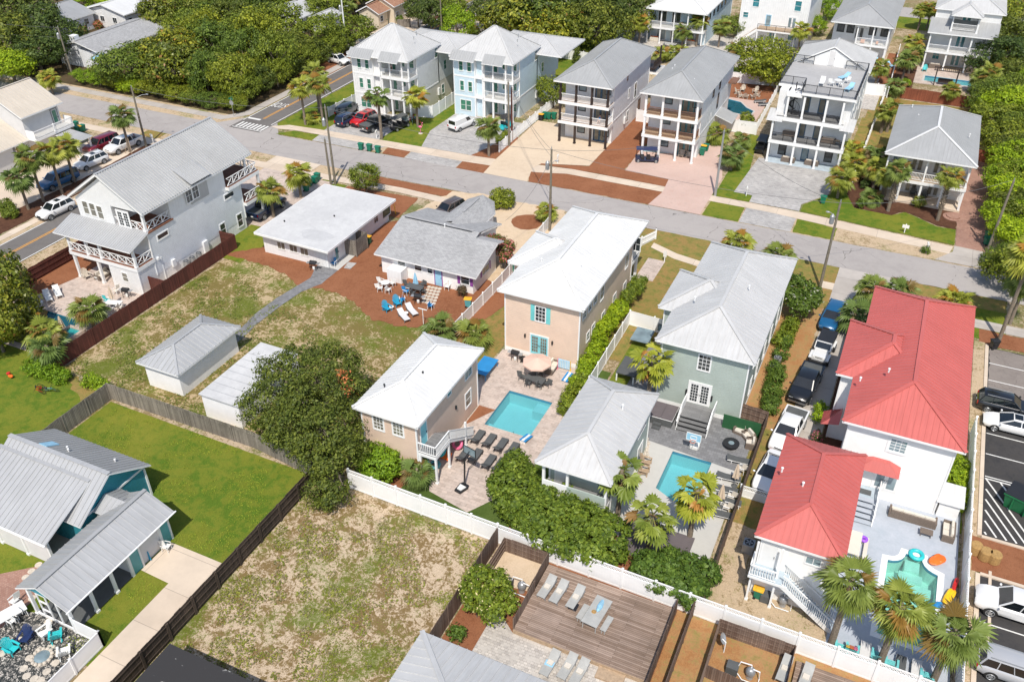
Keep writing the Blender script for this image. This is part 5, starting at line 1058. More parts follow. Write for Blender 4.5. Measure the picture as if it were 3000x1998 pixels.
def guest(name,label,ex0,ex1,ey0,ey1,ze,roofm,wallm,seam=.42,o=.5,porch=None,capw=.25,y0=None):
    r=H(name,label,(ex0+ex1)/2,(ey0+ey1)/2);hip(r,ex0,ex1,ey0,ey1,ze,.5,roofm,seam,capw=capw);walls(r,ex0+o,ex1-o,(y0 or ey0+o),ey1-o,0,ze-.18,wallm);return r
gp=guest('tan_guest_house','small tan clapboard guest house with white metal roof and outside stair, beside the big oak',-34.2,-28.25,43.6,55.0,6.0,'metalw','s_tan')
Wx=-28.75
wc(gp,'S',44.1,12,1125,745,.85,1.35,nx=3,nz=4,gl='glassb',tw=.14);wc(gp,'S',44.1,12,1305,800,.85,1.35,nx=3,nz=4,gl='glassb',tw=.14)
wc(gp,'E',Wx,12,1948,280,1.2,1.0,nx=2,nz=1,gl='glasst');wc(gp,'E',Wx,12,1948,525,.9,1.4,nx=1,nz=2,gl='glassb',tw=.14);wc(gp,'E',Wx,12,1772,470,.6,.5,nx=1,nz=1,gl='glasst')
door(gp,'E',Wx,44.7,45.6,2.95,5.0,leaf='aquad');door(gp,'E',Wx,44.7,45.6,.05,2.2,leaf='aquad');sconce(gp,'E',Wx,12,1832,605)
floorslab(gp,-28.75,-27.1,44.1,46.4,2.9,deck='deckg',th=.28);posts(gp,[(-27.2,44.2),(-28.6,44.2),(-27.2,46.3),(-27.2,49.2)],0,2.62,.16)
rail(gp,(-28.7,44.15,2.9),(-27.15,44.15,2.9));rail(gp,(-27.15,44.15,2.9),(-27.15,46.4,2.9));stairs(gp,-28.7,-27.2,50.6,46.4,0,2.9,13,'deckg',rails=False);rail(gp,(-27.15,50.6,.1),(-27.15,46.4,2.9));pipe(gp,-32.6,46.0,6.8,.3,.05,'black');pipe(gp,-30.5,48.5,7.0,.3,.05,'black')
gs=guest('sage_guest_house','small sage green guest house with pale grey seamed roof among the fan palms',-18.8,-12.85,44.3,55.8,5.6,'metallg','s_sage',.6,y0=46.1);walls(gs,-18.28,-13.36,44.75,46.1,0,2.3,'s_sage',None)
posts(gs,[(-18.3,44.9),(-16.4,44.9),(-13.4,44.9)],0,5.4,.2);floorslab(gs,-18.4,-13.3,44.7,46.1,2.6,th=.3,deck='deckg');rail(gs,(-18.3,44.8,2.6),(-16.4,44.8,2.6),1,'solid','trim');rail(gs,(-16.4,44.8,2.6),(-13.4,44.8,2.6),1,'solid','s_sage');win(gs,'S',46.1,-15.6,-14.3,3.9,4.9,3,2);door(gs,'S',46.1,-17.8,-16.8,2.6,4.7,leaf='white')
wc(gs,'E',-13.35,22,1195,790,2.0,.8,nx=3,nz=1,gl='glassb');wc(gs,'E',-13.35,22,1170,1030,1.1,1.7,nx=1,nz=1,gl='glassl',tw=.16);pipe(gs,-14.6,51.6,6.6,.4)
gr=guest('white_guest_house','small white stucco guest house with red metal roof and long outside stair',-2.57,3.2,43.5,54.7,6.0,'metalr','stucco')
posts(gr,[(-2.2,43.2),(-.6,43.2)],0,5.8,.14);floorslab(gr,-2.4,.2,42.7,44.0,3.0,'trim','decklb',.2);rail(gr,(-2.35,42.75,3.0),(-.6,42.75,3.0));rail(gr,(-2.35,42.75,3.0),(-2.35,44.0,3.0));win(gr,'S',44.0,.9,1.8,4.5,5.1,2,1,gl='glassl');door(gr,'S',44.0,-1.9,-1.0,3.0,5.1,leaf='white')
stairs(gr,3.6,-.2,42.75,43.8,0,3.0,14,'decklb','trim','x');pipe(gr,P(32,130,1180,7).x,P(32,130,1180,7).y,6.9,.3);pipe(gr,P(32,325,1305,7.3).x,P(32,325,1305,7.3).y,7.1,.3)
rf=H('flat_roofed_house','low white house with a nearly flat pale roof and a grey stained patch',-59,75.5)
b=MB();F4=[(-64.1,68.45),(-53.9,68.15),(-53.9,82.5),(-64.2,82.5)];b.prism(F4,2.62,2.82);b.build('roof',['memb'],rf);fs=MB()
for i in range(4):p,q=F4[i],F4[(i+1)%4];fs.bar((p[0],p[1],2.7),(q[0],q[1],2.7),.06,.26)
fs.build('fascia','trim',rf);c=P(11,555,595,2.83);st=MB();pts=[(c.x+2.0*math.cos(t)*(1+.16*math.sin(3*t)),c.y+1.25*math.sin(t)*(1+.12*math.cos(2*t)),2.826)for t in[k*.314 for k in range(20)]];st.poly(pts);st.build('roof_stain',plain('stained_membrane',(.475,.475,.475),.7,var=.08),rf)
walls(rf,-63.6,-54.8,69.2,82.0,0,2.6,'b_white',corner=None)
for cx,cy in((232,690),(345,715),(445,745)):wc(rf,'S',69.2,11,cx,cy,1.0,.85,nx=2,nz=1,gl='glassb')
dc(rf,'E',-54.8,11,740,755,.8,1.9,z0=.1,leaf='white',gl='glasst',nx=1,nz=1);wc(rf,'E',-54.8,11,1100,440,.8,1.0);wc(rf,'E',-54.8,11,1195,375,1.7,1.2,nx=1,nz=1)
for x,y in((-62.5,72),(-58,75.5)):pipe(rf,x,y,2.85,.15,.06,'black')
s_=thing('outdoor_shower','weathered wooden outdoor shower stall on the side of the flat roofed house','shower stall',(-54.6,73.5,0));b=MB()
for z in[.15+.14*k for k in range(14)]:b.box(-54.75,-53.3,72.6,72.63,z,z+.11);b.box(-53.33,-53.3,72.6,74.9,z,z+.11);b.box(-54.75,-53.3,74.9,74.93,z,z+.11)
b.build('slats','f_grey',s_)
for x,y in((-54.75,72.6),(-53.3,72.6),(-53.3,74.9),(-54.75,74.9)):q=MB();q.box(x-.05,x+.05,y-.05,y+.05,0,2.2);q.build('post','f_grey',s_)
rc=H('shingled_cottage','low white cottage with grey shingle roof, purple shutters and sky blue door',-44,76)
b=MB();S=(-49.4,-39.6,70.4,76.6,82.5)
def cpl(p,nm='roof',m='shin'):q=MB();plane(q,p);q.build(nm,m,rc)
b=MB();plane(b,[(-49.4,70.4,2.5),(-36.9,70.4,2.5),(-36.9,75.8,4.0),(-39.6,75.8,4.0),(-39.6,76.7,4.25),(-49.4,76.7,4.25)]);plane(b,[(-49.4,76.7,4.25),(-39.6,76.7,4.25),(-39.6,82.3,2.7),(-49.4,82.3,2.7)]);plane(b,[(-39.6,75.8,4.0),(-36.9,75.8,4.0),(-36.9,77.2,3.6),(-39.6,77.2,3.6)])
plane(b,[(-45.6,78,3.7),(-43.6,78,4.15),(-43.6,85.5,4.15),(-45.6,85.5,3.2)]);plane(b,[(-43.6,77.5,4.16),(-41.2,79,2.9),(-41.2,84.0,2.9),(-43.6,85.5,4.16)]);plane(b,[(-43.6,85.5,4.16),(-41.2,84.0,2.9),(-42.4,86.2,3.2)]);b.build('roof','shin',rc)
t=MB()
for p,q in(((-49.4,70.4,2.42),(-36.9,70.4,2.42)),((-36.9,70.4,2.42),(-36.9,75.8,3.92)),((-36.9,75.8,3.92),(-36.9,77.2,3.5)),((-39.6,77.2,3.9),(-39.6,82.3,2.6)),((-39.6,82.3,2.6),(-49.4,82.3,2.6)),((-49.4,82.3,2.6),(-49.4,76.7,4.15)),((-49.4,76.7,4.15),(-49.4,70.4,2.42)),((-41.2,79,2.82),(-41.2,84,2.82))):t.bar(p,q,.04,.15)
t.build('fascia','trim',rc);rv=MB();rv.bar((-49.0,76.7,4.3),(-40.3,76.7,4.3),.3,.03);rv.bar((-43.6,80.5,4.21),(-43.6,84.5,4.21),.25,.03);rv.build('ridge_vent','shin',rc);rw=MB();rw.bar((-48.9,76.45,4.27),(-40.4,76.45,4.27),.05,.04);rw.build('ridge_gap','black',rc)
b=MB();b.box(-48.9,-37.6,71.0,76.6,0,2.55);b.poly([(-37.6,71.0,2.55),(-37.6,76.6,2.55),(-37.6,76.6,3.8),(-37.6,75.8,3.95)]);b.box(-48.9,-40.1,76.6,81.8,0,2.6);b.box(-45.5,-41.5,81.8,84,0,2.8);b.poly([(-40.1,76.6,2.6),(-40.1,81.8,2.6),(-40.1,76.7,4.0)]);b.build('wall','stucco',rc)
for cx,cy,w,h in((1490,890,.8,.75),(1598,915,.55,.75),(1340,860,.9,.7)):wc(rc,'S',71.0,11,cx,cy,w,h,gl='glassd',nz=2,nx=1)
wc(rc,'S',71.0,11,1922,1005,.95,1.0,gl='glassd',shut='purple',sw=.35,nx=1);wc(rc,'E',-37.6,11,2108,905,1.6,.75,nx=2,nz=1,gl='glassb',shut='purple',sw=.3);dc(rc,'S',71.0,11,1677,980,.8,2.0,z0=.05,leaf='skyb',fr='purple');pipe(rc,-43.7,76.3,4.2,.4)
b=MB();b.box(-47.4,-45.6,69.6,70.98,0,1.5);b.build('shower_enclosure','b_white',rc)
def shed(name,label,ex0,ex1,ey0,ey1,ze,kind,roofm,seam=.5,o=.45,sl=.45,wallm='stucco'):
    r=H(name,label,(ex0+ex1)/2,(ey0+ey1)/2,'sheds','shed')
    if kind=='hip':hip(r,ex0,ex1,ey0,ey1,ze,sl,roofm,seam,capw=.22,rh=.05,rw=.07)
    else:
        b=MB();b.box(ex0,ex1,ey0,ey1,ze-.12,ze);b.build('roof',roofm,r)
        j=MB();
        for k in range(1,int((ey1-ey0)/.95)):j.box(ex0+.02,ex1-.02,ey0+k*.95-.015,ey0+k*.95+.015,ze,ze+.008)
        j.build('roof_seam','steel',r)
    walls(r,ex0+o,ex1-o,ey0+o,ey1-o,0,ze-.15,wallm,None);return r
shed('garden_shed','white walled shed with silver hipped metal roof on the weedy lawn',-58.0,-53.1,44.0,52.6,2.8,'hip','galv');shed('flat_roofed_shed','white shed with flat pale roof half under the big oak',-49.9,-45.6,42.95,51.5,2.6,'flat','memb',o=.15)
rt=H('teal_house','low teal house with broad light grey seamed metal roofs and a screened wing',-50,28)
slab(rt,[(-57.0,27.05,2.9),(-46.75,27.05,2.9),(-46.75,30.55,5.1),(-57.0,30.55,5.1)],'metalq',.46,.14,'roof',rh=.05);slab(rt,[(-57.0,34.1,3.0),(-46.75,34.1,3.0),(-46.75,30.55,5.1),(-57.0,30.55,5.1)],'metalg',.42,.14,'roof',rh=.05)  # north slope in a darker grey than the south, shade put into the colour
slab(rt,[(-64,24.9,2.6),(-47.95,24.9,2.6),(-47.95,29.7,4.62),(-64,29.7,4.62)],'metalq',.46,.12,'roof',rh=.05);b=MB();b.bar((-57,30.55,5.15),(-46.75,30.55,5.15),.35,.05);b.bar((-57.3,29.7,4.66),(-47.95,29.7,4.66),.3,.04);b.build('ridge_cap','metalq',rt)
b=MB();b.box(-56.6,-47.2,27.5,33.7,0,2.85)
for x in(-47.2,-56.6):b.poly([(x,27.5,2.85),(x,33.7,2.85),(x,30.55,4.9)])
b.build('wall','tealw',rt);t=MB();t.bar((-47.17,27.5,2.9),(-47.17,33.7,2.9),.05,.16);t.box(-47.25,-47.1,33.6,33.75,0,2.8);t.build('corner_board','trim',rt);bb=MB();bb.bar((-53.9,30.9,4.96),(-53.9,31.9,4.36),.8,.08);bb.build('skylight','skyb',rt)
for x,y in((-52.5,31.8),(-52.0,31.5),(-48.6,32.6)):pipe(rt,x,y,5.1-.6*(y-30.55),.25,.05)
posts(rt,[(-56.8,25.2),(-53.6,25.2),(-50.9,25.2),(-48.2,25.2)],0,2.6,.18);b=MB();b.box(-60,-48.2,25.23,25.26,0,2.45);b.build('screen_panel','stuccog',rt);b=MB();b.box(-60,-47.9,25.2,27.5,0,.05);b.build('porch_floor','concg',rt)
slab(rt,[(-41.85,21.3,2.75),(-41.85,31.2,2.75),(-44.25,31.2,3.95),(-44.25,21.3,3.95)],'metalq',.5,.12,'roof',rh=.045);slab(rt,[(-46.6,21.3,2.75),(-46.6,31.0,2.75),(-44.25,31.2,3.95),(-44.25,21.3,3.95)],'metalg',.5,.12,'roof',rh=.045)  # west slope takes the darker grey, its shade carried by the material
b=MB();b.bar((-44.25,21.3,4.0),(-44.25,31.2,4.0),.3,.05);b.build('ridge_cap','metalg',rt)
slab(rt,[(-47.1,28.6,2.9),(-45.1,28.6,3.0),(-45.1,29.9,3.55),(-47.1,29.9,3.55)],'metalq',.46,.08,'roof');slab(rt,[(-47.1,31.2,2.9),(-45.1,31.2,3.0),(-45.1,29.9,3.55),(-47.1,29.9,3.55)],'metalg',.46,.08,'roof')  # same split here: sunward slope lighter, shaded slope darker by colour
b=MB();b.box(-46.1,-42.5,27.0,30.8,0,2.6);b.poly([(-46.1,30.8,2.6),(-42.5,30.8,2.6),(-44.25,30.8,3.75)]);b.build('wall','stuccog',rt);
for y0,y1 in((30.0,30.75),(27.0,27.8)):c=MB();c.box(-42.5,-42.42,y0,y1,0,2.6);c.build('door','tealp',rt);t=MB();t.box(-42.52,-42.36,y0-.22,y0,0,2.6);t.box(-42.52,-42.36,y1,y1+.14,0,2.6);t.build('door_frame','trim',rt)
posts(rt,[(-42.4,25.3),(-42.4,23.5),(-42.4,21.7),(-46.0,21.7)],0,2.62,.2);b=MB();b.poly([(-46.2,21.65,2.6),(-42.3,21.65,2.6),(-44.25,21.65,3.8)]);b.build('gable','tealw',rt);f=MB()
for x in(-45.2,-44.4,-43.5):f.box(x-.05,x+.05,21.65,21.72,0,2.6)
for z in(.9,1.75,2.55):f.box(-45.2,-44.4,21.64,21.73,z-.04,z+.04)
f.box(-46,-42.4,21.64,21.73,0,.25);f.build('screen_frame','trim',rt);b=MB();b.box(-46.05,-42.45,21.7,27.0,.01,.06);b.build('porch_floor','dgrey',rt)
g=MB();g.tube([(-41.82,21.2,2.7),(-41.82,31.3,2.7)],.06,6);g.tube([(-60,24.85,2.52),(-47.9,24.85,2.52)],.06,6);g.build('gutter','trim',rt)
rb=H('grey_roofed_house','corner of a pale grey hipped metal roof at the bottom edge',-14,22);apx=P(13,1525,1095,3.2);hip(rb,apx.x-.0,apx.x+12,apx.y-12.0,apx.y,3.2,.32,'metallg',.6,capw=.32,rh=.05);walls(rb,apx.x+.6,apx.x+11.4,apx.y-11.4,apx.y-.6,0,3.0,'s_white')
rk=H('black_roofed_shed','flat black bitumen shed roof with torn white streaks at the bottom edge',-31,20,'sheds','shed');a_=P(3,1560,1210,2.4);walls(rk,a_.x+.2,a_.x+8,a_.y-8,a_.y-.2,0,2.25,'f_dark',None);b=MB();b.box(a_.x,a_.x+8.2,a_.y-8,a_.y,2.26,2.4)
t_=NT('black_bitumen');mp_=t_.n('ShaderNodeMapping');t_.l(t_.pos(),mp_.inputs[0]);mp_.inputs['Scale'].default_value=(.5,1.6,1);n_=t_.noise(mp_.outputs[0],1.6,5,.6,1.2);t_.base(t_.mix(t_.ramp(n_,.66,.70),(.03,.028,.028),(.50,.49,.47)));t_.setr(.8);b.build('roof',t_.m,rk)
rw1=H('three_storey_white_house','tall white clapboard house with ribbed silver roof and crossed white balcony rails',-74,66)
hip(rw1,-79.3,-68.85,58.0,75.6,8.8,.665,'galv',.34,gables='NS',rh=.10,rw=.12,capw=.3)
walls(rw1,-78.7,-69.4,62.2,71.0,6.3,8.6,'b_white',None)
for y0,y1 in((58.5,62.2),(71,75.2)):b=MB();b.box(-78.7,-73.7,y0,y1,6.3,8.6);b.build('wall','s_white',rw1)
for y in(58.5,75.2):b=MB();b.poly([(-78.7,y,8.6),(-69.4,y,8.6),(-74.05,y,11.85)]);b.build('gable','s_white',rw1)
walls(rw1,-78.7,-69.4,58.5,73.3,1.3,6.3,'s_bluew');walls(rw1,-78.68,-69.43,59.5,73.25,0,1.3,'b_white',None)
walls(rw1,-73.4,-69.42,56.1,59.5,0,3.0,'s_white');floorslab(rw1,-79.0,-69.3,56.0,58.6,3.3,'trim','deckr',.42);posts(rw1,[(-78.7,56.25),(-75.2,56.25)],0,2.9,.26)
slab(rw1,[(-80.1,55.6,5.5),(-69.2,55.6,5.5),(-69.2,58.52,6.45),(-80.1,58.52,6.45)],'metalq',.3,.14);posts(rw1,[(-78.8,56.2),(-76.2,56.2),(-74.3,56.2),(-69.5,56.2)],3.3,5.45,.24)
for x0,x1 in((-78.7,-76.3),(-76.1,-74.4),(-74.2,-69.6)):rail(rw1,(x0,56.2,3.35),(x1,56.2,3.35),1.0,'x')
rail(rw1,(-69.5,56.3,3.35),(-69.5,58.5,3.35),1.0,'x');floorslab(rw1,-73.7,-69.25,58.4,62.3,6.34,'deckr',None,.14);posts(rw1,[(-69.6,58.65)],6.34,8.6,.26);rail(rw1,(-73.6,58.6,6.34),(-69.7,58.6,6.34),1.0,'x');rail(rw1,(-69.5,58.7,6.34),(-69.5,62.1,6.34),1.0,'x')
floorslab(rw1,-73.7,-68.9,70.9,76.4,6.3,'trim','deckr',.4);floorslab(rw1,-78.7,-68.9,73.3,76.4,3.3,'trim','deckr',.4);posts(rw1,[(-69.1,76.2),(-73.9,76.2),(-78.5,76.2)],0,5.9,.25);posts(rw1,[(-69.6,74.9)],6.3,8.6,.22)
rail(rw1,(-69.1,71.0,6.33),(-69.1,76.2,6.33),1.0,'x');rail(rw1,(-69.1,73.4,3.33),(-69.1,76.2,3.33),1.0,'x');rail(rw1,(-69.1,76.2,6.33),(-73.6,76.2,6.33),1.0,'x')
b=MB();plane(b,[(-70.9,65.2,10.4),(-68.6,65.2,9.15),(-68.6,68.4,9.15),(-70.9,68.4,10.4)],0,.26,.06,.1);b.box(-69.4,-69.3,65.4,68.2,6.6,9.15);b.build('dormer','galv',rw1)
for cx,cy in((790,340),(855,360),(922,385)):wc(rw1,'S',58.5,1,cx,cy,.72,1.45,nx=1,nz=2,gl='glassb',tw=.09)
wc(rw1,'E',-69.3,1,1733,230,.85,1.5,nx=2,nz=2,gl='glassd');wc(rw1,'E',-69.3,1,1793,190,.85,1.5,nx=2,nz=2,gl='glassd')
for cx,cy,w,h,n in((1495,593,1.5,.5,1),(2103,228,1.5,.5,1),(2050,540,.8,1.4,2),(2205,455,.8,1.5,2)):wc(rw1,'E',-69.4,1,cx,cy,w,h,nx=1,nz=n,gl='glassd',tw=.13)
wc(rw1,'S',56.1,1,1152,980,.7,1.0,nx=1,nz=2,gl='glassb');door(rw1,'S',58.5,-73,-71.4,6.35,8.3,leaf='trim',gl='glassd',double=True);win(rw1,'S',58.5,-77.5,-75.5,3.7,5.3,2,1,gl='glassd')
for cx,cy,w,h in((1590,845,.25,.4),(1445,805,.12,.12),(1885,700,.35,.75)):bx=MB();p=PX(1,cx,cy,-69.4);bx.box(-69.4,-69.15,p.y-w,p.y+w,p.z-h,p.z+h);bx.build('utility_box','white',rw1)
def tower(name,label,x0,y0,wm,wm2,bm):
    r=H(name,label,x0+5,y0+8);x1=x0+9.8;ze=9.15
    zr=hip(r,x0-.5,x1+.4,y0-.55,y0+9.7,ze,.72,'metallg',.4,capw=.25);hip(r,x0+1.5,x1+4.4,y0+8.4,y0+18.4,8.3,.28,'metallg',.4,capw=.2)
    walls(r,x0,x0+3.6,y0,y0+9.2,0,ze-.2,wm);walls(r,x0+3.6,x0+4.9,y0+.5,y0+9.2,0,ze-.2,wm);walls(r,x0+4.9,x1,y0+2.6,y0+9.2,3.2,ze-.2,wm2);walls(r,x0+4.9,x1-.02,y0+2.62,y0+17,0,3.2,bm,None);walls(r,x0+2.0,x1+.0,y0+9.2,y0+17.8,3.2,8.1,wm2)
    for z in(3.25,6.3):floorslab(r,x0+4.9,x1+.1,y0+.05,y0+2.7,z,'trim','tilel',.45)
    P4=[(x0+5.0,y0+.25),(x0+6.5,y0+.25),(x0+8.6,y0+.25),(x1-.05,y0+.25)];posts(r,P4,0,2.8,.24);posts(r,P4,3.25,5.85,.2);posts(r,P4,6.3,ze-.25,.2)
    for z in(3.28,6.33):
        for a,c in zip(P4[:-1],P4[1:]):rail(r,(a[0],a[1],z),(c[0],c[1],z),1.0,'cable')
        rail(r,(x1-.05,y0+.3,z),(x1-.05,y0+2.6,z),1.0,'cable')
    b=MB()
    for z in(3.1,6.15):b.box(x0-.03,x0+4.93,y0-.03,y0+.5,z-.12,z+.12)
    for x in(x0+3.55,x0+4.85):b.box(x-.08,x+.08,y0-.035,y0+.55,0,ze-.2)
    b.box(x1,x1+.03,y0+2.6,y0+9.2,3.1,3.3);b.build('trim_band','trim',r)
    for x in(x0+.95,x0+2.35):win(r,'S',y0,x,x+.6,7.0,8.5,1,2,gl='glassg',tw=.12);win(r,'S',y0,x+.1,x+.7,3.95,5.4,1,2,gl='glassg',tw=.12)
    for x in(x0+1.05,x0+2.0):win(r,'S',y0,x,x+.8,.9,2.45,1,2,gl='glassg',tw=.1)
    for xa,xb in((x0-.2,x0+3.9),(x0+5.2,x0+8.6)):slab(r,[(xa,y0-1.0,ze-.35),(xb,y0-1.0,ze-.35),(xb,y0+.3,ze+.75),(xa,y0+.3,ze+.75)],'metalg',.4,.1,'window_hood')
    for z in(3.25,6.3,0):
        win(r,'S',y0+2.6,x0+7.0,x0+7.7,z+.9,z+2.3,1,2,gl='glassg');door(r,'S',y0+2.6,x0+5.4,x0+6.2,z,z+2.2,leaf='trim',gl='glassg',nx=1,nz=1);win(r,'S',y0+2.6,x0+8.6,x0+9.3,z+.9,z+2.3,1,2,gl='glassg')
    for y,z in((y0+8.3,7.2),(y0+11,4.6),(y0+10,1.0)):win(r,'E',x1,y,y+.75,z,z+1.4,1,2,gl='glassg')
    m=MB();m.box(x1,x1+.25,y0+8.6,y0+9.1,1.2,2.3);m.build('meter_box','white',r)
    for x,y in((x0+5.5,y0+5),(x0+7,y0+6.5),(x0+8,y0+4)):pipe(r,x+.8,y,ze+2.0,.3,.05,'steel')
    return r
t1_=tower('white_tower_house','tall white three storey house with silver pyramid roof by the side road corner',-79.0,112.1,'b_white','s_white','b_beige');t2_=tower('pale_blue_tower_house','tall pale blue three storey house with silver pyramid roof and a white van in front',-64.3,117.4,'s_blue','s_blue','b_blue')
def porch_house(name,label,ex0,ex1,ey0,ey1,ze,postm,railm,wallm,rstyle,floorm,trimw,groundm):
    r=H(name,label,(ex0+ex1)/2,(ey0+ey1)/2);x0,x1,y0,y1=ex0+.75,ex1-.65,ey0+.6,ey1-.6;yw=y0+2.3
    hip(r,ex0,ex1,ey0,ey1,ze,.5,'metalg',.4,capw=.25);walls(r,x0+.1,x1,yw,y1,3.2,ze-.2,'s_bluew');walls(r,x0+.12,x1-.03,yw+.02,y1,0,3.2,'b_white',None)
    f2,f3=3.25,6.15
    for z in(f2,f3):floorslab(r,x0-.15,x1+.15,y0-.1,yw+.05,z,'trim',floorm,.42)
    xs=[x0+.1,x0+.1+(x1-x0-.2)/3,x0+.1+(x1-x0-.2)*2/3,x1-.1]
    for z0,z1 in((0,f2-.4),(f2,f3-.4),(f3,ze-.2)):posts(r,[(x,y0+.1)for x in xs],z0,z1,.28,postm)
    for z in(f2+.03,f3+.03):
        for a,c in zip(xs[:-1],xs[1:]):rail(r,(a+.14,y0+.1,z),(c-.14,y0+.1,z),1.0,rstyle,railm)
        rail(r,(x1-.1,y0+.2,z),(x1-.1,yw,z),1.0,rstyle,railm)
    for z,s in((0,1),(f2+.03,0),(f3+.03,1)):
        door(r,'S',yw,x0+4.6,x0+6.3,z+.03,z+2.35,leaf=groundm,fr=trimw,gl='glassb',double=True,nx=1,nz=1);win(r,'S',yw,x0+2.1,x0+3.1,z+1.0,z+2.2,1,2,fr=trimw,gl='glassl',tw=.09);win(r,'S',yw,x1-1.3,x1-.5,z+1.0,z+2.2,1,2,fr=trimw,gl='glassl',tw=.09)
    b=MB();b.box(x0+.05,x1+.03,yw,y1,3.1,3.3);b.build('trim_band','trim',r)
    return r,x0,x1,y0,y1,yw
r3,*q3=porch_house('grey_porch_house','three storey pale grey house with black porch posts and white balcony rails',-46.2,-37.5,113.2,133.3,9.1,'dkwood','trim','s_bluew','bal','paverp','dkwood','navyp')
for cx,cy,w,h in((1062,720,.7,.9),(1133,830,.9,2.2),(1075,860,.5,1.4)):wc(r3,'E',q3[1],20,cx,cy,w,h,nx=1,nz=2,fr='trim',gl='glassd')
wc(r3,'E',q3[1]-.03,20,1060,1070,1.0,1.6,nx=1,nz=2);wc(r3,'E',q3[1]-.03,20,1165,960,1.0,1.6,nx=1,nz=2,fr='dkwood',gl='glassb')
floorslab(r3,-45.2,-37.4,133,137,6.1,'dkwood',None,.25);posts(r3,[(-37.7,136.8),(-41,136.8),(-45,136.8)],0,8.6,.22,'dkwood');rail(r3,(-37.6,133,6.1),(-37.6,136.8,6.1),1,'bal','dkwood');slab(r3,[(-39,134.5,5.2),(-34.8,134.5,5.0),(-34.8,138,5.0),(-39,138,5.2)],'metallg',.4,.15)
m=MB();m.box(q3[1],q3[1]+.25,121.3,121.8,1.2,2.2);m.build('meter_box','white',r3)
r4,*q5=porch_house('brown_railed_porch_house','three storey pale grey house with white porch posts and brown balcony rails',-33.65,-24.9,113.3,134.4,9.2,'trim','brownp','s_bluew','bal','wood','dkwood','glasst')
for cx,cy,w,h in((1853,850,.7,1.2),(1912,775,.7,1.2),(1890,925,.7,2.0)):wc(r4,'E',q5[1],20,cx,cy,w,h,nx=1,nz=2,fr='dkwood',gl='glassd')
wc(r4,'E',q5[1]-.03,20,1822,1085,.6,1.2);b=MB();b.box(-33,-25.3,113.8,116,.012,.06);b.build('porch_slab',plain('aqua_tiles',(.42,.62,.62),.7),r4)
slab(r4,[(-25.5,125.0,3.3),(-22.9,125.0,2.4),(-22.9,128.8,2.4),(-25.5,128.8,3.3)],'galv',.3,.1,'lean_to_roof');floorslab(r4,-25.6,-24.4,131.5,134.2,6.1,'brownp',None,.2)
for x,y in((-31.5,121),(-31.6,122.6),(-27.5,117.8)):pipe(r4,x,y,10.2,.3,.05)
r5=H('roof_deck_house','tall white house with a black railed roof deck, spiral stair and stacked porches',-11.7,130)
walls(r5,-16.4,-6.9,121.3,141.5,0,6.4,'s_white');walls(r5,-15.2,-6.9,122.3,141.5,6.4,9.8,'s_white')
b=MB();b.prism([(-16.9,122.0),(-13.4,122.0),(-13.4,119.4),(-6.5,119.4),(-6.5,132.2),(-16.9,132.2)],9.75,10.1,0,1);b.build('roof_deck',['roofdeck','trim'],r5)
floorslab(r5,-16.6,-6.7,119.0,121.4,3.3,'trim','deckg',.45);floorslab(r5,-16.2,-7.4,119.4,122.4,6.5,'trim','deckg',.5);floorslab(r5,-15.3,-13.3,119.5,122.2,9.8,'trim',None,.45)
xs=[-16.4,-13.1,-10.05,-6.95];posts(r5,[(x,119.2)for x in xs],0,2.9,.26);posts(r5,[(x,119.2)for x in xs],3.3,6.0,.26);posts(r5,[(-15.0,119.7),(-12.9,119.7),(-10.0,119.7),(-7.9,119.7)],6.5,9.5,.26)
b=MB();b.box(-7.8,-6.9,120.4,122.4,6.4,9.8);b.box(-16.4,-15.1,120.4,122.4,6.4,9.8);b.build('wall','s_white',r5)
for z,m in((3.33,0),(6.53,1)):
    X=xs if not m else[-15.0,-12.9,-10.0,-7.9]
    for a,c in zip(X[:-1],X[1:]):rail(r5,(a+.13,119.2+.5*m,z),(c-.13,119.2+.5*m,z),1.0,'cable','black')
for sx in((-17.3,-15.2),(-7.8,-6.0)):slab(r5,[(sx[0],118.8,6.1),(sx[1],118.8,6.1),(sx[1],121.0,7.0),(sx[0],121.0,7.0)],'metallg',.4,.1,'skirt_roof')
for p,q in(((-16.8,122.1),(-16.8,132.0)),((-16.8,122.1),(-13.5,122.1)),((-13.3,119.5),(-6.7,119.5)),((-6.6,119.5),(-6.6,132.0)),((-16.8,132.0),(-14.0,132.0)),((-9.6,132.0),(-6.7,132.0)),((-13.45,119.6),(-13.45,122.0))):rail(r5,(*p,10.1),(*q,10.1),1.1,'cable','black')
b=MB();c=Vector((-14.4,120.7));b.tube([(c.x,c.y,6.5),(c.x,c.y,11.0)],.07,8)
for k in range(18):a=k*.42;z=6.6+k*.2;b.add([(c.x,c.y,z),(c.x+.85*math.cos(a),c.y+.85*math.sin(a),z),(c.x+.85*math.cos(a+.42),c.y+.85*math.sin(a+.42),z),(c.x,c.y,z-.04),(c.x+.85*math.cos(a),c.y+.85*math.sin(a),z-.04),(c.x+.85*math.cos(a+.42),c.y+.85*math.sin(a+.42),z-.04)],[(0,1,2),(5,4,3),(0,3,4,1),(1,4,5,2)]);b.tube([(c.x+.87*math.cos(a),c.y+.87*math.sin(a),z),(c.x+.87*math.cos(a),c.y+.87*math.sin(a),z+.9)],.015,4)
b.tube([(c.x+.87*math.cos(k*.42),c.y+.87*math.sin(k*.42),7.5+k*.2)for k in range(18)],.025,5);b.build('spiral_stair','black',r5)
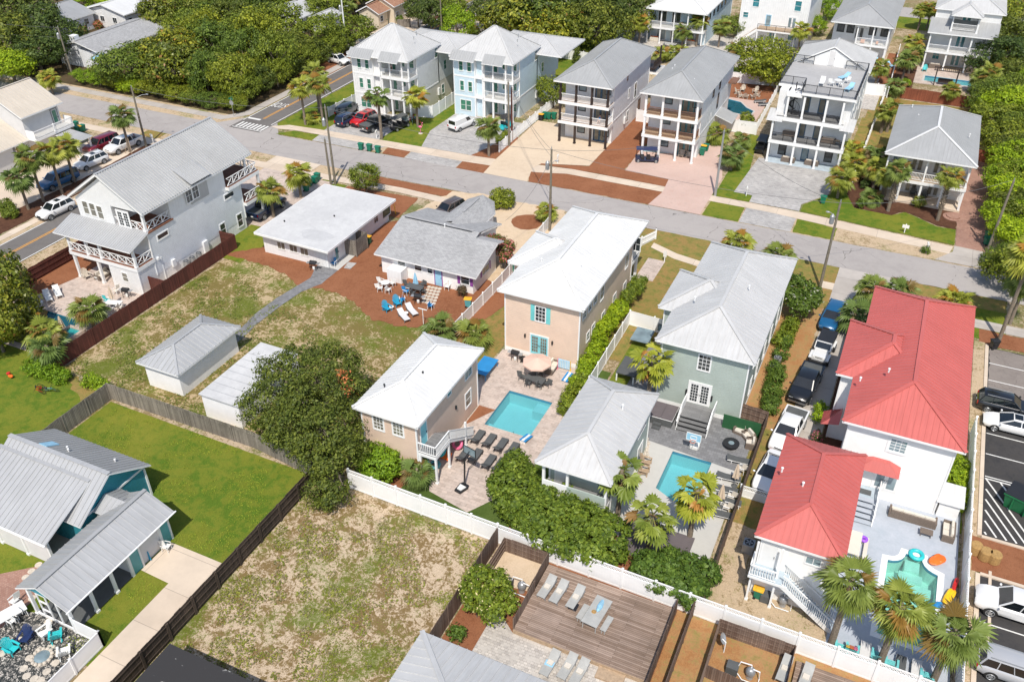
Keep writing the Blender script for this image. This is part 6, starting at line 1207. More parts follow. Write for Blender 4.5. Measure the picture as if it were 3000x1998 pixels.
hip(r5,-17.0,-6.2,132.3,142.0,9.9,.55,'metallg',.4,gables='S',capw=.25,axis='y');b=MB();b.poly([(-16.4,132.5,9.9),(-6.8,132.5,9.9),(-11.6,132.5,12.5)]);b.box(-16.4,-6.8,132.5,141.5,9.8,9.88);b.build('gable','s_white',r5);door(r5,'S',132.48,-12.1,-11.3,10.1,12.1,leaf='stuccog')
for cx,cy in((315,1190),(448,1215)):dc(r5,'S',121.3,30,cx,cy,.9,2.2,z0=3.35,leaf='navyp',gl='glassb',nx=1,nz=1)
for cx,cy in((350,990),(490,1005)):dc(r5,'S',122.3,30,cx,cy,.9,2.2,z0=6.55,leaf='navyp',gl='glassb',nx=1,nz=1)
dc(r5,'S',121.3,30,335,1430,1.0,2.3,z0=.05,leaf='navyp',gl='glassl',nx=1,nz=1);wc(r5,'S',121.3,30,130,1375,.9,1.3,fr='black',gl='glassd',nx=1);wc(r5,'S',121.3,30,553,1445,.9,1.3,fr='black',gl='glassd',nx=1);b=MB();b.box(-16.5,-6.8,119.0,121.3,.04,.1);b.build('porch_slab','decklb',r5)
for y in(124,127,130,134,138):win(r5,'E',-6.9,y,y+.7,7.2,8.6,1,2,gl='glassd');win(r5,'E',-6.9,y,y+.7,4.0,5.4,1,2,gl='glassd')
r6=H('grey_hip_roofed_house','two storey white house with broad grey hipped roof and white balcony behind shaggy palms',3.6,122);hip(r6,-1.5,9.0,112.7,131.0,6.4,.45,'metalg',.42,capw=.3,capm='metalw');walls(r6,-.9,8.4,116.2,130.4,0,6.2,'s_white');floorslab(r6,-1.1,8.6,113.2,116.2,3.2,'trim','wood',.4)
X=[-.95,1.15,3.6,6.0,8.4];posts(r6,[(x,113.4)for x in X],0,2.8,.24);posts(r6,[(x,113.4)for x in X],3.2,6.2,.2);posts(r6,[(8.4,115),(8.4,116.2)],0,2.8,.22)
for a,c in zip(X[:-1],X[1:]):rail(r6,(a+.1,113.4,3.22),(c-.1,113.4,3.22))
rail(r6,(8.4,113.5,3.22),(8.4,116.2,3.22));rail(r6,(-.95,113.5,3.22),(-.95,116.2,3.22));b=MB();b.box(-1.1,8.6,113.2,116.2,.03,.3);b.build('porch_slab','conc',r6)
for z in(.3,3.25):door(r6,'S',116.2,1.8,3.2,z,z+2.3,leaf='stuccog',gl='glassb',double=True,nx=1,nz=1);door(r6,'S',116.2,4.4,5.8,z,z+2.3,leaf='stuccog',gl='glassb',double=True,nx=1,nz=1);win(r6,'S',116.2,-.4,.6,z+.9,z+2.2,gl='glassl')
b=MB();b.lathe((8.0,111.7,0),[(1.2,0),(1.2,.12),(.8,.12),(.8,.26)],20);b.build('step','paverr',r6)
for x,y in((.2,128),(1.2,124.5),(7.6,120)):pipe(r6,x,y,7.4,.3)
rb1=H('white_hip_roofed_house','white roofed house with a screened upper porch behind the north row',-43,172);hip(rb1,-49.3,-37.6,165.6,190,6.4,.42,'metalw',.42);walls(rb1,-48.8,-38.2,168.4,189,0,6.2,'s_blue');floorslab(rb1,-49,-38,165.9,168.4,3.1,'trim','tilel');X=[-48.8,-46.3,-43.8,-41.2,-38.3]
posts(rb1,[(x,166.1)for x in X],0,2.8,.22);posts(rb1,[(x,166.1)for x in X],3.1,6.2,.2)
for a,c in zip(X[:-1],X[1:]):rail(rb1,(a,166.1,3.1),(c,166.1,3.1))
for x in(-47.5,-44.8,-41.0):win(rb1,'S',168.4,x,x+1.5,3.3,5.4,2,1,gl='glassd');win(rb1,'S',168.4,x,x+1.6,.2,2.3,2,1,gl='glassl')
for y in(170,173,176,179,182):win(rb1,'E',-38.2,y,y+1,4.4,5.4,1,2,gl='glassd',fr='glassd')
rb2=H('pale_boarded_house','tall pale vertical boarded house with outside stair at the top edge',-26,178);walls(rb2,-33.5,-21,174.5,192,0,9.4,'b_white',None);hip(rb2,-34,-20.4,174,193,9.4,.6,'metaldg',.4,gables='S')
b=MB();b.poly([(-33.5,174.5,9.4),(-21,174.5,9.4),(-27.2,174.5,13)]);b.build('gable','b_white',rb2)
for tt,cx,cy,w,h in((20,2245,20,1.1,1.7),(20,2148,138,.9,.9),(30,278,60,1.1,1.7)):wc(rb2,'S',174.5,tt,cx,cy,w,h,nx=1,nz=2,gl='glasst')
floorslab(rb2,-29.5,-21,171.6,174.5,3.2,'trim','wood',.25);posts(rb2,[(-29.3,171.8),(-26,171.8),(-22.5,171.8)],0,3,.2);rail(rb2,(-29.4,171.7,3.2),(-21,171.7,3.2),1,'cable','black');stairs(rb2,-33.4,-29.5,171.7,173,0,3.2,14,'wood','trim','x',True,'cable');door(rb2,'S',174.5,-28.6,-27.6,3.25,5.3,leaf='skyb',gl='glassl',nx=1,nz=1);door(rb2,'S',174.5,-24.5,-23,3.25,5.3,leaf='trim',gl='glassl',double=True,nx=1,nz=1);door(rb2,'S',174.5,-27.6,-26.2,.05,2.2,leaf='stuccog',gl='glasst',double=True,nx=1,nz=1);win(rb2,'S',174.5,-24,-22.5,1.2,2.1,2,1,gl='glasst')
rb3=H('grey_roofed_balcony_house','two storey white house with grey hipped roof, towels over the balcony rail',-11,180);hip(rb3,-16.5,-5.8,170.2,193,6.5,.42,'metalg',.42);walls(rb3,-16,-6.4,173,192,0,6.3,'s_white');floorslab(rb3,-11.8,-6.3,170.5,173,3.1,'trim','tilel');posts(rb3,[(-11.7,170.7),(-9,170.7),(-6.5,170.7)],0,6.3,.22);rail(rb3,(-11.7,170.7,3.1),(-9,170.7,3.1));rail(rb3,(-9,170.7,3.1),(-6.5,170.7,3.1))
for x in(-15.4,-13.7,-9.9,-7.9):win(rb3,'S',173,x,x+1.1,4.2,5.4,gl='glassd',nx=2,nz=1,fr='black')
door(rb3,'S',173,-12.3,-10.8,3.1,5.3,leaf='stuccog',gl='glassd',double=True,nx=1,nz=1);hip(rb3,-20.0,-12.2,160.5,168.3,3.1,.42,'metalg',.42);walls(rb3,-19.5,-12.7,161,168,0,2.9,'s_sage')
b=MB();b.bar((-10.9,170.6,3.6),(-10.2,170.6,3.6),.08,.6);b.bar((-8.3,170.6,3.6),(-7.9,170.6,3.6),.08,.5);b.build('hanging_towel','umbp',rb3)
rb4=H('dormered_white_house','large white house with grey roof, dormer balcony and a pool with a dark pergola',5.3,178);slab(rb4,[(-.4,171.0,6.3),(10.6,171.0,6.3),(10.6,174.4,8.0),(-.4,174.4,8.0)],'metalg',.42,.2,'porch_roof');hip(rb4,-.2,11.0,174.0,192,9.6,.5,'metallg',.42);hip(rb4,2.6,7.6,171.3,182,9.4,.55,'metallg',.42,axis='y',name='dormer_roof');walls(rb4,.2,10.4,174.4,191,0,9.4,'s_white')
walls(rb4,3.0,3.2,172.3,174.4,7.0,9.2,'s_white',None);walls(rb4,7.0,7.2,172.3,174.4,7.0,9.2,'s_white',None);rail(rb4,(3.2,171.8,6.9),(7.0,171.8,6.9));posts(rb4,[(3.1,171.8),(7.1,171.8)],6.6,8.1,.26);floorslab(rb4,0,10.3,171.2,174.4,3.2,'trim','tilel');X=[.2,3.5,6.8,10.1];posts(rb4,[(x,171.5)for x in X],0,2.8,.26);posts(rb4,[(x,171.5)for x in X],3.2,6.1,.24)
for a,c in zip(X[:-1],X[1:]):rail(rb4,(a,171.5,3.2),(c,171.5,3.2))
for z in(.05,3.2,7.0):door(rb4,'S',174.4,4.4,5.9,z,z+2.2,leaf='trim',gl='glasst',double=True,nx=1,nz=1)
win(rb4,'S',174.4,1.4,2.4,1.0,2.3,gl='glasst');win(rb4,'S',174.4,8.2,9.2,1.0,2.3,gl='glasst')
rb0=H('white_balcony_house','white house with outside stair half hidden behind the dark trees at the top',-66,175);hip(rb0,-72,-63.5,163,184,6.6,.4,'metalw',.42);walls(rb0,-71.5,-64,165.5,183,0,6.4,'s_blue');floorslab(rb0,-64.3,-62,164,172,3.2,'trim','tilel');rail(rb0,(-62.1,164,3.2),(-62.1,172,3.2));stairs(rb0,-64,-62.2,160,164,0,3.2,14,'tilel')
tn=H('tan_roofed_house','white stucco house with tan metal roofs and a balustered balcony at the left edge',-112,78)
hip(tn,-118.5,-108.1,76.0,83.0,6.6,.52,'metalt',.5,gables='NS',axis='y');b=MB();b.box(-118,-108.8,76.5,82.5,0,6.4)
for y in(76.5,82.5):b.poly([(-118,y,6.4),(-108.8,y,6.4),(-113.4,y,8.95)])
b.build('wall','stuccog',tn);walls(tn,-118,-109,60,76.5,0,3.2,'stuccog',None);slab(tn,[(-108.5,60,3.4),(-108.5,76.45,3.4),(-114.5,76.45,6.4),(-114.5,60,6.4)],'metalt',.5,.15,'roof')
floorslab(tn,-108.9,-107.1,76.5,83.0,3.6,'stucco','tilel',.35);rail(tn,(-107.2,76.6,3.6),(-107.2,79.8,3.6),1.0,'bal');rail(tn,(-107.2,79.8,3.6),(-107.2,82.9,3.6),1.0,'bal');rail(tn,(-108.8,76.55,3.6),(-107.2,76.55,3.6),1.0,'solid','stucco');rail(tn,(-108.8,82.95,3.6),(-107.2,82.95,3.6),1.0,'solid','stucco');posts(tn,[(-107.2,79.8)],3.5,4.7,.2)
door(tn,'E',-108.8,81.2,82.1,3.65,5.9,leaf='stuccog',fr='deckg',gl='glassg',nx=1,nz=1)
wc(tn,'E',-108.8,0,555,1235,.95,1.3,nx=1,shut='deckg',sw=.35);wc(tn,'E',-109.0,0,180,1385,.95,1.3,nx=1,shut='deckg',sw=.35)
slab(tn,[(-108.8,79.6,3.2),(-103.0,79.6,2.8),(-103.0,82.2,2.8),(-108.8,82.2,3.2)],'galv',.3,.1,'carport_roof');posts(tn,[(-103.6,82.0),(-103.6,79.8)],0,2.7,.2)
def simple_house(name,label,x0,x1,y0,y1,ze,sl,roofm,wallm,axis='y',gables='NS',seam=.5,wins=True):
    r=H(name,label,(x0+x1)/2,(y0+y1)/2);zr=hip(r,x0,x1,y0,y1,ze,sl,roofm,seam,gables=gables,axis=axis);b=MB();b.box(x0+.5,x1-.5,y0+.5,y1-.5,0,ze-.18)
    if axis=='y' and 'S' in gables:b.poly([(x0+.5,y0+.5,ze-.18),(x1-.5,y0+.5,ze-.18),((x0+x1)/2,y0+.5,zr-.4)])
    if axis=='x' and 'E' in gables:b.poly([(x1-.5,y0+.5,ze-.18),(x1-.5,y1-.5,ze-.18),(x1-.5,(y0+y1)/2,zr-.4)])
    b.build('wall',wallm,r)
    if wins:
        n=max(1,int((x1-x0)/3.5))
        for i in range(n):x=x0+1.2+i*3.3;win(r,'S',y0+.5,x,x+1,1.2,2.2,2,1)
        n=max(1,int((y1-y0)/3.5))
        for i in range(n):y=y0+1.2+i*3.3;win(r,'E',x1-.5,y,y+1,1.2,2.2,1,2)
    return r
simple_house('grey_bungalow','small grey house with a plain grey roof deep in the trees at top left',-164,-151.8,122.6,130,3.0,.3,'metalg','s_bluew','y','NS',0)
simple_house('white_bungalow','long white roofed house with a strip of dark windows at the top left',-156,-144.3,130,142,3.2,.25,'metalw','s_white','y','NS',0)
rl=H('grey_ranch_house','low grey shingled house with small gabled dormers showing through the wood',-134,118);hip(rl,-141,-129.6,109.6,128,3.2,.25,'shin',0,gables='NS');walls(rl,-140.5,-130.2,110.2,127.5,0,3.0,'s_bluew',None)
b=MB();b.box(-136.6,-135.4,110.0,111.0,3,5.4);b.build('chimney','s_bluew',rl)
for y in(114,110.4):hip(rl,-134,-129.0,y,y+3.4,3.0,.35,'shin',0,gables='E',axis='x',name='dormer_roof')
slab(rl,[(-131,108.2,2.6),(-127.8,108.2,2.5),(-127.8,110.8,2.5),(-131,110.8,2.6)],'skyb',0,.08,'awning')
b=MB()
for k in range(16):b.bar((-142.5,112.5+k*.95,2.7),(-138.5,112.5+k*.95,2.7),.08,.16)
b.bar((-142.3,112,2.6),(-142.3,128,2.6),.15);pg=b.build('pergola','brownp',rl)
simple_house('pale_grey_house','white house with pale grey roof behind the wood at the top',-121.5,-111.5,142.5,150.0,3.2,.3,'metallg','s_white','y','NS',0);simple_house('grey_roofed_annex','small grey roofed annex beside the pale grey roofed house',-111.2,-106.6,144.8,150,3.0,.35,'metallg','s_bluew','y','NS',0)
simple_house('brown_roofed_house','cream house with brown shingle gables at the top edge',-105.2,-98.4,156.0,170,3.6,.5,'shint','cream','y','NS',0);simple_house('brown_roofed_wing','small cream gabled wing with brown roof in front of the brown roofed house',-105,-99.6,152.0,156.4,3.0,.5,'shint','cream','y','NS',0)
for i,(x,y,w,l,m,rm)in enumerate(((-60,205,14,18,'s_white','metalw'),(-82,190,12,15,'s_blue','metallg'),(-135,165,12,14,'s_white','metalw'))):
    simple_house('far_house',['far white roofed house above the pale boarded house','pale roofed far house behind the dark trees at the top','white roofed far house at the top left beyond the wood'][i],x,x+w,y,y+l,6.2,.4,rm,m,'y','')
# ---------------- pools ----------------
pool('aqua swimming pool in pink grey pavers between the peach house and tan guest house',pl_peach,1.4,'poolw','plaster','paverp',.3,steps=[(-24.2,-22.85,pl_peach[2][1]-1.3,pl_peach[2][1]-.05,-.45),(-27.0,-24.6,52.4,53.2,-.5)])
pg=pool('bright blue swimming pool with clipped corners in the pale deck of the sage house',pl_sage,1.4,'poolw','plaster','tilel',.3)
pool('green tinted swimming pool with scalloped white coping and entry steps by the red roofs',pl_red,1.3,'poolg','plasterg','trim',.42,steps=[(rx0+1.2,rx1-1.2,rym-1.1,rym-.1,-.25),(rx0+.9,rx1-.9,rym-1.8,rym-1.1,-.5),(rx0+.2,rx1-.2,rym-2.6,rym-1.8,-.8)])
pool('dark shaded swimming pool behind the three storey white house',pl_w1,1.4,'poold','plasterd','paverp',.35)
pool('narrow turquoise pool beside the dark pergola',pl_b4,1.2,'poolw','plaster','tilel',.35);pool('kidney shaped deep teal pool on the pink patio between two tall houses',pl_n4,1.4,'poold','plaster','tilel',.25)
pool('small turquoise pool behind the grey porch house',pl_bk1,1.2,'poolw','plaster','tilel',.3);pool('pale turquoise pool partly hidden by the dark trees at the top',pl_bk0,1.2,'poolw','plaster','tilel',.3);pool('small pool corner behind the pale blue tower house',pl_b2,1.2,'poolw','plaster','tilel',.3)
sp=thing('spa_tub','raised square teal spa joined to the dark shaded pool','spa',(-70.6,46.5,0));b=MB();b.box(-71.5,-69.4,45.2,45.5,0,.55);b.box(-71.5,-69.4,47.9,48.2,0,.55);b.box(-71.5,-71.2,45.5,47.9,0,.55);b.box(-69.7,-69.4,45.5,47.9,0,.55);b.build('wall','paverp',sp);b=MB();b.box(-71.2,-69.7,45.5,47.9,.05,.4);b.build('water',plain('spa_water',(.03,.30,.30),.1),sp)
l=thing('pool_ladder','chrome pool ladder at the corner of the bright blue pool','pool ladder',(pl_sage[1][0],52.5,0));b=MB();lx=pl_sage[1][0]
for y in(51.9,52.6):b.tube([(lx-.15,y,-.5),(lx-.15,y,.35),(lx+.1,y,.75),(lx+.45,y,.5),(lx+.5,y,.05)],.025,6)
b.build('rail','chrome',l)
# ---------------- fences ----------------
fence('board_fence','red brown board fence between the weedy lawn and the three storey white house',[(-67.15,42.5),(-67.15,68.5),(-69.3,68.5)],1.8,'f_red');fence('board_fence','red brown board fence between the yellow lined road and the shaded pool yard',[(-82.4,43.5),(-82.4,62.5),(-79,62.5)],1.75,'f_red',rails_side=-1);fence('board_fence','short red brown return fence at the corner of the three storey white house',[(-69.4,57.2),(-67.2,57.2)],1.8,'f_red')
fence('board_fence','weathered grey board fence bending round the green lawn',[(-59.2,33.8),(-59.2,41.4),(-43.1,41.5),(-36.4,40.6)],1.8,'f_grey');fence('board_fence','dark brown board fence with square posts between the concrete drive and the sandy lot',[(-36.15,12),(-36.15,40.4)],1.75,'f_dark',ps=2.35,pw=.2,rails_side=-1)
fence('lattice_fence','long white vinyl fence with lattice top across the bottom yards',[(-33.3,40.9),(-20.1,40.62),(11.35,40.1)],2.0,'vinyl',ps=2.35,style='lattice',pw=.14);fence('lattice_fence','white vinyl fence with lattice top beside the parking lot',[(11.35,40.2),(11.35,68.5)],2.0,'vinyl',ps=2.35,style='lattice',pw=.14)
fence('board_fence','grey brown board fence between the sandy lot and the mulch bed',[(-20.0,20),(-20.0,40.3)],1.95,'f_brown');fence('board_fence','brown board enclosure round the left pool pump',[(-19.3,37.3),(-19.3,40.1),(-15.85,40.1),(-15.85,36.6)],1.45,'f_brown',rails_side=-1);fence('board_fence','low brown board fence on the left side of the wooden deck',[(-15.75,34.0),(-15.75,37.4)],1.45,'f_brown');fence('board_fence','brown board fence on the right edge of the wooden deck',[(-6.3,24),(-6.3,39.9)],1.6,'f_brown');fence('board_fence','brown board fence right of the orange mulch strip',[(-5.2,24),(-5.2,40.2)],1.6,'f_brown');fence('board_fence','brown board enclosure round the right pool pump and satellite dish',[(-3.3,33.8),(-3.3,39.6),(1.6,39.6),(1.6,36)],1.5,'f_brown',rails_side=-1);fence('board_fence','front boards of the right pump enclosure',[(-3.3,36.0),(1.2,35.6)],1.3,'f_brown')
fence('board_fence','tan board fence between the bright blue pool deck and the drive of trucks',[(-4.75,41.0),(-4.75,62.2),(-7.0,62.4)],1.7,'f_brown',ps=2.2)
fence('rail_fence','white vinyl fence beside the pink flowering shrub and the shingled cottage',[(-35.8,62.8),(-35.6,74),(-36.2,88.5)],1.5,'vinyl',ps=2.2,style='vinyl',pw=.14);fence('vinyl_fence','white vinyl fence and gate at the head of the drive beside the sage house',[(-20.4,58),(-20.6,72.4),(-15.4,72.1)],1.7,'vinyl',ps=2.3,style='vinyl',pw=.13)
for p,h,st,m,lb in(([(-69.0,113.6),(-66.6,114.3),(-66.5,131)],1.9,'vinyl','vinyl','white vinyl fence between the white and pale blue tower houses'),([(-51.5,106.5),(-51.6,128)],1.5,'rail','vinyl','white rail fence beside the sandy coloured concrete driveway'),([(-81.5,108),(-80.8,118),(-79.4,118)],1.5,'vinyl','vinyl','white vinyl fence behind the black cars at the corner house'),
    ([(-37.6,126),(-33.9,126.2)],1.9,'vinyl','vinyl','white vinyl gate between the two three storey porch houses'),([(-25.2,127.8),(-19.8,128.2)],1.9,'vinyl','vinyl','white vinyl gate in front of the kidney shaped pool'),([(-20.0,128.2),(-20.6,149)],1.4,'rail','vinyl','white rail fence right of the kidney shaped pool'),([(-7.3,153.1),(-3.9,153.4)],1.9,'vinyl','vinyl','white vinyl fence behind the roof deck house'),([(-3.9,152.8),(-4.4,178)],1.7,'vinyl','vinyl','white vinyl fence with palms along it behind the roof deck house'),([(-4.6,117),(-4.3,152)],1.6,'rail','vinyl','white rail fence running back beside the grey hip roofed house'),
    ([(-62,150.4),(-40,148.0),(-21,151)],1.8,'vinyl','vinyl','long white wall like fence behind the north row of houses'),([(-3.9,153.6),(9.6,153.2)],1.8,'board','f_orange','orange brown board fence in front of the narrow turquoise pool'),([(-4.9,119.5),(-1.2,119.3)],1.7,'board','f_orange','orange brown board gate beside the grey hip roofed house'),([(9.3,131.5),(11.9,131.2)],1.7,'board','f_orange','orange brown board gate at the back of the brick drive'),([(-20.2,150),(-20.6,185)],1.8,'board','f_grey','grey board fence between the pale boarded house and its neighbour'),
    ([(-39.9,21.6),(-39.9,10)],1.5,'vinyl','vinyl','white vinyl fence round the black pebble bed with blue chairs'),([(-42.3,21.6),(-39.9,21.6)],1.5,'vinyl','vinyl','short white vinyl fence panel at the screened wing corner'),([(-4.9,53.0),(-2.6,53.0)],1.2,'lattice','vinyl','short white lattice panel in front of the last white car'),([(-97,154.5),(-95,156)],1.6,'board','f_grey','short grey board fence beside the brown roofed house'),([(-24.6,88.6),(-23.6,91)],1.2,'picket','vinyl','small white picket section by the street pole'),([(-32.6,88.3),(-31.2,90.6)],1.4,'picket','vinyl','white picket corner beside the tall wooden pole')):
    fence({'vinyl':'vinyl_fence','rail':'rail_fence','board':'board_fence','lattice':'lattice_fence','picket':'picket_fence'}[st],lb,p,h,m,ps=2.2,style=st,pw=.13)
dk=thing('wooden_deck','large weathered plank deck with grey loungers at the bottom','deck',(-11,35,0));b=MB();b.box(-15.75,-6.35,33.9,40.05,.32,.40);b.build('deck_boards','deck',dk);b=MB();b.box(-15.75,-6.35,33.85,33.9,0,.38);b.build('fascia','wood',dk);b=MB();b.box(-9.6,-7.8,33.0,33.85,.0,.2);b.build('step','wood',dk)
d2=thing('wooden_deck','second weathered plank deck with grey loungers at the bottom edge, right of the right pump','deck',(5,37,0));b=MB();b.box(1.9,12,30,39.4,.32,.40);b.build('deck_boards','deck',d2)
# ---------------- trees ----------------
TP={}
def tr(kind,t,cx,cy,zc,R,hh,label,group=None,name=None):
    p=P(t,cx,cy,zc)if t is not None else Vector((cx,cy,0));n=len(TP);v={'oak':('f_oak',4),'mid':('f_mid',4),'mag':('f_mag',3),'brt':('f_brt',2)}[kind];k=int(abs(p.x*13+p.y*7))%v[1]
    o=put((kind,k),lambda:tree_proto(11+k*7+len(kind)*100+ord(kind[1]),4.0,7.0,5+k,v[0],1.0,.34 if kind!='mag' else.42,.85,58,name=kind),(p.x,p.y,0),(p.x*3.3)%6.28,label,group,(R/4*1.05,R/4*1.05,hh/7.0));o['category']='tree';return o
rw_=random.Random(5);n=0
ORD=['first','second','third','fourth','fifth','sixth','seventh','eighth','ninth','tenth','eleventh','twelfth','thirteenth','fourteenth','fifteenth','sixteenth']
ROWN=['front','second','third','fourth','fifth','sixth','seventh','eighth','ninth','rearmost']
WOOD=[]
for j in range(10):
    y=106.5+j*6.3;x=-99.2-(j%2)*2.5-(0 if j<4 else(j-3)*1.2);i=0
    while x>(-134 if j<1 else(-128 if j<2 else-128-j*2.0)):
        xx,yy=x+rw_.uniform(-1.3,1.3),y+rw_.uniform(-1.5,1.5)
        bad=(-146<xx<-121.5 and 104.8<yy<131)or(-124<xx<-102 and 134.5<yy<153)or(xx>-107 and yy>148)
        if not bad:WOOD.append((j,i,xx,yy));i+=1
        x-=6.4
for j,i,x,y in WOOD:
    R=rw_.uniform(2.6,5.0);hh=rw_.uniform(4.8,9.5)*(.85 if j==0 else 1)
    tr(rw_.choice(['mid','oak','mid','mag','mid','oak']),None,x,y,0,R,hh,'tree in the dense wood, %s row from the sidewalk, %s from the road'%(ROWN[j],ORD[i]),'trees of the dense wood')
for i in range(9):x=-101-i*3.4;tr('brt' if i in(5,7,8)else 'mid',None,x,103.9+rw_.uniform(-.4,.4),0,1.9,2.4,'%s low bushy tree from the road at the sidewalk edge of the wood'%ORD[i],'bushes at the wood edge')
for i in range(4):tr('mid',None,-95.9-i*.9,104.3+(i%2)*1.1,0,1.5,2.2,'%s low bush at the wood corner behind the stop sign'%ORD[i],'bushes at the wood edge')
for i in range(8):tr('oak' if i%2 else 'mid',None,-97.2-(i%2)*1.2,108+i*4.0,0,2.6,4.6,'%s tree along the yellow lined road at the side of the wood'%ORD[i],'bushes at the wood edge')
for k,(t,cx,cy,zc,R,hh,kind,lb)in enumerate((
    (0,150,150,5,7,10,'oak','huge dark oak at the top left corner'),(0,380,260,5,5.5,9,'oak','dark oak beside the leaning wooden pole at top left'),(0,60,360,5,6,9,'oak','dark oak below the top left corner tree'),(0,330,470,4,4.5,7,'oak','dark tree above the shaggy brown palm'),(0,90,600,3,4.5,5.5,'brt','bright yellow green tree behind the tan roof'),(0,720,0,3,3.2,5,'brt','bright green tree above the small grey house'),(0,1000,10,3,3,5,'brt','bright green tree between the two top left roofs'),(0,1480,60,6,3.6,8,'mag','glossy tree right of the white roofed bungalow'),
    (0,1700,40,5,6,8,'mid','tree at the top edge over the wood, left one'),(0,2100,50,5,6,8,'mid','tree at the top edge over the wood, right one'),(10,20,230,4,5,8,'oak','tree beside the pale grey roof at the wood corner'),(10,600,30,4,4.5,6,'mid','tree behind the grey roofed annex'),(10,860,240,4,4.2,6.5,'mid','spreading tree beside the thin white pole'),
    (10,1600,130,4,3.2,7,'oak','loose round tree left of the bare pole beyond the tower house'),(10,1850,210,4,3.5,7,'brt','bright round tree right of the bare pole beyond the tower house'),(10,1790,20,5,3,8,'mid','tree at the top edge between road and tower house'),(10,1480,20,5,3,7,'oak','dark tree behind the brown roofed house'),(10,2100,50,5,3.4,7,'oak','dark tree over the yellow lined road at the top'),(10,2280,120,5,4.5,8,'mag','glossy tree above the pale blue tower roof'),
    (20,80,100,6,6,10,'mag','large magnolia at the top, leftmost of the three'),(20,330,120,6,6,10.5,'mag','large magnolia at the top, middle of the three'),(20,300,310,4.5,4.5,8,'mag','large magnolia just above the white wall like fence'),(20,450,260,5,4,9,'mag','large magnolia beside the outside stair'),(20,780,60,7,5,11,'oak','tall dark tree at the top, left of the pair'),(20,780,260,5,5,9.5,'oak','tall dark tree in front of the turquoise pool'),(20,1130,50,6,4.5,9,'oak','dark tree left of the white hip roofed house'),(20,960,130,5,4.2,9,'oak','tall dark tree at the top, right of the pair'),(20,640,20,6,4.5,9,'oak','dark tree at the very top behind the balcony house'),
    (20,2300,560,3.6,4.6,7,'mid','broad green tree behind the mulch patio chairs'),(30,90,620,3.5,4.3,6.5,'mid','green tree left of the roof deck'),(20,2050,230,2.5,2.4,4.5,'mid','bush behind the palm by the pale boarded house'),(30,560,60,3,2.6,5,'brt','bush beside the pale boarded house gable'),(30,450,230,2,2.3,3.5,'brt','bush along the grey board fence'),
    (30,2230,280,5,4.6,8,'oak','dark tree at the right edge beyond the white houses'),(30,2200,480,4.5,4.6,7.5,'oak','dark tree at the right edge beside the pergola pool'),(30,2280,150,5,4,8,'mid','tree at the top right corner'),(30,2080,830,4,3.6,6,'mid','green tree behind the orange brown fence at the right edge'),(30,2200,900,4,3.8,6,'brt','bright green tree right of the orange brown fence'),(30,2150,1060,3.5,3.4,5.5,'mid','green tree at the right edge behind the grey hip roof'),(30,2240,1250,3.5,3.2,5.5,'mid','green tree at the right edge beside the grey hip roof'),(30,2230,1430,3,3,5,'brt','bright green tree beside the orange brown gate'),(31,2220,60,3,3,5,'brt','bright green tree at the back of the brick drive'),(31,2260,230,3,3,5,'brt','bright green tree midway along the brick drive'),(31,2200,400,2.6,2.7,4.4,'brt','bright green tree behind the leaning pole'),(31,2280,560,2.6,2.6,4.2,'brt','bright green bushy tree at the street end of the brick drive'),(31,2200,800,1.3,2.2,2.5,'mid','low bush at the street corner by the red cone'),
    (1,-60,1000,4,3.2,7,'mag','glossy dark tree at the left edge, upper one'),(1,-40,1240,3.5,3.1,6.5,'mag','glossy dark tree at the left edge beside the white loungers'),(1,-60,1430,3,2.7,5.5,'mag','glossy dark tree at the left edge, lower one'),(11,1000,50,2.4,1.9,4.2,'mid','small round tree on the mulch by the street'),(20,380,850,2.4,2.6,5,'mid','young tree left of the grey porch house'))):
    tr(kind,t,cx,cy,zc,R,hh,lb)
for i in range(20):x=14.5+(i%2)*3.4;y=96+i*4.6;tr(('mid','brt','oak','mid')[i%4],None,x,y+6*(i>0),0,3.2,5.2,'%s green belt tree right of the brick drive%s'%(ORD[i%16],', counting from the street' if i<16 else ' in its far part'),'trees of the green belt')
p0=P(12,520,760,0);ok=[(P(12,x,y,z).x-p0.x,P(12,x,y,z).y-p0.y,z,r*.88,r*.88,r*.68)for x,y,z,r in((420,260,5.6,2.9),(700,240,5.4,2.8),(300,480,4.6,2.8),(90,600,3.8,2.6),(200,300,4.8,2.4),(560,500,5.4,3.0),(820,470,4.9,2.3),(420,800,4.6,2.6),(700,800,4.8,2.6),(250,780,3.6,2.0),(850,950,3.6,1.9),(620,1040,3.3,2.1),(650,1350,1.7,1.9),(500,1060,2.8,1.7))]
o=thing('oak_tree','sprawling dark live oak beside the tan guest house','tree',p0);rg=np.random.default_rng(3);mesh_part('crown',quads_mesh('crown',leaf_arrays(ok,rg,.7,.95,74,.21,.3),'f_oak'),o);b=MB();trunk_mb(b,3.2,.38,ok,rg,nb=16);b.build('trunk','bark',o,True,rel=False)
dd=MB();
for x,y,z in((790,290,6.2),(800,330,6.1),(830,430,5.6),(850,450,5.4)):
    c=P(12,x,y,z)-p0
    for k in range(46):a=Vector(rg.normal(size=3)*.28)+c;u=Vector(rg.normal(size=3)).normalized()*.13;v=Vector(rg.normal(size=3)).normalized()*.09;dd.poly([a-u,a+v,a+u,a-v])
dd.build('dead_leaves',plain('rust_dead_leaves',(.55,.18,.06),.8,var=.2),o,rel=False)
def sh(t,cx,cy,lst,mat,label,cat='shrub',name='shrub',**k):
    c=P(t,cx,cy,0);L=[]
    for(x,y,z,r)in lst:q=P(t,x,y,z);L.append((q.x-c.x,q.y-c.y,z,r,r,r*.85))
    return shrub(name,label,cat,L,mat,(c.x,c.y,0),**k)
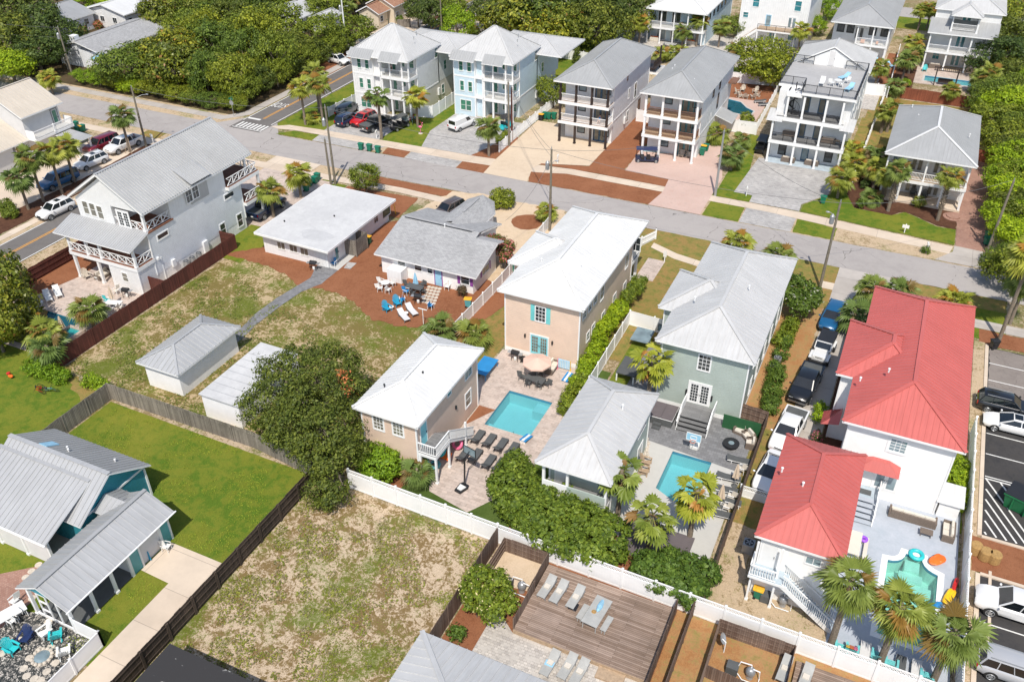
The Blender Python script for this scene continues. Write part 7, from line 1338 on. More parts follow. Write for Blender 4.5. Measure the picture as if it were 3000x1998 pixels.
sh(12,1140,1250,[(1130,1080,1.7,1.5),(1220,1130,1.5,1.2),(1040,1050,1.7,1.2),(1110,1200,1.0,1.3)],'f_brt','large bright yellow green bush against the tan guest house',size=.24,clump=.4)
sh(22,300,1400,[(40,1120,1.7,1.1),(150,1260,1.6,1.1),(300,1380,1.7,1.2),(480,1450,1.7,1.2),(100,1360,1.9,1.5),(280,1480,2.0,1.6),(480,1530,2.0,1.5),(680,1540,1.7,1.2),(0,1200,1.9,1.3),(-60,1330,1.9,1.4),(30,1480,1.7,1.5),(620,1470,1.6,1.0)],'f_hed','big dense green hedge behind the white lattice fence below the sage guest house','hedge','hedge',size=.26,clump=.42,dens=1.25)
sh(23,700,330,[(250,60,2.0,1.7),(500,60,2.2,1.8),(700,120,2.1,1.7),(880,200,2.0,1.6),(760,320,1.8,1.5),(560,230,2.0,1.7),(350,180,1.8,1.6),(900,330,1.6,1.3),(130,30,1.8,1.4)],'f_hed','big dense green hedge against the long white lattice fence','hedge','hedge',size=.26,clump=.42,dens=1.25)
sh(23,1450,700,[(1250,480,1.5,1.0),(1420,520,1.6,1.1),(1600,520,1.6,1.1),(1780,560,1.5,1.0),(1350,620,1.5,.9),(1530,650,1.6,1.0),(1700,700,1.5,.9),(1200,560,1.2,.8),(1620,780,1.3,.7),(1450,420,1.5,.8)],'f_hed','feathery green bamboo clump behind the lattice fence corner','bamboo','bamboo_clump',size=.24,clump=.35,per=44)
sh(31,320,1280,[(250,1020,2.7,.9),(350,1080,2.9,1.0),(220,1150,2.5,1.0),(400,1180,2.6,1.0),(300,1250,2.2,1.1),(440,1130,2.5,.7)],'f_wht','white flowering crepe myrtle beside the pale roof and the street pole','tree','flowering_tree',size=.26,clump=.42)
sh(13,2130,900,[(2050,620,2.4,.9),(2200,640,2.4,.9),(1980,700,2.2,.8),(2250,760,2.2,.9),(2100,800,2.2,1.0),(2000,820,1.9,.7),(2320,820,1.9,.7),(2180,920,1.7,.8)],'f_wht','white flowering shrub beside the left pool pump','tree','flowering_tree',size=.22,clump=.4)
sh(11,2290,850,[(2230,640,2.6,.8),(2310,700,2.4,.8),(2230,740,2.0,.8),(2300,800,1.6,.8),(2160,630,2.5,.5)],'f_pink','pink flowering crepe myrtle at the corner of the shingled cottage','tree','flowering_tree',size=.22,clump=.38)
sh(21,560,970,[(480,900,1.7,.7),(600,830,1.9,.8),(690,810,1.7,.7),(600,900,1.3,.7),(520,960,1.0,.6)],'f_mid','leafy shrub behind the back corner of the pale grey wing','shrub',size=.22)
sh(11,2260,320,[(2230,230,1.3,1.1),(2310,240,1.3,1.0),(2220,280,1.0,1.0),(2300,290,.9,.9)],'f_mid','round green bush on the mulch circle in the sandy yard',size=.2)
sh(20,2150,1130,[(2150,1070,1.6,.8),(2120,1130,1.3,.7),(2190,1110,1.3,.7)],'f_mid','dark shrub beside the white gate of the kidney shaped pool',size=.2)
for k,(t,x0,y0,x1,y1,m,lb)in enumerate(((21,1170,1100,1060,1230,'f_hed','clipped hedge along the peach house, street end'),(21,1000,1330,900,1430,'f_brt','bright bushy hedge along the peach house, middle'),(21,900,1480,760,1568,'f_brt','bright bushy hedge along the peach house, pool end'),(22,800,20,600,420,'f_brt','bright bush at the corner of the sage pool yard'),(22,640,380,500,610,'f_hed','loose green shrubs along the sage guest house wall'),(31,210,1420,130,1568,'f_hed','clipped hedge along the sage house, street end'),(32,150,20,110,130,'f_hed','clipped hedge along the sage house beside the round air conditioners'),(32,80,260,10,620,'f_hed','clipped hedge along the sage house, pool end'),(32,480,620,470,700,'f_brt','small clipped bush in the bed of the white stucco house, back one'),(32,440,880,450,820,'f_pink','small reddish bush in the bed of the white stucco house'),(32,1750,1140,1720,1450,'f_brt','patchy creeper between the white stucco wall and the lattice fence'),(2,300,250,560,330,'f_brt','bright bushes by the bicycles'),(2,830,370,930,420,'f_brt','bright bush at the grey fence corner'),(1,50,330,100,400,'f_mid','round green bush beside the left palms'),(11,1900,1120,1850,1150,'woodfl','small bare grey bush in front of the shingled cottage'),(13,1830,1130,1810,1180,'f_hed','small round bush on the mulch above the grey roof'),(10,1290,140,1320,190,'f_hed','clipped green hedge beside the brown roofed house'),(0,660,260,760,280,'f_pink','reddish flowering bush behind the wooden pole'),(0,930,200,900,240,'f_pink','reddish flowering bush by the white roofed bungalow'),(0,1080,140,1110,160,'f_pink','pink flowering tree at the white roofed bungalow corner'),(10,2250,1290,2300,1250,'f_mid','dark bush by the pair of poles'),(31,1380,300,1370,330,'palm','spiky shrub in front of the grey hip roofed porch'),(31,895,140,890,170,'f_oak','dark columnar shrub left of the shaggy palms'),(30,1265,775,1265,785,'f_brt','bright bush inside the orange brown fence'),(20,590,560,592,500,'f_oak','narrow dark cypress against the white wall like fence'),(31,850,320,840,330,'f_hed','grassy tuft on the dark mulch'))):
    a,c=P(t,x0,y0,.5),P(t,x1,y1,.5);L=(c-a).length;nn=max(1,int(L/1.1)+1);rr=.9 if nn>2 else.75;rr=.55 if k in(14,8,9,15,25,22)else rr;zz=1.5 if 'peach' in lb else(.45 if 'creeper' in lb else.75)
    bl=[((a.x+(c.x-a.x)*i/max(1,nn-1))-a.x+rw_.uniform(-.1,.1),(a.y+(c.y-a.y)*i/max(1,nn-1))-a.y,zz*rw_.uniform(.9,1.1),rr*rw_.uniform(.85,1.1),rr,rr*.8)for i in range(nn)]
    if 'cypress' in lb:bl=[(0,0,.9,.7,.7,.9),(0,0,2.2,.6,.6,1.1),(0,0,3.3,.35,.35,.8)]
    shrub('shrub',lb,'shrub',bl,m,(a.x,a.y,0),size=.17,clump=.32,seed=k)
# ---------------- palms ----------------
def pm(t,bx,by,hx,hy,label,t2=None,**k):
    bs=P(t,bx,by,0);d=_ray(t if t2 is None else t2,hx,hy);kx,ky=d.x/-d.z,d.y/-d.z;h=50-(kx*bs.x+ky*bs.y)/(kx*kx+ky*ky);return palm((bs.x,bs.y),max(1.0,h),label,**k)
def ph(t,hx,hy,h,label,**k):q=P(t,hx,hy,h);return palm((q.x,q.y),h,label,kind=k.pop('kind','cabbage'),**k)
for a in((0,1195,1400,1105,1060,'palm propped by two stakes beside the white pickup',None,0),(0,490,870,480,700,'shaggy palm with brown skirt at the drive mouth, top left',None,1),(1,265,360,140,60,'leftmost palm of the row of four beside the tan roofed house',None,2),(1,405,290,310,1440,'second palm from the left of the row of four beside the tan roofed house',0,0),(1,575,215,470,1400,'third palm from the left of the row of four beside the tan roofed house',0,1),(1,690,110,620,1340,'rightmost palm of the row of four beside the tan roofed house',0,2),(1,865,1440,825,1255,'palm standing at the spa of the shaded pool',None,1),
    (10,455,1150,390,800,'left palm of the corner clump beside the STOP lettering',None,0),(10,620,1155,600,760,'front right palm of the corner clump beside the STOP lettering',None,2),(10,590,1080,535,670,'rear palm of the corner clump beside the STOP lettering',None,1),(10,1487,1170,1480,880,'palm on the lawn beside the pink flamingo',None,0),(10,2140,1440,2125,1160,'palm with yellowed fronds in the mulch corner by the van',None,1),(11,165,430,135,170,'palm in front of the dark truck beside the flat roofed house',None,0),(11,415,250,395,20,'palm behind the green bins on the south side',None,2),
    (20,1095,400,1110,170,'left palm of the pair behind the grey porch house',None,0),(20,1165,420,1185,200,'right palm of the pair behind the grey porch house',None,1),(20,1560,430,1565,270,'palm with brown fronds in front of the orange patio sofas',None,1),(20,1690,430,1710,190,'palm at the right post of the screened porch',None,0),(20,1895,440,1930,240,'palm beside the white hip roofed house',None,2),(20,1900,130,2030,60,'palm at the top beside the pale boarded house',None,0),(30,270,490,275,270,'palm left of the grey board fence',None,0),
    (30,985,770,1005,600,'thin palm over the patterned pool toys',None,1),(30,1225,760,1255,540,'large palm of the trio along the white fence, nearest',None,0),(30,1290,600,1310,370,'large palm of the trio along the white fence, farthest',None,2),(30,1290,680,1290,480,'large palm of the trio along the white fence, middle',None,1),(30,1375,280,1400,90,'left palm of the pair beyond the white fence at the top',None,0),(30,1455,270,1490,70,'right palm of the pair beyond the white fence at the top',None,2),(30,1910,870,1960,700,'leaning palm right of the pergola pool',None,1),(30,1990,860,2090,660,'palm clump right of the pergola pool',None,0),(30,2260,120,2260,30,'palm at the top right corner behind the trees',None,1),
    (31,635,255,665,60,'palm at the left end of the planted front of the grey hip roofed house',None,0),(31,900,1300,900,1060,'palm in the drive beside the blue truck, street side',None,1),(31,790,1500,810,1330,'palm over the windscreen of the blue truck',None,2),(20,2010,1568,2050,1420,'low palm on the lawn strip before the black golf cart',None,0)):
    v=a[7]if len(a)>7 else 0;pm(a[0],a[1],a[2],a[3],a[4],a[5],a[6],var=v,skirt=(14 if 'brown' in a[5]or 'yellowed' in a[5]else 5))
pm(10,1155,1280,1140,860,'tall fan palm with hanging brown fronds behind the black pickup',kind='fan',var=5,crown=1.15,skirt=16,r=.2)
for t,bx,by,hx,hy,lb in((31,960,180,985,-30,'shaggy barked palm at the left porch post of the grey hip roofed house'),(31,1035,310,1080,40,'green topped shaggy palm in front of the porch railing'),(31,1100,375,1210,-10,'thick shaggy trunked palm beside the porch chairs'),(31,1555,460,1690,50,'thick shaggy trunked palm leaning at the right of the porch chairs'),(30,1035,1225,1040,1010,'thick shaggy palm in the side yard, left one'),(30,1090,1215,1120,980,'thick shaggy palm in the side yard, right one'),(30,1650,960,1685,820,'shaggy palm poking over the orange brown fence')):pm(t,bx,by,hx,hy,lb,var=0,boots=True,r=.2,crown=.85)
pm(31,2120,1565,2280,720,'very tall thin palm leaning at the right edge of the street',var=0,r=.17,crown=1.15);ph(31,2370,1020,5,'palm cut by the right edge of the picture',var=2,r=.16)
for t,hx,hy,h,lb,kd in((1,400,1490,2.6,'broad palm over the lower end of the shaded pool','cabbage'),(2,430,50,2.2,'broad palm beside the red brown fence','cabbage'),(20,1370,480,1.8,'small palm left of the back turquoise pool','cabbage'),(20,1520,475,1.6,'small palm right of the back turquoise pool','cabbage'),(20,2060,450,1.8,'small palm behind the brown railed porch house','cabbage'),(20,1880,1220,1.6,'low palm against the side of the brown railed porch house','cabbage'),(20,2110,1280,1.5,'low palm in the lawn strip beside the black golf cart','cabbage'),(30,1180,790,1.8,'low palm at the white fence corner','cabbage'),(30,780,1370,3.0,'palm left of the planted front, upper','cabbage'),(30,1010,1420,3.4,'palm left of the grey hip roof, rear','cabbage'),(30,800,1500,2.2,'palm beside the porch chairs of the roof deck house','cabbage'),(30,1230,1510,3.6,'palm against the balcony of the grey hip roofed house','cabbage'),(11,1690,1450,1.6,'low palm at the fence end, left one','cabbage'),(11,2000,1490,1.6,'low palm at the fence end, right one','cabbage'),(21,315,370,1.4,'small palm at the foot of the tall wooden pole','cabbage'),(21,2080,650,2.6,'palm behind the pale grey roof, street side','cabbage'),(31,100,770,2.6,'palm behind the right end of the pale grey roof','cabbage'),(31,1210,1100,2.2,'palm behind the red roof ridge, left one','cabbage'),(31,1720,1190,2.2,'palm behind the red roof ridge, right one','cabbage'),(10,520,1080,.9,'dark sago palm at the feet of the corner clump','cabbage'),(12,1480,1190,1.5,'bushy palm in front of the tan guest house stair','cabbage'),(31,960,240,1.1,'low palm under the shaggy palms','cabbage'),(10,2000,270,1.4,'tiny palm on the mulch island beyond the tower houses','cabbage'),(10,860,10,4,'palm at the top edge beside the thin white pole','cabbage')):ph(t,hx,hy,h,lb,var=1,crown=1.0 if h>1.5 else.75,skirt=3)
for t,hx,hy,h,lb in((22,1290,170,5.6,'fan palm with hanging dead fronds between the two sage houses'),(22,1010,1190,5.2,'fan palm at the corner of the sage guest house roof'),(22,1700,1380,4.6,'fan palm at the near right corner of the bright blue pool'),(23,1290,40,4.0,'fan palm with orange fruit stalk behind the lattice fence')):ph(t,hx,hy,h,lb,kind='fan',var=int(hx)%7,crown=1.12,skirt=6,r=.19)
pm(33,575,1230,740,640,'large palm over the outside stair, leftmost of the three at the bottom right',var=3,crown=1.05,r=.21,skirt=10,nf=34);pm(33,1020,1410,1240,880,'large palm before the green tinted pool, middle of the three at the bottom right',var=4,crown=1.05,r=.21,skirt=6,nf=34);pm(33,1510,1568,1730,1120,'large palm over the lattice fence, rightmost of the three at the bottom right',var=5,crown=1.05,r=.21,skirt=6,nf=34)
for x,y in((-99.7,84.0),(-98.3,84.0)):b=MB();b.tube([(x,y,0),(-99.3,84.8,2.2)],.035,5);o=b.build('palm_stake','wood');tag(o,'thin wooden stake propping the palm beside the white pickup, %s one'%('left' if x<-99 else 'right'),'stake','palm stakes')
def weeds(name,n,x0,x1,y0,y1,mat,size,ok,seed,label):
    r=np.random.default_rng(seed);x=r.uniform(x0,x1,n);y=r.uniform(y0,y1,n)
    f=np.sin(x*.9+1.3*np.sin(y*.7))+np.sin(y*1.1+1.7*np.sin(x*.5))+.8*np.sin(x*2.7+y*1.9)+.6*np.sin(y*3.3-x*2.1);k=(f>.1)&ok(x,y);x,y=x[k],y[k];m=len(x)
    a=r.uniform(0,6.28,m);s=size*r.uniform(.5,1.4,m);t=np.stack([np.cos(a),np.sin(a),r.uniform(-.2,.5,m)],1)*s[:,None]*.5;u=np.stack([-np.sin(a),np.cos(a),r.uniform(.1,.9,m)],1)*s[:,None]*.32
    c=np.stack([x,y,np.full(m,.045)+s*.22],1);o=bpy.data.objects.new(name,quads_mesh(name,np.stack([c-t,c-u,c+t,c+u],1).reshape(-1,3),mat));COL.objects.link(o);o['kind']='stuff';tag(o,label,'weeds');return o
M['weedg']=foliage('weed_leaves',(.10,.13,.02),(.17,.20,.035),(.26,.28,.06),.2,.8);M['weedb']=foliage('dry_thatch',(.20,.15,.07),(.30,.23,.12),(.42,.34,.2),.1,.9)
weeds('weeds',26000,-66.5,-36.5,42,68,'weedg',.16,lambda x,y:y<64.5-.36*(x+66),1,'green weeds scattered over the worn lawn')
weeds('weeds',19000,-35.9,-20.2,16,40.4,'weedg',.15,lambda x,y:(np.sin(x*.31+2)+np.sin(y*.27)+.5>-.9+.09*(x+30)),2,'green weeds scattered over the sandy lot');weeds('dry_grass',16000,-35.9,-20.2,16,40.4,'weedb',.14,lambda x,y:x>-99,3,'dry brown thatch scattered over the sandy lot')
M['weedl']=foliage('lawn_blades',(.09,.14,.016),(.14,.18,.024),(.19,.21,.035),.1,.8)
weeds('lawn_grass',30000,-58.8,-36.4,20,40.9,'weedl',.08,lambda x,y:~((x>-42.6)&(y<30.6)&(x<-36.2)&((y>27.3)|(x>-39.8)))&(x>-58)&~((x<-42.5)&(y<34)),4,'short grass of the green lawn behind the grey fence')
# ---------------- vehicles ----------------
HP=math.pi/2
for kind,paint,t,x,y,z,rz,lb,kw in(
    ('bigsuv','maroon',0,930,1320,.9,-HP-.05,'dark red large SUV beside the carport at the left',{}),('pickup','white',0,1130,1320,.9,-HP-.05,'white pickup truck with open black bed behind the staked palm',dict(cover=False)),('suv','white',0,830,1480,.8,-HP-.12,'white SUV with sunroof parked nearest the silver ribbed roof',dict(sunroof=True,rack=True)),
    ('bigsuv','blue',1,530,80,.9,-HP-.1,'blue SUV under the row of four palms',dict(rack=True)),('suv','white',1,505,350,.8,-HP-.06,'white crossover with twin sunroofs at the edge of the yellow lined road',dict(sunroof=True)),('pickup','navy',11,100,330,.9,HP,'dark truck parked behind the crossed white balcony rails',{}),
    ('bigsuv','black',10,840,1000,.9,HP+.15,'black SUV behind the other cars, at the corner fence',{}),('suv','navy',10,850,1090,.8,HP-.12,'black SUV with its tail to the street, left of the red car',dict(rack=True)),('suv','red',10,985,1090,.8,-HP-.12,'bright red SUV in front of the white tower house',dict(rack=True,sunroof=True)),('pickup','black',10,1105,1125,.9,HP-.18,'black pickup truck with covered bed behind the tall fan palm',{}),
    ('van','white',10,1895,1130,.8,HP-.25,'small white delivery van on the grey pavers',{}),('suv','brown',11,1770,345,.9,-HP-.25,'dusty brown car with roof bars in the sandy yard',dict(rack=True)),
    ('suv','blue',31,590,1330,.9,-HP-.08,'blue truck at the street end of the line of parked trucks',dict()),('pickup','black',32,350,370,1.0,-HP-.1,'black pickup truck in the middle of the driveway line',dict()),('pickup','white',32,190,800,1.0,-HP-.1,'white pickup truck with black bed cover beside the red lower roof',dict()),('sedan','white',32,20,1180,.8,-HP-.1,'white car behind the lattice panel, last of the driveway line',dict()),
    ('suv','black',32,2190,580,.8,0,'black SUV in the parking lot beside a white sedan',dict(rack=True)),('sedan','white',32,2260,760,.7,math.pi,'white sedan with sunroof in the parking lot',dict(sunroof=True)),('bigsuv','white',33,2300,880,.8,math.pi,'white SUV in the parking lot beside the fence palms',dict()),('suv','silver',33,2290,1450,.8,0,'silver SUV at the bottom right corner',dict(rack=True)),('suv','white',10,755,545,.8,-.2,'white SUV in the shade at the edge of the wood',{})):
    o=vehicle(kind,paint,**kw);p=P(t,x,y,z);o.location=(p.x,p.y,.06);o.rotation_euler=(0,0,rz);o['label']=lb;o['category']={'pickup':'pickup truck','van':'van'}.get(kind,'car')
    if paint=='blue' and kind=='suv':
        q=MB();q.box(-2.35,-.8,-.8,.8,1.08,1.1);q.build('rear_deck','black',o,rel=False)
o=jeep();p=P(32,510,60,1.0);o.location=(p.x,p.y,.06);o.rotation_euler=(0,0,-HP-.08);o['label']='white jeep with black soft top between the blue and black trucks'
for a,t,x,y,rz,lb in((('black',2,'dgrey'),10,1320,1150,HP-.2,'black golf cart with grey canopy beside the bicycles'),(('teal',1,'black'),10,2290,1150,HP-.2,'turquoise golf cart beside the pale blue tower house'),(('navy',2,'navy'),20,1240,1450,.35,'navy golf cart with long blue canopy under the brown railed porch'),(('black',2,'black'),20,2290,1350,HP,'black golf cart on the lawn strip by the roof deck house')):o=golf_cart(*a);p=P(t,x,y,.6);o.location=(p.x,p.y,.06);o.rotation_euler=(0,0,rz);o['label']=lb
dm=thing('dumpster','green steel dumpster on the striped part of the parking lot','dumpster',(15.6,60.6,0),-.35);b=MB()
b.add([(x*k,y*k2,z)for k,k2,z in((1.5,.7,.1),(1.7,.95,1.5))for x,y in((-1,-1),(1,-1),(1,1),(-1,1))],[(3,2,1,0),(0,1,5,4),(1,2,6,5),(2,3,7,6),(3,0,4,7)])
for x in(-1.0,0,1.0):b.box(x-.04,x+.04,-.98,.98,.2,1.4)
b.box(-1.75,1.75,-1.0,-.93,1.4,1.5);b.build('body',plain('dumpster_paint',(.01,.14,.05),.5),dm,rel=False);b=MB();b.box(-1.72,-.02,-.95,.95,1.5,1.56);b.box(.02,1.72,-.95,.95,1.5,1.56);b.build('lid','black',dm,rel=False)
# ---------------- furniture ----------------
D={'lg':lambda:lounger('dgrey','black'),'ll':lambda:lounger('lgrey','steel',.3,cushion='cush'),'lw':lambda:lounger('lampw','trim',.4),'lf':lambda:lounger('dgrey','trim',.12),'lk':lambda:lounger('wicker','wicker',.3),'lgg':lambda:lounger('stuccog','deckg',.35),'lb':lambda:lounger('skyb','skyb',.4),'lt':lambda:lounger('teal','trim',.4),
    'at':lambda:adirondack('teal'),'ab':lambda:adirondack('blueb'),'an':lambda:adirondack('navy'),'aw':lambda:adirondack('lampw'),'aq':lambda:adirondack('aqua'),'as':lambda:adirondack('stone'),'ag':lambda:adirondack('dgrey'),'awd':lambda:adirondack('wood'),
    'cd':lambda:chair('dgrey'),'cw':lambda:chair('lampw'),'cs':lambda:chair('cush','trim'),'cb':lambda:chair('bluef','trim'),'ct':lambda:chair('teal','trim'),'ck':lambda:chair('wicker'),'td':lambda:table(1.9,.95,.74,'dgrey'),'tw':lambda:table(1.0,1.0,.72,'lampw',True),'tW':lambda:table(2.4,1.0,.74,'lampw'),'ts':lambda:table(.5,.5,.45,'lampw',True,'side_table'),'tc':lambda:table(.9,.6,.4,'wicker',name='low_table'),'tp':lambda:table(2.74,1.52,.76,'bluef',name='table_tennis_table'),'tg':lambda:table(2.5,1.15,.74,'lgrey'),'bg':lambda:table(1.3,.42,.45,'lgrey',name='bench'),'tk':lambda:table(1.5,.9,.7,'wood'),
    'uc':umbrella_closed,'ub':lambda:umbrella_closed('skyb',1.9),'uo':umbrella_open,'bn':bin_,'by':lambda:bin_('bing','biny'),'bk':lambda:bin_('black','biny'),'bt':lambda:bin_('tealp','biny'),'bb':lambda:bin_('black','black'),'ac':ac_unit,'ar':lambda:ac_unit(.7,1.0,True),'gr':grill,'mb':mailbox,'s2':lambda:sofa(2),'s3':lambda:sofa(3),'s4':lambda:sofa(4),'so':lambda:sofa(2,'orange','cush'),'b1':lambda:bike('red'),'b2':lambda:bike('tealp')}
CAT=dict(l='sun lounger',a='garden chair',c='chair',t='table',u='parasol',b='bin',s='sofa')
def F(code,t,x,y,rz,lb,z=0,zz=.35,grp=None):
    p=P(t,x,y,z+zz);o=put(code,D[code],(p.x,p.y,z+.045),rz,lb,grp);o['category']={'ac':'air conditioner','ar':'air conditioner','gr':'barbecue','mb':'mailbox','b1':'bicycle','b2':'bicycle','bg':'bench'}.get(code,CAT.get(code[0],'thing'));return o
def FS(code,lb,lst,z=0,grp=None,zz=.35,rz=0):
    for q in lst:F(code,q[0],q[1],q[2],q[3]if len(q)>3 and not isinstance(q[3],str)else rz,lb%q[-1]if '%s' in lb else lb,z,zz,grp)
FS('lg','dark grey sun lounger near the aqua pool, %s',[(12,2035,885,'leftmost of the back row'),(12,2140,920,'second of the back row'),(12,2248,960,'third of the back row'),(12,2352,1000,'rightmost of the back row'),(12,1905,1050,'leftmost of the front row'),(12,2010,1060,'second of the front row, under the backboard'),(12,2135,1115,'third of the front row'),(12,2230,1145,'rightmost of the front row by the hedge')],grp='dark grey loungers by the aqua pool',rz=-HP)
FS('ll','light grey lounger with cream pillow, %s',[(23,322,700,'leftmost on the wooden deck'),(23,432,745,'middle one on the wooden deck with sandals'),(23,585,795,'rightmost on the wooden deck with dark towel'),(33,150,1450,'left one on the second deck'),(33,345,1530,'right one on the second deck')],.4,'light grey deck loungers',rz=HP-.1)
FS('ll','light grey lounger with cream pillow, %s',[(23,350,1400,'leftmost on the mottled pavers'),(23,510,1430,'middle one on the mottled pavers'),(23,620,1480,'rightmost on the mottled pavers')],grp='light grey deck loungers',rz=HP-.1)
F('tg',23,780,920,HP-.1,'long light grey slatted table on the wooden deck with straw hat',.4,.7);F('bg',23,650,930,HP-.1,'light grey bench left of the slatted deck table',.4);F('bg',23,870,1040,HP-.1,'light grey bench right of the slatted deck table',.4)
p=P(23,815,860,1.15);b=MB();b.lathe((0,0,0),[(.17,0),(.2,.7),(.12,1.1),(.02,1.25)],12);o=b.build('folded_parasol','skyb',tf=Matrix.Translation(p)@Matrix.Rotation(1.3,4,'X')@Matrix.Translation((0,0,-.5)));tag(o,'folded blue patterned parasol lying on the slatted deck table','parasol');p=P(23,752,922,1.15);b=MB();b.lathe((p.x,p.y,1.16),[(.24,0),(.24,.02),(.1,.03),(.09,.12),(.02,.14)],16);tag(b.build('straw_hat','straw'),'round straw hat on the slatted deck table','hat')
p=P(23,565,870,.8);b=MB();b.box(p.x-.3,p.x+.3,p.y-.3,p.y+.3,.80,.83);tag(b.build('beach_towel','black'),'dark towel on the rightmost deck lounger','towel');p=P(23,345,1395,.45);b=MB();b.box(p.x-.3,p.x+.3,p.y-.2,p.y+.2,.42,.47);tag(b.build('beach_towel','skyb'),'pale blue striped towel on the leftmost paver lounger','towel')
F('td',22,215,345,-.1,'dark grey dining table under the pink parasol',0,.7);FS('cd','dark grey dining chair at the pink parasol table, %s',[(22,95,330,0,'at the left end'),(22,150,385,HP,'near left side'),(22,245,405,HP,'near right side'),(22,320,390,math.pi,'at the right end'),(22,205,295,-HP,'far left side'),(22,268,310,-HP,'far right side')],grp='dark grey dining chairs')
F('uo',22,228,345,0,'open pink beige parasol in front of the aqua french doors',0,.0).scale=(1,1,1);F('gr',22,30,150,0,'black barbecue against the peach wall');F('bb',22,98,165,0,'small black bin beside the barbecue').scale=(.6,.6,.6);F('s2',22,365,235,-HP,'dark wicker bench right of the french doors')
F('tp',12,2105,230,HP,'blue table tennis table in the shade of the palm',0,.7)
c4=thing('giant_connect_game','giant pale blue lawn game board of round holes against the peach wall','lawn game',(0,0,0));p=P(22,478,240,.3);c4.location=(p.x,p.y,0);b=MB();b.box(-.6,.6,-.04,.04,.2,1.15);b.build('board','skyb',c4,rel=False);b=MB()
for i in range(7):
    for j in range(6):b.tube([(-.5+i*.166,-.05,.3+j*.15),(-.5+i*.166,.05,.3+j*.15)],.05,8)
b.build('disc','lampw',c4,rel=False)
for s in(-1,1):b=MB();b.box(s*.62-.04,s*.62+.04,-.3,.3,0,.06);b.box(s*.62-.03,s*.62+.03,-.04,.04,0,1.2);b.build('leg','pink' if s<0 else 'yel',c4,rel=False)
def corn():
    r=thing('cornhole_board','','lawn game');b=MB();b.bar((0,-.6,.1),(0,.6,.32),.62,.05);b.build('board','bluef',r,rel=False);b=MB();b.bar((0,-.6,.125),(0,.6,.345),.2,.05);b.torus((0,.38,.33),.11,.02,14,5);b.build('stripe','lampw',r,rel=False);b=MB();b.box(-.25,.25,.5,.55,0,.3);b.build('leg','trim',r,rel=False);return r
D['cn']=corn;F('cn',22,508,335,-.1,'blue and white cornhole board at the upper end of the peach patio',0,.15)['category']='lawn game';F('cn',22,130,895,math.pi-.15,'blue and white cornhole board at the lower end beside the aqua pool',0,.15)['category']='lawn game'
o=hoop(3.0);p=P(12,1935,1320,.0);o.location=(p.x,p.y,.02);o.rotation_euler=(0,0,1.35);o['label']='black portable basketball hoop on the peach patio with sandbag on its base'
for t,x,y,z,r,m,lb in((12,1690,1000,.9,.42,'teal','round green inflatable ring under the tan guest stair'),(12,1730,1040,.6,.55,'orange','orange inflatable float under the tan guest stair'),(12,1850,940,.6,.38,'pink','pink inflatable ring under the tan guest stair'),(12,1640,1130,.25,.4,'tealp','teal float on the ground under the tan guest stair')):
    p=P(t,x,y,z);b=MB()
    if m=='orange':b.bar((-.7,0,-.25),(.7,0,.3),.7,.16)
    else:b.torus((0,0,0),r,r*.36,18,8)
    tag(b.build('inflatable_float',m,tf=Matrix.Translation(p)@Matrix.Rotation(.9 if m!='tealp' else 0,4,'X')),lb,'float')
ht=thing('hot_tub','square grey hot tub with a brown cover beside the sage house deck','hot tub',(-13.15,59.6,0));b=MB();b.box(-14.15,-12.15,58.6,60.6,0,.8);b.build('shell','dgrey',ht);b=MB();b.box(-14.2,-12.1,58.55,60.65,.8,.86);b.build('rim','trim',ht);b=MB();b.box(-14.18,-13.16,58.57,60.63,.86,.96);b.box(-13.14,-12.12,58.57,60.63,.86,.96);b.build('cover','hotc',ht);b=MB();b.box(-13.7,-13.0,57.9,58.2,0,.2);b.box(-13.7,-13.0,58.2,58.5,0,.42);b.build('step','dgrey',ht)
gz=thing('grill_gazebo','dark square topped gazebo table beside the turf strip of the sage house','gazebo',(-18,64.4,0));b=MB();b.box(-18.8,-17.0,63.0,65.8,.95,1.05);b.build('top','dgrey',gz)
for x,y in((-18.7,63.1),(-17.1,63.1),(-18.7,65.7),(-17.1,65.7)):b=MB();b.box(x-.06,x+.06,y-.06,y+.06,0,.95);b.build('leg','trim',gz)
p=P(21,1200,1510,1.0);b=MB();b.box(p.x-.9,p.x+.9,p.y-1.2,p.y+1.2,.95,1.0)
for s in(-1,1):b.box(p.x+s*.8-.05,p.x+s*.8+.05,p.y-.05,p.y+.05,0,.95)
tag(b.build('patio_bar','glassl'),'pale blue glass topped patio bar beside the white gate','bar')
for i in range(3):
    a=-.2-i*.62;c=Vector((-6.9+1.5*math.cos(a+HP)*1,59.0+1.6*math.sin(a+HP),0));o=put('s1',lambda:sofa(1),(c.x,c.y,.02),a,'curved wicker sofa section with cream cushions round the fire table, %s'%('left','middle','right')[i],'curved sofa sections');o.rotation_euler=(0,0,a+math.pi);o['category']='sofa'
ft=thing('fire_table','round black fire table with glass stones before the curved sofa','fire table',(-6.9,58.4,0));b=MB();b.lathe((-6.9,58.4,0),[(.45,0),(.5,.4),(.68,.42),(.68,.52)],24);b.build('body','black',ft);b=MB();b.lathe((-6.9,58.4,.52),[(.25,0),(.2,.03)],16);b.build('glass_stones','glassl',ft)
b=MB();b.box(-8.2,-5.0,60.6,60.66,.0,1.5);o=b.build('turf_screen','turfg');tag(o,'dark green turf covered screen behind the curved sofa','screen')
o=hoop(1.6,'skyb','trim','lampw',True);p=P(22,1655,985,.6);o.location=(p.x,p.y+.5,.02);o.rotation_euler=(0,0,-HP);o['label']='low poolside basketball hoop with pale blue backboard at the bright blue pool'
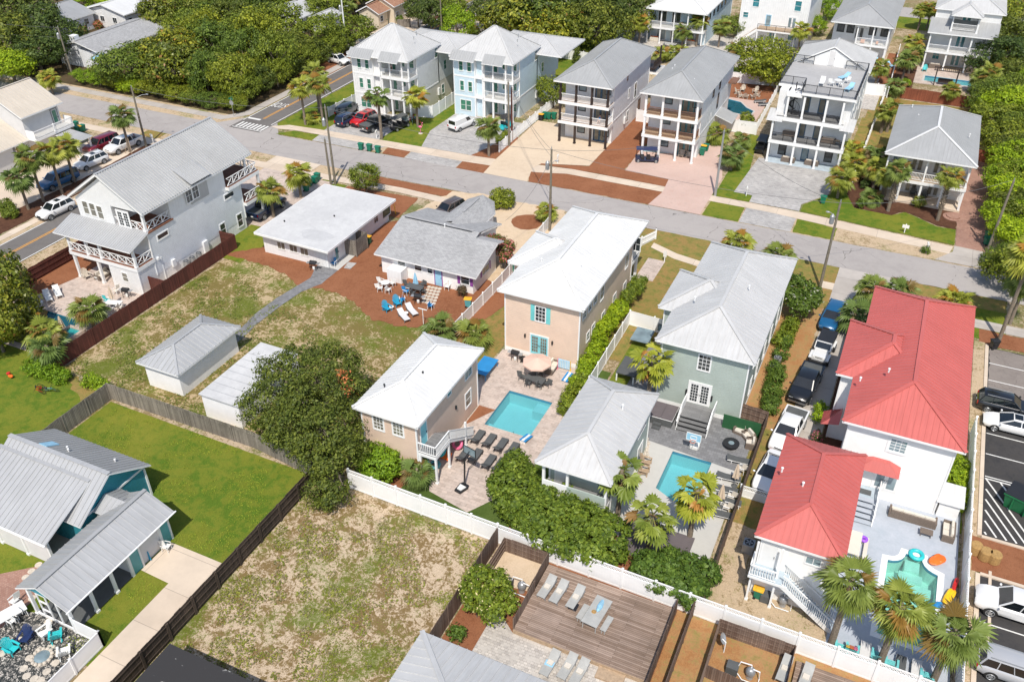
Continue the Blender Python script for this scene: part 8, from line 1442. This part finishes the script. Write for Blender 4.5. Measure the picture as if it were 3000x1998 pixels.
FS('lf','grey sling lounger along the tan fence, %s',[(22,2080,1090,'nearest the fire table'),(22,1990,1250,'below the closed parasol'),(22,1960,1360,'between the two parasols'),(22,1990,1470,'lower one'),(23,1900,20,'lowest one')],grp='grey sling loungers',rz=math.pi+.1)
F('uc',22,2040,1330,0,'closed beige parasol above the grey sling loungers',0,0);F('uc',22,1905,1520,.5,'second closed beige parasol beside the near fan palm',0,0);FS('awd','tan wooden garden chair by the sage guest house, %s',[(22,1235,1110,'upper'),(22,1215,1190,'lower')],rz=0)
FS('cs','beige patio chair by the tan fence, %s',[(22,2105,1180,'upper'),(22,2010,1430,'middle'),(22,1970,1530,'lower')],rz=math.pi);b=MB()
for k in range(26):p=P(22,1255-rw_.uniform(0,45),900+k*7,0);b.ball((p.x,p.y,.08),(rw_.uniform(.08,.16),)*3,6,4)
o=b.build('pale_stones','stone');tag(o,'strip of pale stones along the sage guest house wall','stones');o['kind']='stuff'
p=P(23,1500,210,0);dt=thing('low_brown_deck','low brown deck floor under the fan palms behind the lattice fence','deck',(p.x,p.y,0));b=MB();b.box(-12.2,-6.9,43.6,47.2,.012,.06);b.build('boards','hotc',dt)
pp=P(23,1600,200,0)
s_=F('s4',33,1330,45,math.pi+math.pi,'long wicker outdoor sofa with cream cushions along the white wall',0,.4);s_.rotation_euler=(0,0,0);s_=F('s2',33,1660,180,HP,'short wicker outdoor sofa with cream cushions beside the lattice fence',0,.4);s_.scale=(1,1,1)
for o_,r_ in((s_,HP),):o_.rotation_euler=(0,0,r_)
rg_=sheet('outdoor_rug','wood',[(6.5,54.3),(9.6,54.3),(9.6,56.0),(6.5,56.0)],.045);del rg_['kind'];tag(rg_,'brown outdoor rug in front of the long wicker sofa','rug');F('tc',33,1455,190,0,'low wicker table on the brown rug',.03)
pt=thing('picnic_table','white wooden picnic table against the lower red roof','picnic table',P(33,800,290,.7));pt.location.z=0;b=MB();b.box(-.4,.4,-1.2,1.2,.72,.77);b.build('tabletop','cush',pt,rel=False)
for s in(-1,1):b=MB();b.box(s*.78-.14,s*.78+.14,-1.2,1.2,.42,.46);b.build('bench','cush',pt,rel=False);b=MB();b.bar((-.75,s*.8,0),(.3,s*.8,.72),.06);b.bar((.75,s*.8,0),(-.3,s*.8,.72),.06);b.build('leg','cush',pt,rel=False)
for t,x,y,z,R,r,m,lb in((33,1365,397,.15,.42,.15,'teal','turquoise inflatable ring at the scalloped pool edge'),(33,880,252,.55,.2,.12,'purp','purple foam ring on the picnic bench')):p=P(t,x,y,z);b=MB();b.torus(p,R,r,24,10);tag(b.build('inflatable_ring',m),lb,'float')
for t,x,y,l,w,rz,m,lb in((33,1550,455,.75,.42,.9,'orange','orange inflatable float right of the scalloped pool steps'),(33,1660,790,.95,.3,1.25,'yel','yellow float leaning by the lattice fence'),(33,1712,690,.9,.16,1.4,'red','rainbow surfboard leaning by the lattice fence'),(33,1560,870,.3,.3,0,'bluef','small blue toy at the pool edge'),(2,100,330,.28,.16,0,'orange','orange and yellow toys in the shade by the bicycles'),(2,80,305,.18,.18,0,'red','red bucket by the bicycles'),(30,1000,715,.5,.4,.3,'orange','orange float beside the thin palm'),(30,1020,690,1.2,.6,.8,'tealp','teal patterned float beside the thin palm')):
    p=P(t,x,y,.15);b=MB();b.ball((0,0,.14),(l,w,.14),14,6);b.ball((l*.3,w*.6,.16),(l*.5,w*.4,.14),10,5);b.ball((l*.3,-w*.6,.16),(l*.5,w*.4,.14),10,5);tag(b.build('pool_float',m,tf=Matrix.Translation(p)@Matrix.Rotation(rz,4,'Z')),lb,'float')
FS('aq','aqua garden chair with its back to the lattice fence, %s',[(33,670,1260,'leftmost'),(33,1005,1330,'second'),(33,1130,1410,'third'),(33,1455,1520,'rightmost')],grp='aqua garden chairs',rz=HP);F('lgg',33,885,1310,-HP,'beige lounger beside the bright striped towel chair');F('lf',33,1215,1440,-HP,'grey lounger under the middle large palm');F('lgg',33,1360,1480,-HP,'beige lounger under the rightmost large palm');p=P(33,770,1270,.4);F('aq',33,770,1275,HP,'garden chair covered with an orange, pink and green towel');b=MB()
for i,m in enumerate(('yel','orange','pink')):q=MB();q.bar((p.x-.3+i*.25,p.y+.3,.45),(p.x-.3+i*.25,p.y-.35,.95),.24,.03);q.build('hanging_towel',m)if False else tag(q.build('beach_towel',m),'%s strip of the bright towels over the garden chair'%('yellow','orange','pink')[i],'towel')
F('by',23,2260,760,0,'green lidded grey grill bin under the white guest house stair').scale=(.9,.9,.9);F('ac',23,2170,330,0,'square air conditioner in the shade of the white guest house');F('ar',32,80,200,0,'round air conditioner beside the clipped hedge, upper');F('ar',32,45,270,0,'round air conditioner beside the clipped hedge, lower')
def pump(t,x,y,lb):
    p=P(t,x,y,.5);r=thing('pool_pump',lb,'pool pump',(p.x,p.y,0));b=MB();b.ball((0,0,.6),(.32,.32,.4),14,8);b.lathe((0,0,0),[(.25,0),(.2,.3)],12);b.build('filter_tank','steel',r,rel=False);b=MB()
    for pts in([(0,0,1.0),(0,.1,1.15),(-.7,.1,1.1),(-.9,-.1,.3),(-.9,-.1,0)],[(0,0,.95),(.55,0,.9),(.6,0,.2),(.6,-.3,.1)],[(-.9,-.1,.3),(-.4,-.5,.2),(.5,-.5,.2)]):b.tube(pts,.04,6)
    b.build('pipe','trim',r,rel=False);b=MB();b.box(-1.5,-.75,-.4,.25,.1,.75);b.build('heater','dgrey',r,rel=False);return r
pump(23,90,690,'grey pool filter tank with white pipes in the left board enclosure');pump(23,2190,1480,'grey pool filter tank with white pipes in the right board enclosure');pump(33,140,820,'pool filter tank with white pipes under the white guest stair')
sd=thing('satellite_dish','grey satellite dish in the right board enclosure','satellite dish',P(23,1930,1290,0));b=MB();b.lathe((0,0,0),[(.02,0),(.25,.04),(.38,.12)],18,cap=False);b.build('dish','steel',sd,rel=False,tf=Matrix.Translation((-.2,0,1.3))@Matrix.Rotation(1.0,4,'Y'));b=MB();b.tube([(.1,0,0),(.1,0,1.1),(-.15,0,1.3)],.04,6);b.build('mast','trim',sd,rel=False)
F('tw',11,1190,1055,0,'white round plastic table on the mulch');FS('cw','white plastic chair round the white table, %s',[(11,1150,1030,0,'upper left'),(11,1250,1040,math.pi,'right'),(11,1140,1085,.4,'left'),(11,1215,1100,HP,'front')],grp='white plastic chairs');F('cw',11,1760,1070,-HP,'white plastic chair beside the sky blue door');F('td',11,1460,1070,0,'dark table with closed blue parasol',0,.7);F('ub',11,1470,1085,0,'closed blue parasol at the dark table',0,0)
FS('cd','dark chair at the blue parasol table, %s',[(11,1390,1055,0,'left'),(11,1440,1130,HP,'front left'),(11,1535,1110,HP+.5,'front right'),(11,1530,1050,math.pi,'right')],grp='dark chairs at the blue parasol');FS('cb','white framed chair with blue cushions on the mulch, %s',[(11,1380,1115,0,'left of the dark table'),(11,1345,1190,2.2,'beside the blue adirondack'),(11,1605,1245,HP,'by the washing line post')],grp='blue cushioned chairs');F('cb',11,715,855,-HP,'white framed chair with blue cushion at the corner of the flat roofed house')
FS('ab','blue adirondack chair on the mulch, %s',[(11,1300,1215,-.6,'upper'),(11,1205,1265,-.4,'lower')],grp='blue adirondack chairs');F('ts',11,1245,1260,0,'small white wire table between the blue chairs');F('ts',11,1378,1315,0,'small white side table between the grey loungers');FS('lgg','grey slatted lounger on the mulch, %s',[(11,1430,1285,'upper'),(11,1355,1335,'lower')],rz=2.55);F('gr',11,1490,1195,.2,'black barbecue below the blue parasol');F('gr',11,530,890,.2,'black barbecue beside the path of the flat roofed house')
pv=thing('round_paver','patch of round pale stepping stones before the sky blue door','stepping stones',P(11,1600,1120,0));pv['kind']='stuff'
for i in range(4):
    for j in range(6):q=P(11,1590+i*32-j*11,1070+j*27+i*6,.03)-pv.location;b=MB();b.lathe((q.x,q.y,.03),[(.24,0),(.24,.04)],12);b.build('stone','stone',pv,rel=False)
wl=thing('washing_line_post','white T shaped washing line post on the mulch','washing line post',P(11,1540,1425,0));b=MB();b.tube([(0,0,0),(0,0,2.0)],.04,6);b.bar((-.5,0,2.0),(.5,0,2.0),.07);b.build('post','trim',wl,rel=False);F('bt',11,1950,1215,.3,'blue grey bin with yellow lid by the white fence',0,.5);F('by',11,1030,640,0,'green bin with yellow lid beside the wooden shower',0,.5)
b=MB();b.tube([P(11,1285,405,0),P(11,1268,315,1.6)],.05,6);tag(b.build('yellow_bollard','yel'),'slanting yellow post beside the flat roofed house','post')
FS('lw','white lounger by the shaded pool, %s',[(1,530,1120,2.6,'pair at the top, right'),(1,440,1160,2.6,'pair at the top, left'),(1,310,1230,2.6,'lower row, right'),(1,240,1280,2.6,'lower row, middle'),(1,180,1330,2.6,'lower row, left')],grp='white loungers by the shaded pool');F('ts',1,375,1215,0,'small white table between the white loungers');F('uc',1,1050,1240,0,'closed beige parasol over the white patio table',0,0);F('uc',1,600,1520,.4,'closed beige parasol below the shaded pool',0,0);F('tW',1,1045,1215,.3,'white patio table with closed parasol by the tall white house',0,.7).scale=(.7,.8,1)
FS('cs','white patio chair at the closed parasol table, %s',[(1,1020,1280,HP,'front'),(1,1100,1260,2,'right'),(1,1070,1110,-HP,'far one')],grp='white patio chairs');F('ct',1,985,1200,0,'blue backed chair at the closed parasol table');F('gr',1,1165,1140,.2,'dark barbecue against the tall white house');F('s2',1,945,950,HP*3,'grey outdoor sofa under the white balcony',0,.4);F('as',1,795,965,-.3,'slatted grey armchair under the white balcony');F('ts',1,890,985,0,'small white table under the white balcony')
for x,y in((1720,880),(1775,845),(1835,805),(1530,960)):F('ar',1,x,y,0,'round air conditioner beside the tall white house, %s'%{1720:'second from the left',1775:'third from the left',1835:'rightmost',1530:'leftmost'}[x])
FS('at','turquoise adirondack chair on the black pebbles, %s',[(3,515,1140,2.4,'by the white one'),(3,110,1260,.0,'at the left edge')]);F('an',3,235,1160,-1.2,'navy adirondack chair on the black pebbles');F('aw',3,410,1110,-HP-.2,'white adirondack chair on the black pebbles');F('aw',3,590,1290,2.4,'low white slatted chair by the white fence');F('cw',3,1530,330,.2,'white patio chair on the concrete drive');F('tW',3,60,950,1.2,'long white dining table on the brick patio at the left edge',0,.7)
FS('cw','white dining chair at the left edge table, %s',[(3,135,830,-HP,'far end'),(3,170,930,math.pi,'upper right side'),(3,110,1010,math.pi,'lower right side')],grp='white dining chairs');fp=thing('fire_pit','round stone fire pit with blue glass on the black pebbles','fire pit',P(3,385,1330,.2));fp.location.z=0;b=MB();rock_ring(b,(0,0),.62,14);b.lathe((0,0,0),[(.7,0),(.62,.2)],18);b.build('stone_ring','stone',fp,rel=False);b=MB();b.lathe((0,0,.2),[(.5,0),(.3,.06)],16);b.build('glass_stones','glassl',fp,rel=False)
for i,(x,y)in enumerate(((445,1010),(325,1065),(180,1180),(465,1250),(360,1275),(270,1345),(515,1300),(510,1390),(220,1440),(430,1470),(245,1510),(315,1535),(20,1305),(375,1550),(355,490),(290,548),(235,605),(295,795))):p=P(3,x,y,.04);b=MB();b.lathe((p.x,p.y,.02),[(.27,0),(.26,.05)],14);tag(b.build('stepping_stone','stone'),('%s round pale stepping stone in the black pebbles, from the top' if i<14 else '%s round stepping stone beside the screened wing')%ORD[i if i<14 else i-14],'stepping stone','pebble bed stepping stones' if i<14 else 'wing stepping stones')
b=MB();p=P(3,1355,410,.4);b.bar((p.x,p.y,.05),(p.x-.15,p.y+.05,.85),.6,.04);tag(b.build('beach_sign_board','blueb'),'small blue board leaning on the wing wall','board');F('b1',2,410,425,-.5,'bicycle lying in the sun on the dry grass, left',0,.3).rotation_euler=(.9,0,-.6);F('b2',2,470,440,.4,'bicycle lying beside the bright bushes, right',0,.3).rotation_euler=(.5,0,.4)
FS('bn','green wheelie bin with green lid, %s',[(10,965,1350,0,'left of the three on the verge'),(10,1043,1360,0,'middle of the three on the verge'),(10,1120,1378,0,'right of the three on the verge'),(20,305,1065,0,'second by the white rail fence'),(20,340,1070,0,'third by the white rail fence'),(20,388,1070,0,'fourth by the white rail fence'),(11,565,60,0,'uppermost of the south side row'),(11,540,90,0,'second of the south side row'),(11,490,115,0,'third of the south side row'),(20,1750,1400,0,'nearest by the pink drive'),(20,1785,1360,0,'rear one by the pink drive'),(31,508,270,0,'on the lawn before the grey pavers'),(31,2025,600,.5,'under the leaning pole, back'),(31,2015,650,.5,'under the leaning pole, front'),(0,760,1180,0,'right of the bins at the left'),(0,700,1150,0,'rear of the bins at the left'),(0,715,1195,0,'left of the bins at the left'),(10,1195,205,0,'by the brown roofed house'),(21,10,890,0,'behind the peach wing')],grp='green bins',zz=.5)
F('bk',20,268,1080,0,'black bin with yellow lid by the white rail fence',0,.5);F('by',11,460,160,0,'green bin with yellow lid, lowest of the south side row',0,.5);F('by',20,1763,1370,0,'green bin with yellow lid by the pink drive',0,.5);F('by',0,735,1190,0,'green bin with yellow lid at the left',0,.5);o=F('bb',32,2080,30,.5,'black bin with a white painted 2 at the parking lot corner',0,.5);text(None,'2',(0,0,0),.5,'lampw',name='painted_number').parent=o;o.children[-1].matrix_basis=Matrix.Translation((0,-.315,.5))@Matrix.Rotation(HP,4,'X')
FS('as','pale adirondack chair round the mulch fire pit, %s',[(20,2075,850,0,'left'),(20,2120,825,-HP,'far left'),(20,2235,840,-HP-.4,'far right'),(20,2255,870,math.pi,'right'),(20,2215,890,2.2,'near right'),(20,2150,890,HP,'front'),(20,2095,880,.6,'near left')],grp='pale adirondack chairs');FS('lf','black lounger beside the kidney shaped pool, %s',[(20,2280,930,'upper'),(20,2320,960,'lower')],rz=.5)
FS('as','pale garden chair on the aqua porch floor, %s',[(20,1555,1425,-HP,'left'),(20,1625,1435,-HP,'right')]);FS('lw','white lounger on the roof deck, %s',[(30,497,755,HP,'left one')],10.1);F('lb',30,700,710,1.0,'blue lounger on the roof deck, upper',10.1);F('lb',30,750,810,1.3,'blue lounger on the roof deck, lower',10.1);FS('cw','white chair on the roof deck, %s',[(30,590,770,0,'left of the table'),(30,720,745,math.pi,'right of the table'),(30,670,780,HP,'front of the table')],10.1);F('tw',30,640,765,0,'white round table on the roof deck',10.1)
FS('s2','brown wooden bench on the first floor porch, %s',[(30,200,1225,'left'),(30,555,1290,'right')],3.35);FS('s2','wicker bench on the ground porch of the roof deck house, %s',[(30,185,1470,'left'),(30,400,1500,'right')]);F('tk',30,635,1310,0,'small wooden table on the first floor porch',3.35).scale=(.5,.6,.8);FS('ag','grey rocking chair on the porch behind the shaggy palms, %s',[(31,1330,215,'left'),(31,1435,235,'right')],.3,rz=-HP)
FS('so','orange patio sofa under the screened porch, %s',[(20,1310,360,'left'),(20,1640,395,'right')]);F('tg',20,1450,405,0,'grey dining table under the screened porch',0,.7);FS('cd','grey dining chair at the screened porch table, %s',[(20,1400,425,HP,'near left'),(20,1500,425,HP,'near right')]);FS('lb','blue lounger on the sandy patio, %s',[(30,985,565,HP,'left of the trio palms'),(30,1120,600,2.2,'behind the trio palms')]);F('at',30,1440,640,-HP,'turquoise adirondack chair at the pergola pool porch')
FS('s2','dark wicker sofa on the pergola house porch, %s',[(30,1530,610,'left'),(30,1870,645,'right')]);pg_=thing('pergola','dark brown wooden pergola swing frame standing before the narrow pool','pergola',(4.2,163.4,0))
for x in(2.6,5.9):
    for y in(162.6,164.2):b=MB();b.box(x-.08,x+.08,y-.08,y+.08,0,2.6);b.build('post','dkwood',pg_)
b=MB()
for k in range(14):b.box(2.2+k*.31,2.28+k*.31,162.2,164.6,2.6,2.7)
b.box(2.1,6.4,162.5,162.65,2.48,2.6);b.box(2.1,6.4,164.15,164.3,2.48,2.6);b.box(3.1,5.4,163,163.6,.45,.55);b.box(3.1,5.4,163.6,163.7,.55,1.0);b.build('rafter','dkwood',pg_)
for i in range(6):F('b1' if i%2 else 'b2',10,1400+i*18,1095+(i%3)*14,HP+i*.3,'bicycle in the rack beside the black golf cart, %s from the left'%ORD[i],0,.4,'bicycles in the rack')
fl=thing('flamingo_statue','pink flamingo garden figure with a small sign on the lawn','garden figure',P(10,1512,1230,0));b=MB();b.tube([(0,0,.0),(0,0,.9)],.02,5);b.tube([(.06,0,.0),(.05,0,.9)],.02,5);b.ball((0,0,1.05),(.3,.14,.18),12,7);b.tube([(.22,0,1.1),(.38,0,1.3),(.3,0,1.55),(.38,0,1.75)],.045,6);b.ball((.42,0,1.76),(.1,.06,.06),8,5);b.build('body','pink',fl,rel=False);b=MB();b.lathe((0,0,0),[(.35,0),(.3,.1)],12);b.build('base','stone',fl,rel=False)
def person(loc,rz,shirt,lb):
    r=thing('person',lb,'person',loc,rz);me=bpy.data.meshes.new('body');V=[(0,0,.5),(0,0,.75),(0,0,1.0),(0,0,1.08),(0,0,1.2),(.42,.12,.5),(.42,-.12,.5),(.45,.12,.08),(.45,-.12,.08),(.05,.2,.98),(.05,-.2,.98),(.15,.25,.72),(.15,-.25,.72),(.38,.15,.66),(.38,-.15,.66),(.58,.12,.05),(.58,-.12,.05),(.02,0,1.3),(0,.1,.5),(0,-.1,.5)];E=[(0,1),(1,2),(2,3),(3,4),(4,17),(0,18),(0,19),(18,5),(19,6),(5,7),(6,8),(7,15),(8,16),(2,9),(2,10),(9,11),(10,12),(11,13),(12,14)]
    me.from_pydata(V,E,[]);o=bpy.data.objects.new('body',me);COL.objects.link(o);o.parent=r;me.materials.append(M['skin']);md=o.modifiers.new('s','SKIN');R=[.15,.15,.13,.055,.1,.08,.08,.05,.05,.06,.06,.045,.045,.03,.03,.035,.035,.09,.1,.1]
    for i,q in enumerate(R):me.skin_vertices[0].data[i].radius=(q,q)
    me.skin_vertices[0].data[0].use_root=True;o.modifiers.new('u','SUBSURF').levels=1;b=MB();b.lathe((0,0,.55),[(.17,0),(.19,.2),(.2,.4),(.12,.48)],12,sx=.85);b.build('shirt',shirt,r,rel=False);b=MB();b.ball((-.03,0,1.27),(.12,.12,.13),10,7);b.build('hair','hair',r,rel=False);return r
p=PY(20,810,1040,114.9);person((p.x,114.9,3.25),-HP,'bluef','person in a blue shirt seated on the first floor balcony of the grey porch house');p=PY(10,1237,590,113.6);person((p.x,113.6,6.3),-HP,'black','person in dark clothes seated on the top balcony of the white tower house')
b=MB();p=P(10,1275,635,7.2);b.box(-74.0,-73.4,112.28,112.31,6.7,7.4);tag(b.build('hanging_towel','lampw'),'white towel hung over the top balcony rail of the white tower house','towel')
up=[utility_pole(h,P(t,x,y,0),lb,xf=xf,lamp=lm,lean=ln,mat=mt)for h,t,x,y,lb,xf,lm,ln,mt in(
    (8.7,0,1345,1350,'wooden pole with street lamp beside the staked palm',False,(1.2,1.3),(0,0),'pole'),(8.0,0,665,690,'vine covered wooden pole with transformer at the top left',True,(-.8,.3),(-.2,0),'pole'),(4.2,0,630,640,'short leaning wooden pole behind the vine covered one',False,None,(-.3,0),'pole'),(9.4,10,835,470,'slim pale pole at the corner beyond the white tower house',True,(.9,.3),(0,0),'white'),(9.2,10,1710,360,'thin bare pole beside the yellow lined road at the top',False,None,(0,0),'pole'),(9.3,10,2325,1340,'wooden pole at the corner of the sandy coloured drive',False,None,(-.1,0),'pole'),
    (8.0,10,2350,1300,'second wooden pole of the pair at the sandy coloured drive',False,None,(0,0),'f_red'),(10.4,21,345,555,'tall wooden pole with transformer behind the peach house',True,(.5,.3),(0,0),'pole'),(8.8,21,1865,235,'grey pole at the edge of the pink driveway',False,None,(0,0),'steel'),(10.2,31,475,1080,'tall grey pole with transformer beside the flowering crepe myrtle',True,(-.9,.3),(.1,0),'pole'),(9.0,31,2010,755,'wooden pole leaning over the green bins at the right',False,None,(.2,0),'pole'),(10.6,11,730,130,'taller pole of the pair behind the flat roofed house',True,None,(-.1,0),'pole'),(6.3,11,690,130,'shorter pole of the pair behind the flat roofed house',False,None,(-.1,0),'pole'))]
T=[Vector((o.location.x,o.location.y,h))for o,h in zip(up,(8.6,8,4,9.3,9,9.2,8,10.3,8.7,10.1,9,10.5,6.2))]
for i,(a,c,lb)in enumerate(((T[1],T[1]+Vector((-60,-8,1)),'wire running left from the vine covered pole, top one'),(T[1]-Vector((0,0,1.6)),T[1]+Vector((-60,-8,-1)),'wire running left from the vine covered pole, lower one'),(T[0],T[11],'wire from the street lamp pole to the pair behind the flat roofed house'),(T[11],T[7],'wire from the pair of poles to the tall pole behind the peach house'),(T[7],T[9],'wire along the street to the tall grey pole'),(T[9],T[10],'wire from the tall grey pole to the right leaning pole'),(T[7],T[5],'wire across the street to the sandy drive pole, first'),(T[7]-Vector((0,0,.8)),T[6],'wire across the street to the sandy drive pole, second'),(T[7],T[8],'wire across the street to the pink drive pole'),(T[7]-Vector((0,0,1)),Vector((-38,80,4.5)),'service wire to the shingled cottage'),(T[11]-Vector((0,0,.5)),Vector((-69,113,6)),'wire from the pair of poles to the white tower house'),(T[9],T[8],'wire across the street to the pink drive from the tall grey pole'))):wire(lb,a,c,.9)
for t,x,y,lb in((20,420,1505,'white mailbox on the mulch beside the concrete drive'),(31,1450,755,'white mailbox rising from a clipped round bush'),(21,2150,235,'white mailbox on the lawn by the grey pavers'),(10,1110,1275,'small white mailbox at the foot of the tall fan palm')):F('mb',t,x,y,.2,lb,0,0)
shrub('shrub','small clipped round bush around the white mailbox','shrub',[(0,0,.45,.5,.5,.45)],'f_hed',P(31,1445,760,0),size=.12,clump=.25,stem=False)
ss=thing('stop_sign','back of a stop sign with green street name plates at the wood corner','road sign',P(0,2150,1075,0));b=MB();b.tube([(0,0,0),(0,0,3.0)],.035,6);b.build('post','steel',ss,rel=False);b=MB();b.lathe((0,0,0),[(.4,0),(.4,.02)],8);b.build('plate','steel',ss,rel=False,tf=Matrix.Translation((0,0,2.2))@Matrix.Rotation(HP,4,'X'));b=MB();b.box(-.45,.45,-.01,.01,2.75,2.92);b.box(-.01,.01,-.45,.45,2.95,3.12);b.build('street_name_plate','bing',ss,rel=False)
for t,x,y,w,h,lb in((21,1400,840,.08,.9,'white sign post on the dry lawn beside the peach house'),(31,1250,575,.45,.35,'small white sign on the lawn before the grey hip roofed house'),(0,1410,1320,.2,.9,'white sign post behind the silver ribbed roof')):p=P(t,x,y,0);s_=thing('yard_sign',lb,'sign',p);b=MB();b.box(-.05,.05,-.05,.05,0,1.2);b.build('post','trim',s_,rel=False);b=MB();b.box(-w/2-.15,w/2+.15,-.08,-.05,.7,.9+h*.6);b.build('panel','lampw',s_,rel=False)
cn_=thing('traffic_marker','red and white plastic marker at the right end of the street','traffic marker',P(31,2010,890,0));b=MB();b.lathe((0,0,0),[(.26,0),(.22,.1),(.16,.7)],14);b.build('body','red',cn_,rel=False);b=MB();b.lathe((0,0,.7),[(.16,0),(.1,.3)],14);b.build('top','lampw',cn_,rel=False)
for i,(x,y)in enumerate(((1905,345),(1995,400),(2080,430))):p=P(33,x,y,.4);b=MB();b.lathe((p.x,p.y,.03),[(.40,0),(.45,.1),(.45,.8),(.38,.9)],16);tag(b.build('straw_bale','straw'),'round straw bale on the mulch island, %s'%('left','middle','right')[i],'straw bale','straw bales')
for i,(x,y)in enumerate(((2035,640),(2010,1250),(2330,900))):p=P(33,x,y,0)if i<2 else P(33,2030,980,0);b=MB();b.box(p.x-.1,p.x+.1,p.y-.9,p.y+.9,0,.13);tag(b.build('wheel_stop','conc'),'concrete wheel stop in the parking lot, %s'%('upper','lower','middle')[i],'wheel stop','wheel stops')
for t,x,y,lb in((31,1985,1035,'round manhole cover in the main street at the right'),(0,2155,1255,'round manhole cover at the crossing')):p=P(t,x,y,0);b=MB();b.lathe((p.x,p.y,.02),[(.4,0),(.4,.012)],18);tag(b.build('manhole_cover','concg'),lb,'manhole cover')
